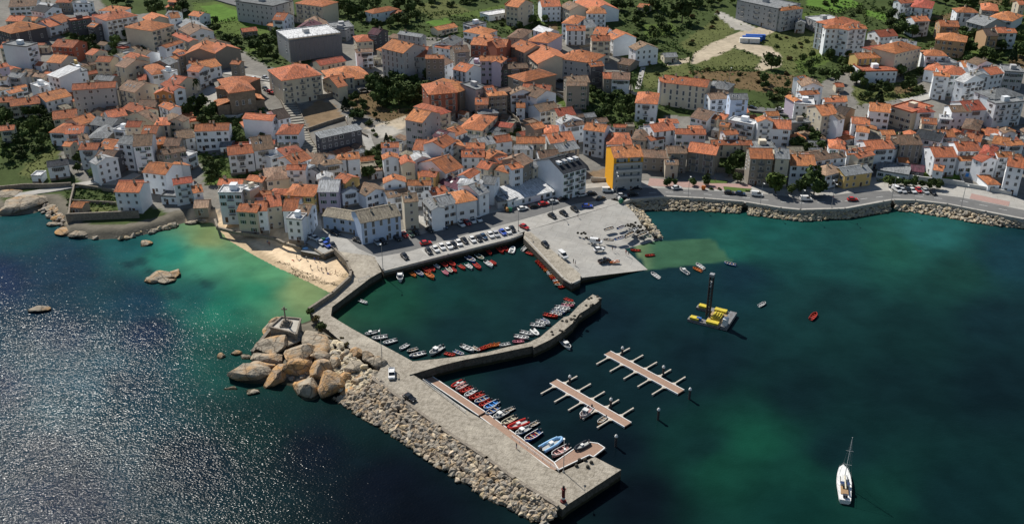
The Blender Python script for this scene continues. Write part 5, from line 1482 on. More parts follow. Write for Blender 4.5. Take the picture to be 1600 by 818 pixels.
ZONES = [
 ([(0,172),(78,170),(95,215),(60,245),(0,258)], 26, 10, 20, 'bbbms'), ([(105,58),(170,48),(225,65),(232,82),(150,95)], 16, 9, 16, 'bbms'), ([(168,0),(262,0),(300,28),(262,30),(200,22)], 11, 12, 20, 'bbm'),
 ([(345,62),(450,50),(460,95),(420,102),(345,78)], 15, 9, 18, 'bbsm'), ([(300,40),(340,35),(345,60),(310,58)], 4, 9, 14, 'sm'),
 ([(520,14),(640,12),(665,38),(600,48),(522,34)], 18, 11, 19, 'bbbm'), ([(600,-4),(790,0),(700,14),(640,10)], 12, 9, 16, 'bms'),
 ([(578,132),(680,117),(694,140),(634,172),(588,168)], 24, 14, 22, 'bbm'), ([(530,148),(575,160),(590,180),(576,198),(545,185)], 11, 9, 15, 'bbs'),
 ([(798,30),(852,28),(868,50),(800,52)], 10, 8, 14, 'bms'), ([(950,8),(1050,6),(1060,40),(1020,78),(975,60)], 24, 9, 18, 'bbbms'), ([(1055,2),(1160,0),(1150,10),(1060,14)], 8, 9, 14, 'bm'),
 ([(1178,130),(1240,122),(1240,164),(1180,160)], 8, 11, 17, 'bms'), ([(1250,92),(1325,84),(1342,132),(1262,132)], 17, 9, 16, 'sbmm'), ([(1330,122),(1436,112),(1450,148),(1340,160)], 15, 9, 18, 'bbms'),
 ([(1378,28),(1432,36),(1440,60),(1395,60)], 9, 12, 19, 'bb'), ([(1455,62),(1600,66),(1595,112),(1480,100)], 22, 9, 17, 'bbm'), ([(1450,0),(1530,0),(1525,14),(1460,16)], 7, 10, 16, 'bb'), ([(1560,0),(1600,0),(1600,20),(1570,22)], 4, 9, 14, 'bm'),
 ([(288,168),(338,163),(345,196),(296,202)], 8, 12, 19, 'bb'), ([(360,196),(430,184),(424,228),(362,228)], 14, 8, 14, 'bmb'), ([(308,244),(360,240),(392,270),(328,290)], 8, 8, 14, 'mbs'),
 ([(566,246),(598,240),(602,274),(570,282)], 7, 13, 18, 'bb'), ([(922,146),(990,155),(1008,188),(938,186)], 18, 10, 16, 'bbm'), ([(958,190),(1015,200),(1005,206),(950,206)], 8, 9, 14, 'mb'),
 ([(1238,200),(1288,206),(1286,248),(1240,242)], 12, 11, 18, 'bb'), ([(1136,236),(1172,234),(1168,258),(1142,262)], 6, 11, 16, 'bb'), ([(112,252),(168,262),(160,280),(110,282)], 5, 10, 16, 'bm'),
 ([(742,206),(800,200),(800,222),(748,225)], 6, 9, 14, 'ms'), ([(1365,208),(1420,214),(1418,224),(1365,222)], 5, 8, 12, 'bs'), ([(1075,100),(1180,108),(1240,118),(1240,140),(1090,128)], 12, 5, 9, 'srs'), ([(1200,55),(1270,55),(1290,85),(1230,100)], 12, 5, 9, 'rss'),
 ([(1060,25),(1130,20),(1140,50),(1070,75)], 9, 5, 10, 'ssr'), ([(1440,225),(1480,250),(1470,265),(1420,262)], 5, 7, 11, 'ms'), ([(520,225),(560,222),(560,200),(620,205),(630,232),(580,236)], 7, 6, 10, 'sm'),
 ([(1500,50),(1600,45),(1600,60),(1500,62)], 5, 8, 12, 'bm'), ([(1010,115),(1080,118),(1090,135),(1020,138)], 6, 6, 10, 'ms'), ([(760,40),(800,20),(840,15),(800,45)], 5, 6, 10, 's'), ([(1270,0),(1420,10),(1370,45),(1290,36)], 9, 6, 12, 'bs')]
nt_ = 0
for P, n, lo, hi, kinds in ZONES:
    us = [p[0] for p in P]; vs = [p[1] for p in P]; k = 0; tr_ = 0; done = []
    while k < n and tr_ < 900:
        tr_ += 1; u, v = trnd.uniform(min(us), max(us)), trnd.uniform(min(vs), max(vs))
        if not inpoly(np.array([u]), np.array([v]), P)[0]: continue
        wd = trnd.uniform(lo, hi) * 1.2
        if any(math.hypot(u - a, (v - b_) * 1.6) < (wd + c_) * .25 for a, b_, c_ in done): continue
        if tree(u, v, wd, trnd.choice(kinds)): done.append((u, v, wd)); k += 1; nt_ += 1
for u, v, wd, kd, l in [(1065,36,34,'b','tallest dark tree standing alone left of the dirt track'),(1205,108,26,'b','round dark bush-like tree at the curve of the track'),(1211,303,34,'l','big round bright green tree on the coast promenade'),(1271,305,40,'b','big dark tree on promenade beside the beige building'),(1250,300,20,'b','small dark tree between big round tree and beige building'),(1236,303,16,'m','small tree just right of the big round tree'),
 (1043,292,14,'b','promenade tree nearest the orange-walled block'),(1053,290,13,'b','second promenade tree from the orange-walled block'),(1082,291,12,'m','small promenade tree beside the pink paving'),(1103,290,16,'b','dark promenade tree left of the small lawn'),(1111,297,9,'s','low shrub by the coast road left of lawn'),(1124,297,9,'s','low shrub by the coast road below lawn'),(1152,285,18,'b','reddish-dark tree behind the small lawn'),(1168,300,8,'s','low shrub at right end of the small lawn'),(1139,275,18,'m','tree in front of the walled garden, promenade side'),
 (1388,291,16,'m','first tree of the row above the parked cars, far left'),(1400,290,16,'m','second tree of the row above the parked cars'),(1413,291,15,'b','third tree of the row above the parked cars'),(1426,292,16,'m','fourth tree of the row above the parked cars'),(1440,294,15,'b','fifth tree of the row above the parked cars'),(1453,295,16,'m','sixth tree of the row above the parked cars'),(1465,297,15,'m','last tree of the row above the parked cars, far right'),
 (304,146,20,'p','tall palm on the church terrace'),(985,148,24,'p','tall palm beside the terraced houses above central wood'),(1372,166,20,'c','tall dark cypress right of hillside garden'),(1581,98,16,'c','dark slender conifer at the upper right meadow'),(540,172,14,'c','dark conifer on the earth slope by small park'),(604,222,10,'c','small pointed conifer below the small park'),(1213,175,11,'p','small palm near upper hillside road'),
 (485,492,15,'b','dark bush at the landward end of the chapel platform'),(502,515,16,'b','dark bush beside the pier and boulders'),(494,500,13,'r','olive scrub bush between platform and pier'),(1510,270,9,'m','small garden tree left of the pool'),(1520,268,9,'m','small garden tree behind the pool'),(1490,270,8,'s','small garden shrub left of the white wall')]:
    P_ = at(u, v) if v < 400 else PZ(u, v, 3.2); tree(u, v, wd, kd, P_, l); nt_ += 1
print('trees', nt_)
# scrub: ground cover of leaf tufts over the green plots
def scrub(name, polys, n, size, m, seed, label):
    r = np.random.RandomState(seed); V = []; Fc = []
    for P, wgt, kd in polys:
        us = [p[0] for p in P]; vs = [p[1] for p in P]; k = int(n * wgt); u = r.uniform(min(us), max(us), k * 3); v = r.uniform(min(vs), max(vs), k * 3); i = inpoly(u, v, P); u, v = u[i][:k], v[i][:k]
        if not len(u): continue
        # project through the mean height plane, then drop on the terrain
        pk = np.array(['veg'] * len(u), dtype='<U8')
        for k2, P2 in PAINT: pk[inpoly(u, v, P2)] = k2
        i = pk == kd; u, v = u[i], v[i]
        z = np.array([at(a, b_)[2] for a, b_ in P]).mean(); dx = u - 800; dyb = 409 - v; d2 = -F * st_ + dyb * ct; t = (z - HC) / d2; x = dx * t; y = (F * ct + dyb * st_) * t
        zz = upland(x, y)
        for a in range(len(x)):
            if in_house(x[a], y[a], .3): continue
            s = size * r.uniform(.5, 1.5); c = np.array([x[a], y[a], zz[a] + s * .25])
            for q in range(3):
                an = r.rand() * 6.28; t1 = np.array([math.cos(an), math.sin(an), r.uniform(-.3,.3)]) * s; t2 = np.array([-math.sin(an) * .5, math.cos(an) * .5, r.uniform(.3, 1)]) * s * .6; o = len(V); cc = c + r.normal(size=3) * s * .4
                V += [tuple(cc - t1 - t2 * .6), tuple(cc + t1 - t2 * .6), tuple(cc + t1 * .7 + t2), tuple(cc - t1 * .7 + t2)]; Fc.append((o, o+1, o+2, o+3))
    b = MB(); b.add(V, Fc); tag(b.obj(name, m), label, 'vegetation', kind='stuff')
VP = [(P, 1) for k, P in PAINT if k == 'veg']
def area(P): return abs(sum(P[i][0]*P[i-1][1]-P[i-1][0]*P[i][1] for i in range(len(P)))) / 2
cl = lambda P: [(min(max(a, -30), 1630), max(b_, -20)) for a, b_ in P]
VP = [(cl(P), area(cl(P)) / 100, 'veg') for P, _ in VP]
scrub('undergrowth', VP, 9, .6, LEAF['m'], 1, 'tangled dark green undergrowth filling the gardens and hillside')
MP = [(cl(P), area(cl(P)) / 100, k) for k, P in PAINT if k in ('meadow', 'grass', 'dry')]
scrub('meadow_grass', MP, 9, .3, LEAF['s'], 2, 'tufted meadow grass on the open plots')
# hedges along the field boundaries
def hedge(uvs, h, wd, label, k='m'):
    P = [at(u, v)[:2] for u, v in uvs]; r = np.random.RandomState(int(uvs[0][0])); V = []; Fc = []
    for a, c in zip(P, P[1:]):
        L_ = np.hypot(*(c - a)); 
        for _ in range(int(L_ * 9)):
            q = a + (c - a) * r.rand() + r.normal(size=2) * wd * .3; z = float(upland(*q)) + r.rand() * h; s = r.uniform(.25, .6); n = r.normal(size=3); n /= np.linalg.norm(n); t = np.cross(n, [.3,.5,.8]); t /= np.linalg.norm(t); w_ = np.cross(n, t); c3 = np.array([q[0], q[1], z]); o = len(V)
            V += [tuple(c3 + t*s), tuple(c3 + w_*s*.8), tuple(c3 - t*s), tuple(c3 - w_*s*.8)]; Fc.append((o,o+1,o+2,o+3))
    b = MB(); b.add(V, Fc); tag(b.obj('hedge', LEAF[k]), label, 'hedge', 'hedges between the fields')
for a_ in [([(312,40),(350,36),(395,24)],1.8,1.6,'dark hedge across the middle of the bright green field'),([(300,52),(345,58),(400,62)],2.2,2,'hedge at the lower edge of the bright green field'),([(372,10),(400,20),(430,30)],1.6,1.2,'hedge beside the upper left road'),([(655,28),(690,22),(720,20)],1.8,1.6,'hedge above the small bright plot, top middle'),([(700,30),(740,34),(780,28),(815,14)],2,1.6,'hedge between top middle meadows'),
 ([(770,48),(810,54),(850,52)],1.8,1.6,'hedge below the bushy slope, top middle'),([(1000,60),(1040,58),(1080,40)],2.2,2,'dark hedge left of the dirt track, upper'),([(1040,70),(1080,86),(1078,98)],1.6,1.4,'hedge beside the meadow house'),([(1078,112),(1120,110),(1180,110),(1190,112)],2.2,1.8,'dark hedge between green slope and brown meadow'),([(1080,112),(1088,128),(1092,140)],1.6,1.4,'short hedge left edge of brown meadow'),
 ([(1262,14),(1310,22),(1350,10)],2.2,2,'hedge under the brightest upper right field'),([(1340,12),(1352,24),(1352,34)],2,1.6,'hedge between two bright upper right fields'),([(1390,36),(1385,24),(1360,10)],1.6,1.2,'hedge along lane at upper right'),([(1450,42),(1500,30),(1530,16)],1.6,1.4,'hedge below the tan upper right field'),([(1240,112),(1290,90),(1300,60)],2.4,2.4,'overgrown hedge down the right hillside'),([(1330,150),(1400,152),(1440,148)],1.8,1.6,'hedge above the right concrete lane'),([(1370,284),(1420,287),(1475,291)],1.6,1.6,'long clipped hedge above the seaside parking')]: hedge(*a_)
# ================================================================ ROCKS
ROCKC = [mat('boulder_pale', (.54,.45,.33), .95, (.30,.25,.19), .9, .7, .6, 2, rnd=.35, c3=(.42,.28,.13), scale3=.35, tide=.25), mat('boulder_grey', (.36,.32,.265), .95, (.20,.18,.15), .7, .7, .6, 2, rnd=.3, tide=.25)]
GRAN = mat('granite', (.36,.31,.24), .95, (.20,.175,.14), .5, .85, 1.0, 1.6, c3=(.48,.26,.09), scale3=.12, tide=.4, cracks=.2)
GRANO = mat('granite_ochre', (.48,.28,.12), .95, (.27,.22,.17), .45, .85, 1.0, 1.6, c3=(.35,.31,.25), scale3=.2, tide=.4, cracks=.24)
def rock_geo(seed, sub=2, rough=.22, blocky=.5):
    import bmesh
    bm = bmesh.new(); bmesh.ops.create_icosphere(bm, subdivisions=sub, radius=1); r = np.random.RandomState(seed)
    pl = [(lambda d: d / np.linalg.norm(d))(r.normal(size=3)) for _ in range(15)]; off = r.uniform(.5, .88, 15)
    for v in bm.verts:
        p = np.array(v.co); 
        for n_, o_ in zip(pl, off):
            q = p @ n_
            if q > o_: p = p - n_ * (q - o_) * (.6 + .4 * blocky)
        p = p * (1 + rough * .5 * math.sin(3.1 * p[0] + seed) * math.cos(2.7 * p[1] + seed * 2) * math.sin(2.3 * p[2] + seed * 1.3)); v.co = p
    vs = [tuple(v.co) for v in bm.verts]; fs = [tuple(x.index for x in f.verts) for f in bm.faces]; bm.free(); return vs, fs
RG = [rock_geo(i, 1, .2, 1) for i in range(8)]; RG2 = [rock_geo(50 + i, 3, .25, 1.0) for i in range(10)]
rr_ = np.random.RandomState(4)
BMESH = []
for i, (vs, fs) in enumerate(RG):
    for m in ROCKC: b = MB(); b.add(vs, fs); BMESH.append(b.mesh('boulder', [m]))
def riprap(top, bot, zt, zb_, n, size, indiv, label, group, seed):
    """boulders heaped between a top line (under the wall) and the waterline"""
    r = np.random.RandomState(seed)
    def along(L, t): 
        P = [np.array(q, float) for q in L]; s = [0]
        for a, c in zip(P, P[1:]): s.append(s[-1] + np.hypot(*(c - a)[:2]))
        x = t * s[-1]; k = min(np.searchsorted(s, x, side='right') - 1, len(P) - 2); f = (x - s[k]) / (s[k+1] - s[k] + 1e-9); return P[k] + (P[k+1] - P[k]) * f
    Tt = [PZ(u, v, zt) for u, v in top]; Bt = [PZ(u, v, zb_) for u, v in bot]
    b = MB(); K = 40; vs = []
    for i in range(K + 1): vs += [tuple(along(Tt, i / K) - np.array([0,0,.6])), tuple(along(Bt, i / K) - np.array([0,0,.8]))]
    b.add(vs, [(2*i, 2*i+1, 2*i+3, 2*i+2) for i in range(K)]); structure(b.obj('rubble_bed', QWALL))
    items = []
    for i in range(n):
        t = (i + r.rand()) / n; a, c = along(Tt, t), along(Bt, t); f = r.rand(); p = a + (c - a) * f
        s = size * r.uniform(.55, 1.35); items.append((p[0], p[1], p[2] - .15 + r.uniform(-.1, .35), s, r.rand() * 6.28, r.rand() * 6.28, r.randint(len(BMESH)), f))
    order = sorted(range(n), key=lambda i: -items[i][3] / (items[i][1] + 50))
    S_ = MB()
    for rank, i in enumerate(order):
        x, y, z, s, a1, a2, k, f = items[i]; sc = Vector((s * r.uniform(.8, 1.3), s * r.uniform(.7, 1.1), s * r.uniform(.5, .85)))
        if rank < indiv:
            o = link('boulder', BMESH[k], None, (x, y, z)); o.rotation_euler = (a1 * .15, a2 * .15, a1); o.scale = sc
            tq = i / n; lb = '%s boulder on the pier slope, %s, %s' % ('pale tan' if k % 2 == 0 else 'grey', 'up against the kerb' if f < .3 else 'halfway down' if f < .7 else 'down at the waterline', 'headland end' if tq < .33 else 'middle stretch' if tq < .66 else 'beacon end')
            tag(o, lb, 'boulder', group)
        else:
            M = Matrix.Translation((x, y, z)) @ Matrix.Rotation(a1, 4, 'Z') @ Matrix.Rotation(a2 * .15, 4, 'X') @ Matrix.Diagonal((*sc, 1)); vs, fs = RG[k // 2]; S_.add([tuple(M @ Vector(v)) for v in vs], fs, 0 if r.rand() < .65 else 1)
    if S_.v: tag(S_.obj('boulder_bank', ROCKC), label + ', heaped together', 'boulders', kind='stuff')
riprap([(588,600),(632,630),(687,671),(760,719),(805,752),(872,793)], [(520,622),(560,650),(620,685),(690,735),(760,778),(850,822)], 3.0, -.1, 1700, 1.02, 290, 'pale tan boulder on the outer slope of the main pier', 'boulders of the main pier', 1)
riprap([(985,314),(1040,310),(1100,313),(1158,318)], [(1005,329),(1035,330),(1100,331),(1158,335)], 2.4, -.2, 420, 1.0, 0, 'pale boulders below the coast road nearest the slipway', '', 2)
riprap([(1170,319),(1220,328),(1250,331),(1320,329),(1389,316)], [(1168,337),(1215,342),(1252,347),(1320,343),(1390,332)], 2.4, -.2, 620, 1.0, 0, 'pale boulders below the middle of the coast road', '', 3)
riprap([(1400,315.5),(1430,316),(1480,322),(1540,334),(1600,346),(1700,370)], [(1400,330),(1430,333),(1480,341),(1540,352),(1600,358),(1700,384)], 2.4, -.2, 620, 1.05, 0, 'pale boulders below the coast road at right', '', 4)
riprap([(974,318),(990,330),(1003,345),(1017,360),(1020,368)], [(998,324),(1008,335),(1018,350),(1030,364),(1036,371)], 2.2, 0, 240, .95, 0, 'pale boulders along the right edge of the slipway', '', 5)
riprap([(572,585),(600,598)], [(545,600),(590,605)], 3.0, 1.5, 40, 1.0, 0, 'boulders where natural rock meets the pier', '', 6)
def big_rock(u, v, wpx, hpx, ang, m, seed, label, z=None, thick=.6):
    """one natural rock, about wpx wide and hpx deep as seen"""
    z = z if z is not None else 1.0
    p = PZ(u, v, z); dep = p[1] * ct + (HC - p[2]) * st_; s = dep / F; w_ = wpx * s / 2; k = .5 + (v - 409) / 3000; d_ = hpx * s / 2 / k * .8
    vs, fs = RG2[seed % len(RG2)]; b = MB(); b.add(vs, fs); o = b.obj('rock', m, None, tuple(p)); o.scale = (w_ * 1.27, d_ * 1.32, min(w_, d_) * thick * 1.4); o.rotation_euler = (0, 0, R(ang)); smooth(o)
    mod = o.modifiers.new('edges', 'EDGE_SPLIT'); mod.split_angle = R(17)
    tag(o, label, 'rock', 'natural rocks of the shore'); return o
D1 = (330,420,4.09)
BIG = [(455,400,250,150,0,0,9,2.0,'grey rock mass carrying the headland terrace',.25),(520,440,180,130,20,0,0,2.4,'grey rock right under the headland terrace',.3),(412,478,225,165,-18,0,1,3.2,'broad grey slab directly below the chapel platform',.3),(355,568,205,85,-5,0,2,2.4,'grey slab second below the chapel platform',.45),(330,625,160,75,10,1,3,2,'cracked ochre-edged slab third below the chapel platform',.5),
 (235,672,245,120,4,0,4,1.4,'dark grey flat-topped rock at far left of headland',.6),(420,690,125,150,-20,1,5,1.6,'rounded orange-brown boulder below the slabs',.9),(560,560,230,140,35,0,6,3.0,'big smooth grey dome right of the slabs',.6),(660,470,150,190,30,0,7,3.4,'pale sloping rock face beside the dark bushes',.4),
 (545,650,170,100,20,1,8,1.6,'brown jagged rock in the shaded cleft',.9),(705,665,150,115,-10,1,9,2.8,'large orange boulder in the middle of headland',.8),(775,745,175,130,15,1,0,1.8,'large ochre-orange boulder near the water, centre',.8),(615,765,150,160,25,0,2,1.2,'pale grey tapering rock nearest the camera',.9),
 (790,600,90,80,0,0,5,3.2,'small grey boulder behind the orange ones',.8),(860,555,90,60,20,0,1,3.4,'grey boulder near the pier on the headland top',.7),(935,545,95,65,-15,1,3,3.6,'tan boulder high on the headland by the pier',.7),(910,640,120,100,10,0,4,2.8,'wide grey-tan rock right of the orange boulders',.7),
 (850,700,95,100,-10,1,6,2.2,'rusty boulder between orange and grey rocks',.8),(960,700,100,80,15,1,7,2.0,'ochre rock where the boulder slope begins',.7),(1060,600,110,85,-12,0,8,3.3,'grey rock beside the parked pickup',.6),(1040,690,110,70,12,0,9,2.6,'flat reddish-grey rock by the pier kerb',.5),(1000,560,80,60,40,0,0,3.5,'small pale rock on top of the headland',.7),
 (130,768,100,36,0,0,1,.3,'flat rock awash, left of the two small ones',.6),(265,783,95,45,0,0,2,.3,'flat rock awash, right of the two small ones',.6),(72,562,55,45,0,0,3,.2,'small pale rock in the water, farthest left of headland',.8),(162,545,65,42,0,1,4,.2,'low tan rock in the water beside the platform ramp',.7),(225,570,90,50,15,0,5,.3,'brown low rock at the ramp foot',.6),
 (410,330,70,55,-20,1,6,3.0,'tan rock poking out behind the chapel platform',.6),(880,780,90,90,0,1,7,.8,'ochre rock at the start of boulder bank, waterside',.8),(700,560,110,80,0,0,8,3.3,'rough brown rock in the heather-like scrub',.5)]
for u, v, a, b_, an, mi, sd_, z, l, th in BIG: big_rock(*T(D1, u, v), a / 4.09, b_ / 4.09, an, (GRAN, GRANO)[mi], sd_, l, z - .6, th)
SM = [(255,431,40,14,10,0,'low pale rock islet offshore from the beach, main slab'),(272,428,26,13,-8,0,'right-hand rock of the pale islet'),(240,437,26,12,5,0,'left-hand rock of the pale islet'),(262,438,22,9,0,0,'front rock of the pale islet'),(60,483,28,10,5,0,'solitary low rock far out left'),(229,380,20,9,10,0,'small flat rock off the left shore'),(395,612,18,7,0,0,'tiny rock beside headland waterline'),
 (35,318,60,26,25,0,'huge smooth dark whaleback rock at far left shore'),(10,308,40,26,25,0,'sloping rock at the extreme left shore'),(84,326,22,10,20,0,'ribbed rock left of the garden wall, upper'),(96,327,20,9,15,0,'ribbed rock beside the garden wall corner'),(92,340,22,10,15,1,'tan rock under the garden wall corner'),(82,350,18,8,0,0,'low rock nearest the far left waterline'),
 (104,362,26,12,0,1,'tan rock at the left end of shore rocks'),(125,366,30,14,10,0,'split rock of the shore row, second from left'),(141,360,30,16,-5,1,'creased rock of the shore row, third from left'),(158,366,26,13,15,0,'pale rock of the shore row, fourth from left'),(172,358,26,16,0,0,'upright rock of the shore row, fifth from left'),(184,365,24,12,5,1,'tan rock of the shore row, sixth from left'),
 (198,358,28,14,20,1,'orange stained rock of the shore row'),(212,354,26,13,15,0,'grey rock right of the orange stained one'),(226,350,24,12,10,0,'sloping rock of the shore row under the dark house'),(240,359,26,8,12,0,'long low rock right part of shore row'),(254,354,30,10,20,0,'last long rock of the shore row towards beach'),(268,352,16,7,10,0,'small rock at the end of shore row'),(150,352,24,10,0,0,'rock against the foot of the garden wall, left'),(190,350,26,9,0,0,'rock against the foot of the garden wall, right'),
 (300,347,16,6,0,0,'small dark rock left of the beach, first'),(315,345,14,6,0,0,'small dark rock left of the beach, second')]
for i, (u, v, a, b_, an, mi, l) in enumerate(SM): big_rock(u, v, a * 1.1, b_ * 1.25, an, (GRAN, GRANO)[mi], i, l, .3 if v > 345 else .8, .36)
riprap([(104,350),(150,347),(215,346),(268,349)], [(98,366),(150,374),(200,373),(275,356)], 1.0, .05, 110, 1.5, 0, 'broken shore rocks under the garden wall', '', 11)
riprap([(72,320),(90,326),(102,340)], [(60,332),(78,342),(96,358)], .9, .1, 40, 1.4, 0, 'broken shore rocks left of the garden wall', '', 12)
# natural debris between the headland boulders
riprap([(500,520),(540,545),(580,580)], [(505,590),(545,620),(575,625)], 3.2, .6, 230, 1.35, 0, 'broken natural stones between the headland boulders', '', 9)
riprap([(470,545),(500,560)], [(440,595),(500,610)], 2.4, .3, 40, 1.3, 0, 'broken stones in the headland clefts', '', 10)
for i in range(34):
    u, v = 498 + 78 * rr_.rand(), 512 + 44 * rr_.rand()
    if inpoly(np.array([u]), np.array([v]), [(500,508),(545,530),(580,553),(560,560),(520,548),(496,530)])[0]: tree(u, v, 5 + 5 * rr_.rand(), 'r' if rr_.rand() < .7 else 's', PZ(u, v, 2.7))
# chapel platform with calvary
r = empty('lookout_platform', PZ(447, 512, 4.2)); tag(r, 'walled stone terrace on the headland boulders', 'platform')
o0 = Vector(r.location); zpz = 4.9
pl_ = [tuple(Vector(PZ(u, v, zpz)) - o0) for u, v in [(422,512),(440,496),(470,499),(463,524),(455,520)]]
slab('floor', pl_, -3.4, PLZ, SW, r)
Pw = [Vector(p) for p in pl_]; b = MB()
for p, q in zip(Pw, Pw[1:] + Pw[:1]): b.beam(p + Vector((0,0,.5)), q + Vector((0,0,.5)), .5, .6)
b.obj('parapet', SW, r)
r2 = empty('stone_cross', PZ(447, 507, zpz)); tag(r2, 'weathered stone calvary cross on stepped base, headland terrace', 'monument')
b = MB(); b.box(-1.6,-1.6,0,1.6,1.6,.5); b.box(-1.15,-1.15,.5,1.15,1.15,1.0); b.box(-.7,-.7,1.0,.7,.7,1.8); b.obj('base', SW, r2)
b = MB(); b.bar((0,0,1.8),(0,0,4.6),.28,8,.2); b.obj('shaft', SW, r2); b = MB(); b.box(-.18,-.18,4.6,.18,.18,6.2); b.box(-.8,-.16,5.2,.8,.16,5.55); b.obj('cross', SW, r2)
gwall_pts = [PZ(422, 513, 3.5), PZ(408, 530, 2.6), PZ(394, 548, 1.2)]
b = MB()
for p, q in zip(gwall_pts, gwall_pts[1:]): b.beam(p, q, 1.0, 3)
tag(b.obj('stone_ramp', SW), 'narrow stone ramp running down left of the headland terrace', 'ramp')
# ================================================================ VEHICLES
PC = {'w': ('white', (.70,.70,.69)), 'k': ('black', (.015,.016,.018)), 'g': ('silver', (.40,.41,.42)), 'r': ('red', (.42,.02,.02)), 'b': ('dark blue', (.02,.05,.10)), 'B': ('bright blue', (.03,.08,.42)), 'd': ('dark green', (.02,.045,.035))}
def car_paint(k): return mat('car_paint_' + PC[k][0].replace(' ', '_'), PC[k][1], .3, coat=.6)
TYRE = mat('tyre', (.02,.02,.02), .9); CGL = mat('car_glass', (.02,.025,.03), .08, spec=.7); LAMPM = mat('lamp_glass', (.6,.6,.58), .2); REARM = mat('rear_lamp', (.35,.02,.02), .3)
def prof_mesh(name, prof, hw, m, taper=None):
    """profile in x-z swept across y, with rounded shoulders"""
    b = MB(); n = len(prof); rows = []
    for y, k, dz in ((-hw, .93, -.0), (-hw * .93, 1.0, .0), (hw * .93, 1.0, .0), (hw, .93, 0)):
        zc = sum(p[1] for p in prof) / n; xc = sum(p[0] for p in prof) / n
        tp = lambda p: (xc + (p[0] - xc) * (k if k < 1 else 1), y * (1 - (taper or 0) * max(0, (p[1] - prof[0][1]))), zc + (p[1] - zc) * (k if k < 1 else 1))
        rows.append([tp(p) for p in prof])
    vs = [p for r_ in rows for p in r_]; fs = [(k*n+i, (k+1)*n+i, (k+1)*n+(i+1)%n, k*n+(i+1)%n) for k in range(3) for i in range(n)] + [tuple(range(n)), tuple(range(3*n, 4*n))[::-1]]
    b.add(vs, fs); me = b.mesh(name, [m]); return me
VEH = {}
def vehicle_proto(typ, k):
    key = typ + k
    if key in VEH: return None
    cn = PC[k][0]; nm = {'car': 'parked_car', 'van': 'parked_van', 'pick': 'pickup_truck'}[typ]
    root = empty(nm, (0,0,0)); P = car_paint(k)
    if typ == 'car':
        body = [(-2.1,.32),(-2.12,.72),(-1.95,.88),(-1.2,.92),(.95,.90),(1.75,.80),(2.08,.62),(2.1,.32)]; cab = [(-1.78,.90),(-1.25,1.42),(.15,1.45),(1.0,.90)]; L = 2.1; hw = .86
    elif typ == 'van':
        body = [(-2.3,.35),(-2.32,1.1),(-2.28,1.15),(1.5,1.12),(2.2,.92),(2.32,.6),(2.3,.35)]; cab = [(-2.26,1.13),(-2.2,1.95),(.7,1.98),(1.55,1.11)]; L = 2.3; hw = .93
    else:
        body = [(-2.4,.4),(-2.42,.95),(-.2,.97),(1.4,.95),(2.2,.85),(2.4,.5),(2.38,.4)]; cab = [(-.3,.96),(-.15,1.6),(.75,1.62),(1.4,.95)]; L = 2.4; hw = .9
    bo = link('body', prof_mesh('body', body, hw, P), root)
    g = link('windows', prof_mesh('windows', cab, hw * .86, CGL), root)
    top = cab[2][1]; b = MB(); b.box(cab[1][0] - (.02 if typ == 'car' else .1), -hw*.80, top - .04, cab[2][0] + .02, hw*.80, top + .035); b.obj('roof_panel', P, root)
    if typ == 'van': b = MB(); [b.box(-2.2, s*hw*.86 - .03, 1.14, .0, s*hw*.86 + .03, 1.93) for s in (-1, 1)]; b.obj('side_panel', P, root)
    if typ == 'pick': b = MB(); b.box(-2.35,-.82,.98,-.4,-.76,1.25); b.box(-2.35,.76,.98,-.4,.82,1.25); b.box(-2.38,-.82,.98,-2.32,.82,1.25); b.obj('load_bed', P, root)
    for x in (-L * .62, L * .64):
        for s in (-1, 1):
            b = MB(); b.bar((x, s * (hw - .2), .32), (x, s * (hw + .02), .32), .32, 12); wo = b.obj('wheel', TYRE, root); b = MB(); b.bar((x, s * (hw + .0), .32), (x, s * (hw + .035), .32), .17, 8); b.obj('rim', GALV, wo)
    for s in (-1, 1):
        b = MB(); b.box(L - .12, s * .55 - .17, .58, L + .0, s * .55 + .17, .72); b.obj('headlight', LAMPM, root)
        b = MB(); b.box(-L - .03, s * .6 - .12, .62, -L + .08, s * .6 + .12, .8); b.obj('tail_light', REARM, root)
    VEH[key] = [root, False]; return root
def place_vehicle(tile, u1, v1, u2, v2, typ, k, z, label, group):
    A, B = T(tile, u1, v1), T(tile, u2, v2); c = ((A[0] + B[0]) / 2, (A[1] + B[1]) / 2 + 1.0)
    p = PZ(*c, z) if z is not None else at(*c); zz = p[2]; a, b_ = PZ(*A, zz), PZ(*B, zz); ang = math.atan2(b_[1] - a[1], b_[0] - a[0])
    vehicle_proto(typ, k); V = VEH[typ + k]
    if not V[1]: o = V[0]; V[1] = True
    else: o = copy_tree(V[0])
    kidsof(V[0]); [kidsof(q) for q in kidsof(V[0])]
    o.location = (p[0], p[1], zz + .03); o.rotation_euler = (0, 0, ang); tag(o, None, {'car': 'car', 'van': 'van', 'pick': 'pickup'}[typ], group)
    if label: o['label'] = label
    else: later(o, '%s %s' % (PC[k][0], {'car': 'car', 'van': 'van', 'pick': 'pickup'}[typ]), c[0], c[1], {'car': 'car', 'van': 'van', 'pick': 'pickup'}[typ], group)
C3 = (520,270,5.1143); C2 = (260,270,5.1143); C4 = (780,270,4.5429); C5 = (1040,270,4.5429); C6 = (1300,270,4.5433); D5 = (500,580,4.546); D2 = (540,360,4.09)
NUM = ['leftmost', 'second', 'third', 'fourth', 'fifth', 'sixth', 'seventh', 'eighth', 'ninth', 'tenth', 'eleventh', 'twelfth', 'thirteenth', 'fourteenth', 'fifteenth']
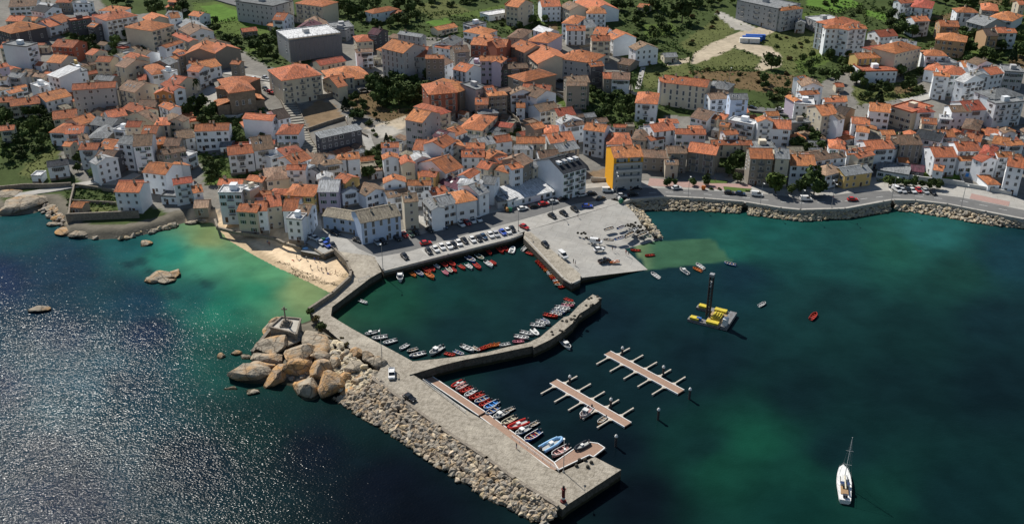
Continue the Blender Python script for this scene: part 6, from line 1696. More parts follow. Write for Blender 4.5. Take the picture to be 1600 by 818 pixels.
QROW = [(745,605,790,655,'k'),(795,590,848,640,'w'),(850,572,895,620,'w'),(905,567,950,612,'w'),(940,555,990,605,'k'),(985,540,1030,590,'w'),(1020,520,1085,575,'k'),(1090,515,1140,562,'w'),(1140,505,1190,555,'k'),(1180,495,1230,535,'b'),(1235,478,1285,525,'w'),(1278,468,1330,520,'g'),(1330,455,1385,505,'B'),(1370,445,1425,495,'w'),(1412,430,1457,480,'k')]
for i, (a, b_, c, d, k) in enumerate(QROW): place_vehicle(C3, a, b_, c, d, 'car', k, zq + .04, '%s car parked above the boat basin, %s in the row' % (PC[k][0], NUM[i] if i == 0 else NUM[i] + ' from left'), 'cars parked along the basin edge')
G = 'cars parked on the harbour front'
for row in '''C3 700 572 788 558 car r|C3 545 645 605 700 car k|C3 545 480 598 520 car r|C3 600 475 645 515 car d|C3 645 460 690 500 car k|C3 490 510 540 545 car k|C3 335 540 380 585 car g|C3 380 535 425 570 car k|C3 160 525 235 558 car k|C3 750 445 800 480 car k|C3 1005 400 1045 430 car w|C3 1050 385 1095 420 car r|C3 1095 370 1135 405 car w|C3 1145 358 1185 395 car w|C3 870 415 905 450 car b|C3 -20 560 25 610 car k|C3 0 460 50 505 car k|C3 1150 268 1195 300 car w|C3 1200 265 1240 285 car r
C2 1115 485 1180 535 car w|C2 1150 505 1230 550 car w|C2 1205 540 1270 590 car g|C2 1250 560 1310 600 car B|C2 1310 465 1385 500 car k
C4 150 375 205 400 car r|C4 295 485 360 540 car k|C4 425 570 480 615 van w|C4 670 555 748 540 car w|C4 640 490 735 500 van w|C4 710 640 785 618 pick k|C4 350 295 402 325 car k|C4 430 275 485 308 car k|C4 510 245 558 278 car k|C4 600 240 648 240 car B|C4 130 265 205 250 car w|C4 218 245 280 235 car k|C4 285 230 345 220 car r|C4 350 215 415 205 car g|C4 420 195 488 185 car k|C4 690 195 752 175 car k|C4 735 130 805 130 van w|C4 565 165 615 155 car w|C4 625 155 685 145 car k|C4 835 125 895 120 car b|C4 840 165 900 165 car g|C4 920 160 980 155 car k|C4 920 100 970 95 van w|C4 945 115 1005 110 car k|C4 1225 115 1290 105 car w
C5 420 142 485 147 car k|C5 490 147 570 155 car b|C5 605 155 690 162 van w|C5 955 190 1035 192 van w|C5 880 48 940 52 car B|C5 40 108 118 112 car g
C6 430 108 485 140 van w|C6 480 115 520 145 car g|C6 520 112 555 142 car k|C6 550 115 590 145 car w|C6 595 108 630 145 car r|C6 640 120 680 150 car g|C6 690 127 735 160 car k|C6 110 192 180 192 car r
D5 600 172 675 215 car k|D5 510 0 510 50 pick w'''.replace('\n', '|').split('|'):
    q = row.split(); tl = {'C3': C3, 'C2': C2, 'C4': C4, 'C5': C5, 'C6': C6, 'D5': D5}[q[0]]; n4 = list(map(float, q[1:5]))
    uu, vv = T(tl, n4[0], n4[1]); zz = zq + .04
    if q[0] == 'D5': zz = zp
    lab = None
    if q[0] == 'D5': lab = 'black car parked at the kerb of the main pier' if q[5] == 'car' else 'white pickup parked on the pier beside the boulders'
    if q[0] == 'C4' and 625 <= n4[0] <= 790 and n4[1] >= 480:   # on the sloping concrete
        A = T(tl, (n4[0]+n4[2])/2, (n4[1]+n4[3])/2); tt = min(max((A[0] - 880) / 120, 0), 1); zz = 2.3 * (1 - tt) + .45 * tt
    if q[0] == 'C4' and n4[0] < 500 and n4[1] > 450: zz = 2.95
    place_vehicle(tl, *n4, q[5], q[6], zz, lab, G)
A2 = (260,0,5.4536); A4 = (780,0,5.4536); A1 = (0,0,5.4536); B5 = (1040,130,5.1143); B6 = (1300,130,5.1133); B3 = (520,130,5.1143)
for row in '''A2 820 750 870 770 car k|A2 850 780 925 795 car r|A2 885 645 935 655 van w|A2 820 660 870 672 car g|A2 720 672 780 674 car w|A2 955 608 1000 602 car w|A2 1000 632 1045 628 car k|A2 1040 584 1080 576 car w|A2 120 750 190 765 car w|A2 755 62 800 74 car d|A2 800 70 840 82 car w|A4 445 692 490 678 car w|A4 500 695 550 688 car k|A1 255 275 300 268 car w|B5 880 208 945 214 car w|B5 955 212 1010 222 car k|B5 665 195 720 204 car k|B5 985 768 1055 774 car g|B6 1195 328 1245 326 car w|B6 1330 306 1380 310 car g|B6 1475 408 1520 402 car r|B3 225 62 275 56 car k|B3 40 104 95 104 car k|B3 1120 235 1165 255 car k'''.split('|'):
    q = row.split(); tl = {'A1': A1, 'A2': A2, 'A4': A4, 'B5': B5, 'B6': B6, 'B3': B3}[q[0]]; n4 = list(map(float, q[1:5])); c = T(tl, (n4[0]+n4[2])/2, (n4[1]+n4[3])/2)
    zz = float(at(c[0], c[1] + 1)[2]) + .25
    place_vehicle(tl, *n4, q[5], q[6], zz, None, 'cars parked in the town streets')
# ================================================================ BOATS
BC = {'w': ('white', (.72,.72,.70)), 'r': ('red', (.50,.045,.03)), 'o': ('orange', (.62,.17,.04)), 'b': ('blue', (.05,.15,.45)), 'B': ('bright blue', (.06,.28,.75)), 'p': ('pink', (.62,.22,.28)), 'k': ('dark grey', (.045,.05,.06)), 'g': ('green', (.05,.22,.13)), 'l': ('light blue', (.28,.50,.72)), 't': ('varnished wood', (.42,.21,.08)), 'y': ('pale pink', (.66,.38,.34)), 'c': ('cream', (.62,.56,.42))}
def bp(k): return mat('boat_paint_' + BC[k][0].replace(' ', '_'), BC[k][1], .45, tuple(c * .75 for c in BC[k][1]), 1.5, .5, rnd=.15)
INN = mat('boat_inside', (.30,.28,.25), .8, (.2,.17,.14), 2, .6); MOTOR = mat('outboard_motor', (.03,.03,.035), .4, spec=.5)
def hull_secs(L, Bm, dep, full=.6):
    out = []
    for i in range(9):
        t = i / 8; x = -L/2 + L * t; hw = Bm/2 * (min(1, .82 + .4 * t) if t < .45 else math.sqrt(max(0, 1 - ((t - .45) / .55) ** 2.3))); hw = max(hw, .02); sh = dep * (1 + .45 * max(0, t - .35) ** 1.6 * 2); out.append((x, hw, sh))
    return out
def hull_mb(L, Bm, dep, rim=.09):
    """open hull: outside skin, gunwale, inside skin and floor"""
    b = MB(); S_ = hull_secs(L, Bm, dep); vs = []; M = []
    for x, hw, sh in S_:
        iw = max(hw - rim, .005); fl = dep * .35
        vs += [(x,0,-.12),(x,hw*.62,-.02),(x,hw*.92,sh*.45),(x,hw,sh),(x,iw,sh),(x,iw*.86,fl),(x,0,fl*.9),(x,-iw*.86,fl),(x,-iw,sh),(x,-hw,sh),(x,-hw*.92,sh*.45),(x,-hw*.62,-.02)]
    n = 12; fs = []; mi = []
    for k in range(len(S_) - 1):
        for i in range(n):
            fs.append((k*n+i, k*n+(i+1)%n, (k+1)*n+(i+1)%n, (k+1)*n+i)); b.m.append(1 if 4 <= i <= 7 else 0)
    fs.append(tuple(range(n))[::-1]); b.m.append(0)
    mi = b.m; b.m = []; b.add(vs, fs); b.m = mi; return b
BOATP = {}; brn = random.Random(3)
def inside(k): return mat('boat_inside_' + BC[k][0].replace(' ', '_'), tuple(c * .5 + .02 for c in BC[k][1]), .7, tuple(c * .3 + .01 for c in BC[k][1]), 2.2, .7, rnd=.15)
def boat_proto(typ, k):
    key = typ + k
    if key in BOATP: return
    P = bp(k); white = bp('w')
    nm = {'d': 'rowing_boat', 'm': 'motor_boat', 'c': 'cabin_boat', 'R': 'inflatable_boat'}[typ]; root = empty(nm, (0,0,0))
    L, Bm, dp = 5.0, 1.85, .62
    if typ == 'R':
        b = MB(); pts = [(-2.4,.8),(-1,.85),(.6,.82),(1.7,.55),(2.3,.05)]
        for s in (-1, 1):
            for a, c in zip(pts, pts[1:]): b.bar((a[0], s*a[1], .38), (c[0], s*c[1], .38 + (.12 if c[0] > 1.5 else 0)), .27, 10)
        o = b.obj('tube', P, root); b = MB(); b.box(-2.3,-.7,.15,1.6,.7,.28); b.obj('floor', mat('boat_floor', (.4,.4,.38), .7), root); b = MB(); b.box(-.6,-.35,.28,.2,.35,.85); b.obj('console', white, root)
    else:
        b = hull_mb(L, Bm, dp); b.obj('hull', [P, INN if k in 'tk' else inside(k)], root)
        b = MB(); b.box(-2.35, -.07, dp + .001, 2.3, .07, dp + .004) if False else None
        b = MB()
        for x in (-1.3, .1, 1.3): b.box(x - .14, -Bm/2*.88, dp*.72, x + .14, Bm/2*.88, dp*.72 + .05)
        if typ != 'c': b.obj('bench', mat('bench_wood', (.45,.34,.22), .7, (.3,.22,.14), 3) if k in 'bkgt' else white if k == 'w' else P, root)
        b = MB(); S_ = hull_secs(L, Bm, dp); 
        for s in (-1, 1):
            for a, c in zip(S_, S_[1:]): b.beam((a[0], s*a[1], a[2] + .05), (c[0], s*c[1], c[2] + .05), .11, .07)
        b.obj('gunwale', P if k in 'wrocp' else white, root)
        if typ == 'c':
            b = MB(); b.add([(.0,-.62,dp*.6),(1.35,-.4,dp*.8),(1.35,.4,dp*.8),(0,.62,dp*.6),(.05,-.58,1.35),(.8,-.42,1.3),(.8,.42,1.3),(.05,.58,1.35)], [(4,5,6,7),(0,1,5,4),(1,2,6,5),(2,3,7,6),(3,0,4,7)]); cb = b.obj('cabin', white, root)
            b = MB(); b.add([(.86,-.36,1.2),(.86,.36,1.2),(1.26,.34,.78),(1.26,-.34,.78)], [(3,2,1,0)]); b.box(.15,-.64,.85,.7,.64,1.15); b.obj('window', CGL, cb)
            b = MB(); b.box(-.3,-.66,1.36,.85,.66,1.42); b.obj('roof', white, root)
    if typ in 'mRc':
        b = MB(); b.box(-2.72,-.16,.55,-2.38,.16,1.05); b.box(-2.66,-.06,-.2,-2.54,.06,.55); b.box(-2.56,-.2,.5,-2.36,.2,.72); b.obj('outboard_motor', MOTOR, root)
    BOATP[key] = [root, False]
TN2 = {'d': 'rowing boat', 'm': 'open motor boat', 'c': 'cabin boat', 'R': 'inflatable boat'}
def place_boat(tile, u1, v1, u2, v2, typ, k, label, group, z=.0, mx=7.5):
    A, B = T(tile, u1, v1), T(tile, u2, v2); a, b_ = PZ(*A, z + .3), PZ(*B, z + .3); L = float(np.hypot(*(b_ - a)[:2])); ang = math.atan2(b_[1] - a[1], b_[0] - a[0])
    boat_proto(typ, k); V = BOATP[typ + k]
    if not V[1]: o = V[0]; V[1] = True
    else: o = copy_tree(V[0])
    kidsof(V[0]); [kidsof(q) for q in kidsof(V[0])]
    s = min(max(L, 3.6), mx) / 5.0; m_ = (a + b_) / 2; ang += brn.uniform(-.09, .09); o.location = (m_[0], m_[1], z + .02); o.scale = (s, s * (1.0 if s < 1.2 else .92), s); o.rotation_euler = (0, 0, ang)
    tag(o, label, TN2[typ], group)
def boat_row(txt, tile, where, group, side='left', z=0, mx=7.5):
    rows = [r_.split() for r_ in txt.strip().split('|')]; rows.sort(key=lambda r_: float(r_[0]) if side == 'left' else float(r_[1])); cnt = {}
    tot = {}
    for r_ in rows: key = r_[4] + r_[5]; tot[key] = tot.get(key, 0) + 1
    for r_ in rows:
        key = r_[4] + r_[5]; i = cnt.get(key, 0); cnt[key] = i + 1; base = '%s %s %s' % (BC[r_[5]][0], TN2[r_[4]], where)
        o_ = ('%s from %s' % (['first','second','third','fourth','fifth','sixth','seventh','eighth','ninth','tenth','eleventh','twelfth'][i], 'left' if side == 'left' else 'top')) if tot[key] > 1 else ''
        place_boat(tile, *map(float, r_[:4]), r_[4], r_[5], base + (', ' + o_ if o_ else ''), group, z, mx)
boat_row('345 270 352 328 c w|412 268 448 295 d o|450 258 495 290 d b|500 238 542 275 m r|515 270 562 310 d o|545 232 568 262 d r|567 218 600 240 d w|617 205 648 235 d r|660 195 695 232 d r|620 255 655 285 d p|648 238 680 272 m k|675 240 707 265 m r|725 220 760 250 d r|770 215 808 248 d w|820 212 862 248 d r|772 168 825 205 m b|835 155 880 190 m g|895 198 935 235 m w|920 192 960 220 d r|905 125 928 155 d r|973 110 1003 145 d r|1008 102 1035 135 d r|1055 145 1075 105 R w', D2, 'under the car park wall', 'boats moored under the car park wall')
boat_row('1128 130 1158 100 m w|1155 140 1195 155 d r|1200 105 1235 130 d w', D2, 'in the basin corner', 'boats in the basin corner')
boat_row('310 618 260 632 d r|325 632 275 648 m r|345 648 285 663 d r|362 662 300 678 d r|372 678 318 694 d o|390 692 340 708 m w|402 706 345 722 d w|415 720 355 738 d o|428 735 365 752 d r|440 752 380 770 m w|448 768 388 786 d o|460 782 398 800 d g|478 798 425 815 d r', C4, 'beside the slipway wall', 'boats moored beside the slipway wall', 'top')
boat_row('200 645 125 665 c w|268 678 168 690 m w|326 698 240 724 m w|403 726 345 760 d w|460 752 395 775 d k|510 780 415 806 m w|468 790 420 802 d b|622 742 540 795 c w|630 782 700 800 d r|692 768 755 795 d b|742 735 818 775 m w|815 745 850 768 d k|900 742 850 762 d r|918 738 872 756 d r|934 730 886 750 m r|955 725 905 745 d o|985 722 935 740 d o|1050 722 985 735 d w', D2, 'by the inner mole, left part', 'boats moored along the inner mole')
boat_row('1140 705 1065 712 d p|1080 672 1170 692 m w|1118 645 1200 668 m w|1190 630 1235 670 R w|1182 600 1275 614 m w|1218 578 1305 600 m w|1252 562 1300 592 d b', D2, 'by the bend of the mole', 'boats moored at the bend of the mole')
D3 = (760,440,5.1125); D4 = (640,560,4.8115); D7 = (840,520,4.546); D8 = (1000,420,3.7194); D6 = (740,640,4.596)
boat_row('455 262 570 282 m r|505 248 605 268 m w|522 232 625 252 m b|535 222 640 240 m w|548 204 670 224 m w|598 186 700 194 d p|612 168 708 178 d g|622 134 692 158 d r|575 195 660 204 m w', D3, 'near the tip of the mole', 'boats moored near the tip of the mole')
place_boat(D3, 600, 470, 665, 540, 'c', 'w', 'white boat with pink rim outside the mole', 'boats alone on the water')
place_boat(D2, 92, 446, 132, 464, 'd', 'w', 'tiny white rowing boat alone in the basin beside old pier', 'boats alone on the water')
boat_row('405 165 315 218 R r|430 190 348 236 m y|470 215 380 258 m r|500 235 412 288 m w|555 260 450 310 m r|590 290 487 332 m b|620 315 520 360 m r|670 325 555 380 m B|668 365 575 425 m b|735 395 630 455 c w|780 368 715 405 m k|800 440 690 500 m c|885 465 737 535 R r|900 515 800 575 c w|965 475 900 512 m k|980 545 870 625 m b|960 570 885 600 d r', D4, 'at the pier walkway', 'boats moored at the pier walkway', mx=8.5)
place_boat(D4, 995, 695, 1145, 595, 'R', 'l', 'long light blue boat near the landing stage', 'boats moored at the pier walkway', mx=9.5)
place_boat(D4, 1200, 665, 1065, 735, 'm', 'y', 'faded pink boat touching the timber landing stage', 'boats moored at the pier walkway', mx=8)
place_boat(D6, 825, 230, 725, 290, 'R', 'k', 'dark inflatable boat pulled up on the timber landing stage', 'boats moored at the pier walkway', z=.9)
place_boat(D7, 390, 530, 300, 600, 'c', 'y', 'pale pink cabin boat at the nearer free pontoon', 'boats at the free pontoon')
place_boat(D7, 490, 595, 425, 640, 'm', 't', 'varnished wooden boat at the nearer free pontoon', 'boats at the free pontoon')
for tl, a, t_, k, l in [(C4,(1000,550,935,548),'m','r','red boat aground at the waterline of the slipway'),(C4,(1100,580,1035,588),'m','r','red boat floating just off the slipway'),(C4,(1135,748,1080,710),'d','w','small white and red boat below the slipway'),(C5,(160,718,105,680),'c','w','white cabin boat off the slipway tip'),(C5,(255,700,195,672),'m','o','orange boat between two white boats off the slipway'),(C5,(270,682,218,645),'m','w','white open boat beside the orange one off the slipway'),(C5,(500,655,418,636),'m','b','dark blue boat at the far corner of the submerged ramp'),
 (D8,(692,214,726,198),'d','w','small white and red boat alone right of the barge'),(D8,(992,294,1022,258),'m','r','red boat alone far right of the barge')]: place_boat(tl, *a, t_, k, l, 'boats alone on the water')
# small boat on a trailer by the vans and the inflatable behind the pickup
place_boat(C4, 850, 625, 785, 635, 'R', 'o', 'orange inflatable boat behind the black pickup on the slipway', 'boats ashore', z=1.25)
place_boat(C4, 812, 478, 740, 470, 'm', 'k', 'dark boat hauled out beside the white van on the slipway', 'boats ashore', z=1.9)
for i, (u1, v1, u2, v2, k, l) in enumerate([(750,405,815,385,'k','dark hauled-out boat, leftmost of the heap on the slipway'),(840,395,890,375,'b','blue hauled-out boat at the back of the slipway heap'),(820,470,890,455,'b','blue hauled-out boat at the front of the slipway heap'),(895,455,960,420,'k','dark hauled-out boat in the middle of the slipway heap'),(925,420,985,395,'w','white hauled-out boat in the slipway heap'),(985,455,1050,425,'k','dark hauled-out boat at the right of the slipway heap'),(1020,440,1075,450,'g','green hauled-out boat at the right end of the heap')]):
    A = T(C4, (u1+u2)/2, (v1+v2)/2); place_boat(C4, u1, v1, u2, v2, 'm' if i % 2 else 'd', k, l, 'boats ashore', z=2.6 - .75 * max(0, (A[0] - 945) / 60))
# work barge with tall pile mast
def barge():
    p = PZ(1116, 498, 0); a, c = PZ(1090, 497, 0), PZ(1130, 507, 0); ang = math.atan2(c[1]-a[1], c[0]-a[0]); r = empty('work_barge', p, ang); tag(r, 'yellow and grey work barge with a tall black lattice leader', 'barge')
    YE = mat('barge_yellow', (.62,.50,.05), .6, (.35,.27,.06), 1.2, .7); GR = mat('barge_grey', (.20,.21,.22), .7, (.12,.10,.09), 1.2, .7)
    for y in (-4.2, 4.2):
        b = MB(); b.box(-7,y-1.1,-.4,3.2,y+1.1,.8); b.box(-6.6,y-1.25,-.2,2.9,y+1.25,.5); b.obj('hull', GR, r)
        for x0, x1 in ((-6.4,-3.6),(-1.2,2.6)): b = MB(); b.box(x0,y-.85,.8,x1,y+.85,1.5); b.obj('deck_box', YE, r)
    b = MB(); b.box(-1.6,-3.09,-.3,3.4,3.09,.85); b.obj('deck', mat('barge_deck', (.38,.27,.14), .85, (.2,.14,.08), 1, .7), r)
    b = MB(); b.box(3.45,-5.2,-.3,5.6,5.2,1.2); b.obj('hull', GR, r); b = MB(); b.box(-.6,-2.2,.86,2.2,2.2,1.5); [b.bar((x,-1.8,1.7),(x,1.8,1.7),.22,8) for x in (0,.8,1.6)]; b.obj('machinery', YE, r)
    b = MB(); b.box(3.8,-4.6,1.2,5.2,-2.6,3.4); b.obj('wheelhouse', WHITE, r); b = MB(); b.box(-4.4,-4.6,.81,-2.9,-3.8,1.7); b.obj('crate', bp('b'), r)
    b = MB()
    for x in (-2.6,-1.6):
        for y in (-.5,.5): b.bar((x,y,.3),(x,y,14.5),.2,6)
    for k in range(12): z = 1 + k * 1.15; b.bar((-2.6,-.5,z),(-1.6,-.5,z+1.1),.08,5); b.bar((-2.6,.5,z+1.1),(-1.6,.5,z),.08,5); b.bar((-2.6,-.5,z),(-2.6,.5,z+1.1),.08,5)
    b.obj('leader', STEEL, r); b = MB(); b.box(-2.8,-.7,14.5,-1.4,.7,15.4); b.obj('crown_block', GALV, r); b = MB(); b.box(-2.45,-.35,10.8,-1.75,.35,12.8); b.obj('hammer', WHITE, r)
barge()
# sailing yacht at anchor
def yacht():
    a, c = PZ(1320, 789, .3), PZ(1316, 727, .3); L = float(np.hypot(*(c-a)[:2])); m_ = (a + c) / 2; r = empty('sailing_yacht', (m_[0], m_[1], 0), math.atan2(c[1]-a[1], c[0]-a[0])); tag(r, 'white sailing yacht with bare mast anchored at lower right', 'yacht')
    L = min(L, 13); wh = bp('w'); S_ = []; n = 11; vs = []; W_ = 3.6
    for i in range(n):
        t = i / (n - 1); x = -L/2 + L * t; hw = W_/2 * (.72 + .5 * t if t < .45 else .945 * math.sqrt(max(0, 1 - ((t-.45)/.55) ** 2.0))); hw = min(max(hw, .03), W_/2); sh = 1.15 + .35 * t; S_.append((x, hw, sh))
        vs += [(x,0,-.4),(x,hw*.7,-.1),(x,hw*.97,.5),(x,hw,sh),(x,-hw,sh),(x,-hw*.97,.5),(x,-hw*.7,-.1)]
    b = MB(); b.add(vs, [(k*7+i, k*7+(i+1)%7, (k+1)*7+(i+1)%7, (k+1)*7+i) for k in range(n-1) for i in range(7)] + [tuple(range(7))[::-1]]); b.obj('hull', wh, r)
    b = MB(); b.add([(-1.4,-1.0,1.3),(2.6,-.7,1.5),(2.6,.7,1.5),(-1.4,1.0,1.3),(-1.3,-.8,1.95),(2.0,-.5,1.85),(2.0,.5,1.85),(-1.3,.8,1.95)], [(4,5,6,7),(0,1,5,4),(1,2,6,5),(2,3,7,6),(3,0,4,7)]); cb = b.obj('cabin', wh, r)
    b = MB(); b.box(-.9,-.93,1.5,1.4,-.8,1.72); b.box(-.9,.8,1.5,1.4,.93,1.72); b.obj('window', CGL, cb)
    b = MB(); b.box(-4.6,-.9,1.18,-1.6,.9,1.36); b.obj('cockpit', mat('teak', (.34,.22,.12), .7, (.25,.16,.09), 3), r)
    b = MB(); b.box(-2.2,-1.1,2.3,-1.2,1.1,2.36); b.box(-1.25,-1.1,1.9,-1.2,1.1,2.3); b.obj('spray_hood', mat('canvas_navy', (.03,.05,.12), .8), r)
    b = MB(); b.bar((.6,0,1.8),(.6,0,14.0),.09,8,.06); b.bar((.6,-1.0,6),(.6,1.0,6),.035,5); b.bar((.6,-.8,10),(.6,.8,10),.03,5); b.obj('mast', WHITE, r)
    b = MB(); b.bar((.6,0,2.6),(-4.3,0,2.7),.17,8); b.obj('boom', bp('c'), r)
    b = MB(); [b.bar(p, q, .02, 4) for p, q in (((.6,0,13.9),(L/2-.2,0,1.5)),((.6,0,13.9),(-L/2+.1,0,1.2)),((.6,0,13.9),(.4,1.6,1.3)),((.6,0,13.9),(.4,-1.6,1.3)))]; b.obj('rigging', GALV, r)
    b = MB()
    for s in (-1, 1):
        for (x, hw, sh) in S_[::2]: b.bar((x, s*hw*.95, sh), (x, s*hw*.95, sh + .6), .02, 5)
        for p, q in zip(S_, S_[1:]): b.bar((p[0], s*p[1]*.95, p[2] + .6), (q[0], s*q[1]*.95, q[2] + .6), .015, 4)
    b.obj('guard_rail', GALV, r)
    b = MB(); b.box(-5.9,-.5,1.3,-5.2,.5,2.0); b.obj('stern_locker', mat('dark_cover', (.04,.045,.06), .8), r)
yacht()
# ================================================================ PEOPLE
SKIN = mat('skin', (.45,.27,.19), .7); 
def person_mesh(pose, shirt, pants):
    """one skinned body; clothing bands by height"""
    if pose == 'stand':
        J = {'pel':(0,0,.95),'chest':(0,0,1.35),'neck':(0,0,1.5),'head':(0,.02,1.66),'top':(0,.01,1.76),'hl':(.1,0,.9),'kl':(.11,.03,.5),'fl':(.11,0,.07),'tl':(.11,.16,.04),'hr':(-.1,0,.9),'kr':(-.11,.05,.5),'fr':(-.12,-.02,.07),'tr':(-.12,.14,.04),'sl':(.19,0,1.42),'el':(.26,-.03,1.14),'wl':(.27,.05,.88),'dl':(.27,.08,.78),'sr':(-.19,0,1.42),'er':(-.27,-.02,1.14),'wr':(-.26,.08,.9),'dr':(-.25,.12,.8)}
    elif pose == 'walk':
        J = {'pel':(0,0,.93),'chest':(0,.03,1.34),'neck':(0,.05,1.49),'head':(0,.08,1.65),'top':(0,.07,1.75),'hl':(.1,0,.88),'kl':(.11,.2,.52),'fl':(.11,.3,.08),'tl':(.11,.46,.07),'hr':(-.1,0,.88),'kr':(-.11,-.02,.48),'fr':(-.11,-.34,.14),'tr':(-.11,-.22,.04),'sl':(.19,.03,1.41),'el':(.25,-.1,1.14),'wl':(.25,-.1,.9),'dl':(.25,-.08,.8),'sr':(-.19,.03,1.41),'er':(-.25,.12,1.15),'wr':(-.24,.28,.98),'dr':(-.24,.35,.92)}
    else:   # lying on the sand
        J = {'pel':(0,0,.14),'chest':(0,.42,.15),'neck':(0,.58,.16),'head':(0,.74,.16),'top':(0,.84,.16),'hl':(.1,-.05,.13),'kl':(.14,-.45,.2),'fl':(.15,-.85,.09),'tl':(.15,-.92,.2),'hr':(-.1,-.05,.13),'kr':(-.13,-.45,.13),'fr':(-.14,-.88,.09),'tr':(-.14,-.95,.2),'sl':(.19,.48,.14),'el':(.36,.3,.1),'wl':(.4,.06,.08),'dl':(.4,-.03,.07),'sr':(-.19,.48,.14),'er':(-.38,.55,.1),'wr':(-.3,.78,.1),'dr':(-.22,.83,.1)}
    E_ = [('pel','chest'),('chest','neck'),('neck','head'),('head','top'),('pel','hl'),('hl','kl'),('kl','fl'),('fl','tl'),('pel','hr'),('hr','kr'),('kr','fr'),('fr','tr'),('chest','sl'),('sl','el'),('el','wl'),('wl','dl'),('chest','sr'),('sr','er'),('er','wr'),('wr','dr')]
    Rd = {'pel':.14,'chest':.15,'neck':.06,'head':.10,'top':.07,'hl':.10,'kl':.07,'fl':.05,'tl':.04,'hr':.10,'kr':.07,'fr':.05,'tr':.04,'sl':.07,'el':.045,'wl':.035,'dl':.04,'sr':.07,'er':.045,'wr':.035,'dr':.04}
    ks = list(J); me = bpy.data.meshes.new('tmp'); me.from_pydata([J[k] for k in ks], [(ks.index(a), ks.index(b_)) for a, b_ in E_], []); o = bpy.data.objects.new('tmp', me); COL.objects.link(o)
    md = o.modifiers.new('s', 'SKIN'); sv_ = me.skin_vertices[0].data
    for i, k in enumerate(ks): sv_[i].radius = (Rd[k], Rd[k] * (.75 if k in ('chest','pel') else 1)); sv_[i].use_root = (k == 'pel')
    o.modifiers.new('b', 'SUBSURF').levels = 1
    dg = bpy.context.evaluated_depsgraph_get(); out = bpy.data.meshes.new_from_object(o.evaluated_get(dg)); bpy.data.objects.remove(o); bpy.data.meshes.remove(me)
    out.materials.clear(); [out.materials.append(m) for m in (SKIN, shirt, pants, mat('hair', (.05,.03,.02), .9))]; ax = 2 if pose != 'lie' else 1; sh = 0 if pose != 'lie' else .92
    for f in out.polygons:
        z = f.center[ax] + sh; x = abs(f.center[0])
        f.material_index = 3 if z > 1.70 or (z > 1.6 and f.center[1] < 0 and ax == 2) else 1 if 1.0 < z < 1.48 and x < .28 else 2 if (.5 if pose != 'lie' else .8) < z <= 1.0 and x < .22 else 0
        f.use_smooth = True
    return out
CL = {'red': mat('cloth_red', (.45,.04,.04), .9), 'white': mat('cloth_white', (.6,.6,.58), .9), 'blue': mat('cloth_blue', (.05,.1,.35), .9), 'dark': mat('cloth_dark', (.03,.03,.04), .9)}
PM = {}
def person(u, v, z, pose, sc_, pc_, rot, label):
    k = (pose, sc_, pc_)
    if k not in PM: PM[k] = person_mesh(pose, CL[sc_], CL[pc_]); PM[k].name = 'person'
    p = PZ(u, v, z)
    if z is None or z < 2.4 and z != 0:
        pass
    zz = z if z >= 2.4 or not inpoly(np.array([p[0]]), np.array([p[1]]), BEACHP)[0] else None
    if zz is None:
        for _ in range(4): p = PZ(u, v, hz(p[0], p[1]))
        p[2] = hz(p[0], p[1])
    o = link('person', PM[k], None, tuple(p), rot); tag(o, label, 'person', 'people on the beach and quays')
for a_ in [(418,380,1,'stand','white','blue',1,'person in white top standing by the orange ring on the beach'),(421,384,1,'walk','red','dark',4,'person in red walking on the upper beach'),(458,407,1,'lie','red','red',.6,'sunbather in red lying on the middle beach'),(464,404,1,'stand','dark','dark',2,'person in dark clothes standing beside the red sunbather'),(469,406,1,'lie','white','dark',2.5,'sunbather in white right of the red one'),(479,406,1,'stand','white','dark',0,'person in white standing mid beach'),(492,408,1,'stand','blue','blue',3,'person in blue standing near the beach wall'),(498,408,1,'stand','blue','dark',5,'person in blue top beside the beach wall'),
 (486,420,1,'walk','dark','dark',1,'person walking along the seaweed line'),(497,421,1,'stand','white','blue',2,'person in white near the seaweed line'),(503,424,1,'walk','dark','blue',4,'person in dark top near the lower beach'),(510,424,1,'stand','dark','dark',0,'person in dark standing at right of lower beach'),(514,428,1,'lie','blue','dark',1.2,'sunbather in blue at the beach corner'),(525,428,1,'stand','red','dark',2,'person in red by the stone wall corner'),
 (903,339,zq,'walk','white','dark',1,'person in white walking across the plaza'),(957,391,1.2,'stand','dark','dark',0,'person in dark standing left of the slipway group'),(961,390,1.2,'stand','dark','blue',2,'person in dark top and blue trousers in slipway group'),(978,397,.7,'stand','red','dark',3,'person in red shorts at the slipway waterline'),(982,399,.6,'walk','dark','dark',4,'person walking towards the slipway water'),(896,411,2.6,'stand','dark','dark',1,'person by the pier wall left of the pickup'),(899,413,2.6,'stand','white','dark',2,'person in white by the pier wall left of the pickup'),
 (552,430,zp,'stand','dark','dark',1,'person standing at the start of old pier'),(807,700,zp,'stand','dark','blue',2,'person standing beside the pier railing'),(1302,312,zq,'walk','red','blue',1,'person in red walking the coast road'),(1117,284,zq,'stand','dark','dark',2,'person standing near the small lawn'),(536,405,zq,'walk','dark','dark',2,'person walking above the beach wall')]: person(*a_)
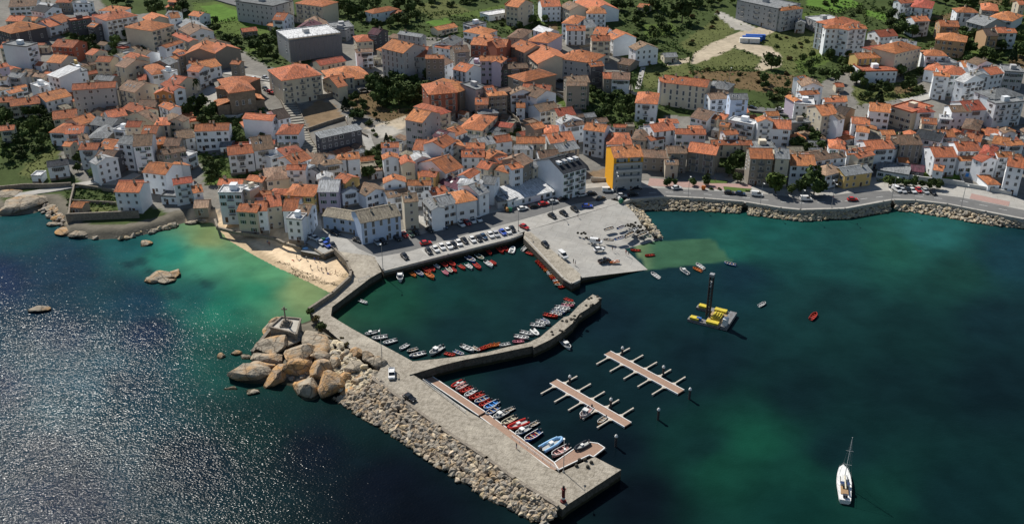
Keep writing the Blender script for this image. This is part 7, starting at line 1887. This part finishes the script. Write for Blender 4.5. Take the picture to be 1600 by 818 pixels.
# beach kit, bins, lobster pots, hut
p = PZ(390, 369, 1.2); z = hz(p[0], p[1]); r = empty('life_ring_post', (p[0], p[1], z)); tag(r, 'orange ring on a post below the beach houses', 'life ring'); b = MB(); b.bar((0,0,0),(0,0,1.6),.06,6); b.obj('post', GALV, r)
b = MB(); [b.bar((.45*math.cos(a), -.1, 1.4+.45*math.sin(a)), (.45*math.cos(a+.6), -.1, 1.4+.45*math.sin(a+.6)), .1, 6) for a in np.arange(0, 6.28, .6)]; b.obj('ring', bp('o'), r)
def parasol(u, v, label):
    p = PZ(u, v, 1); z = hz(p[0], p[1]); r = empty('parasol', (p[0], p[1], z)); tag(r, label, 'parasol'); b = MB(); b.bar((0,0,0),(0,0,2.0),.03,6); b.obj('pole', WHITE, r)
    b = MB(); n = 8; b.add([(0,0,2.25)] + [(1.1*math.cos(i*.785), 1.1*math.sin(i*.785), 1.8) for i in range(8)], [(0, 1+i, 1+(i+1) % 8) for i in range(8)]); b.obj('canopy', bp('l'), r)
parasol(478, 395, 'pale blue parasol on the upper beach')
for i, (u, v, k, l) in enumerate([(505,378,'g','green rubbish bin beside the cars above the beach'),(512,378,'b','blue rubbish bin beside the cars above the beach'),(792,330,'t','yellow-brown bin left of the market hall'),(797,330,'g','green bin left of the market hall'),(970,317,'g','green container at the head of the slipway'),(968,313,'w','white container at the head of the slipway'),(1099,296,'o','orange recycling bin beside the coast road')]):
    r = empty('waste_bin', PZ(u, v, zq + .04), i); tag(r, l, 'bin', 'waste bins'); b = MB(); b.add([(-.7,-.5,.15),(.7,-.5,.15),(.7,.5,.15),(-.7,.5,.15),(-.85,-.62,1.2),(.85,-.62,1.2),(.85,.62,1.2),(-.85,.62,1.2)], [(0,3,2,1),(4,5,6,7),(0,1,5,4),(1,2,6,5),(2,3,7,6),(3,0,4,7)]); b.obj('body', bp(k), r); b = MB(); b.bar((-.8,0,1.22),(.8,0,1.22),.45,10); b.obj('lid', bp(k), r); b = MB(); [b.bar((x,y,.13),(x+.1,y,.13),.12,8) for x in (-.6,.5) for y in (-.4,.4)]; b.obj('wheels', TYRE, r)
def pots(u, v, z, n, label):
    r = empty('fishing_gear', PZ(u, v, z)); tag(r, label, 'fishing gear', 'heaps of fishing gear'); rnd = random.Random(int(u)); m = mat('net_dark', (.05,.05,.045), .95, (.10,.08,.05), 3)
    for i in range(n):
        x, y = rnd.uniform(-2.2,2.2), rnd.uniform(-1.2,1.2); b = MB(); b.lathe([(.45,0),(.5,.3),(.35,.6),(.1,.7)], 8, c=(x, y)); b.obj('trap', m, r)
for a_ in [(866,386,zp,0,''),(888,503,zp,6,'dark pile of pots midway on the mole'),(898,497,zp,5,'second dark pile of pots on the mole'),(928,467,zp,6,'pots and crates at the mole tip'),(918,478,zp,4,'small pile of blue and dark gear near the mole tip'),(875,519,zp,3,'small dark heap at the mole edge'),(862,522,zp,2,'tiny dark heap on the mole bend'),(915,722,zp,3,'two brown pots on the pier end'),(909,727,zp,2,'brown pots left of the landing stage'),(990,361,2.0,8,'heaped nets and pots among the hauled-out boats'),(1002,366,1.4,8,'dark nets at the right edge of slipway'),(983,352,2.2,7,'nets and pots behind the hauled-out boats'),(995,355,2.0,7,'dark heap of gear by the slipway boulders'),(1010,362,1.2,6,'last heap of gear at the slipway corner'),(918,372,2.5,5,'dark gear left of the white van on the slipway'),(912,366,2.6,4,'pale gear behind the white van on the slipway'),(1000,348,2.3,2,'lone pot at the slipway edge')]:
    if a_[3]: pots(*a_)
# seaweed line on the beach
r9 = np.random.RandomState(9); b = MB()
def weedline(uvs, n, sp):
    P = [PZ(u, v, .6) for u, v in uvs]
    for i in range(n):
        t = r9.rand() * (len(P) - 1); k = int(t); q = P[k] + (P[k+1] - P[k]) * (t - k); x, y = q[0] + r9.normal() * sp * 1.2, q[1] + r9.normal() * sp; z = hz(x, y) + .03; s = r9.uniform(.12,.38); a = r9.rand() * 6.28
        b.add([(x+math.cos(a+c_)*s*w9, y+math.sin(a+c_)*s*w9*.6, z + .02*j9) for j9, (c_, w9) in enumerate(((0,1),(1.5,.6),(3.1,1),(4.6,.5)))], [(0,1,2,3)])
weedline([(432,406),(448,412),(460,420),(478,426),(500,434)], 200, .45); weedline([(452,424),(480,432),(505,440),(530,443)], 240, .5); weedline([(500,420),(520,425),(540,430)], 50, .8)
tag(b.obj('seaweed', mat('seaweed', (.05,.042,.022), .9, (.10,.075,.04), 2)), 'dark line of washed-up seaweed on the sand', 'seaweed', kind='stuff')
flush_labels()
print('objects', len(bpy.data.objects))
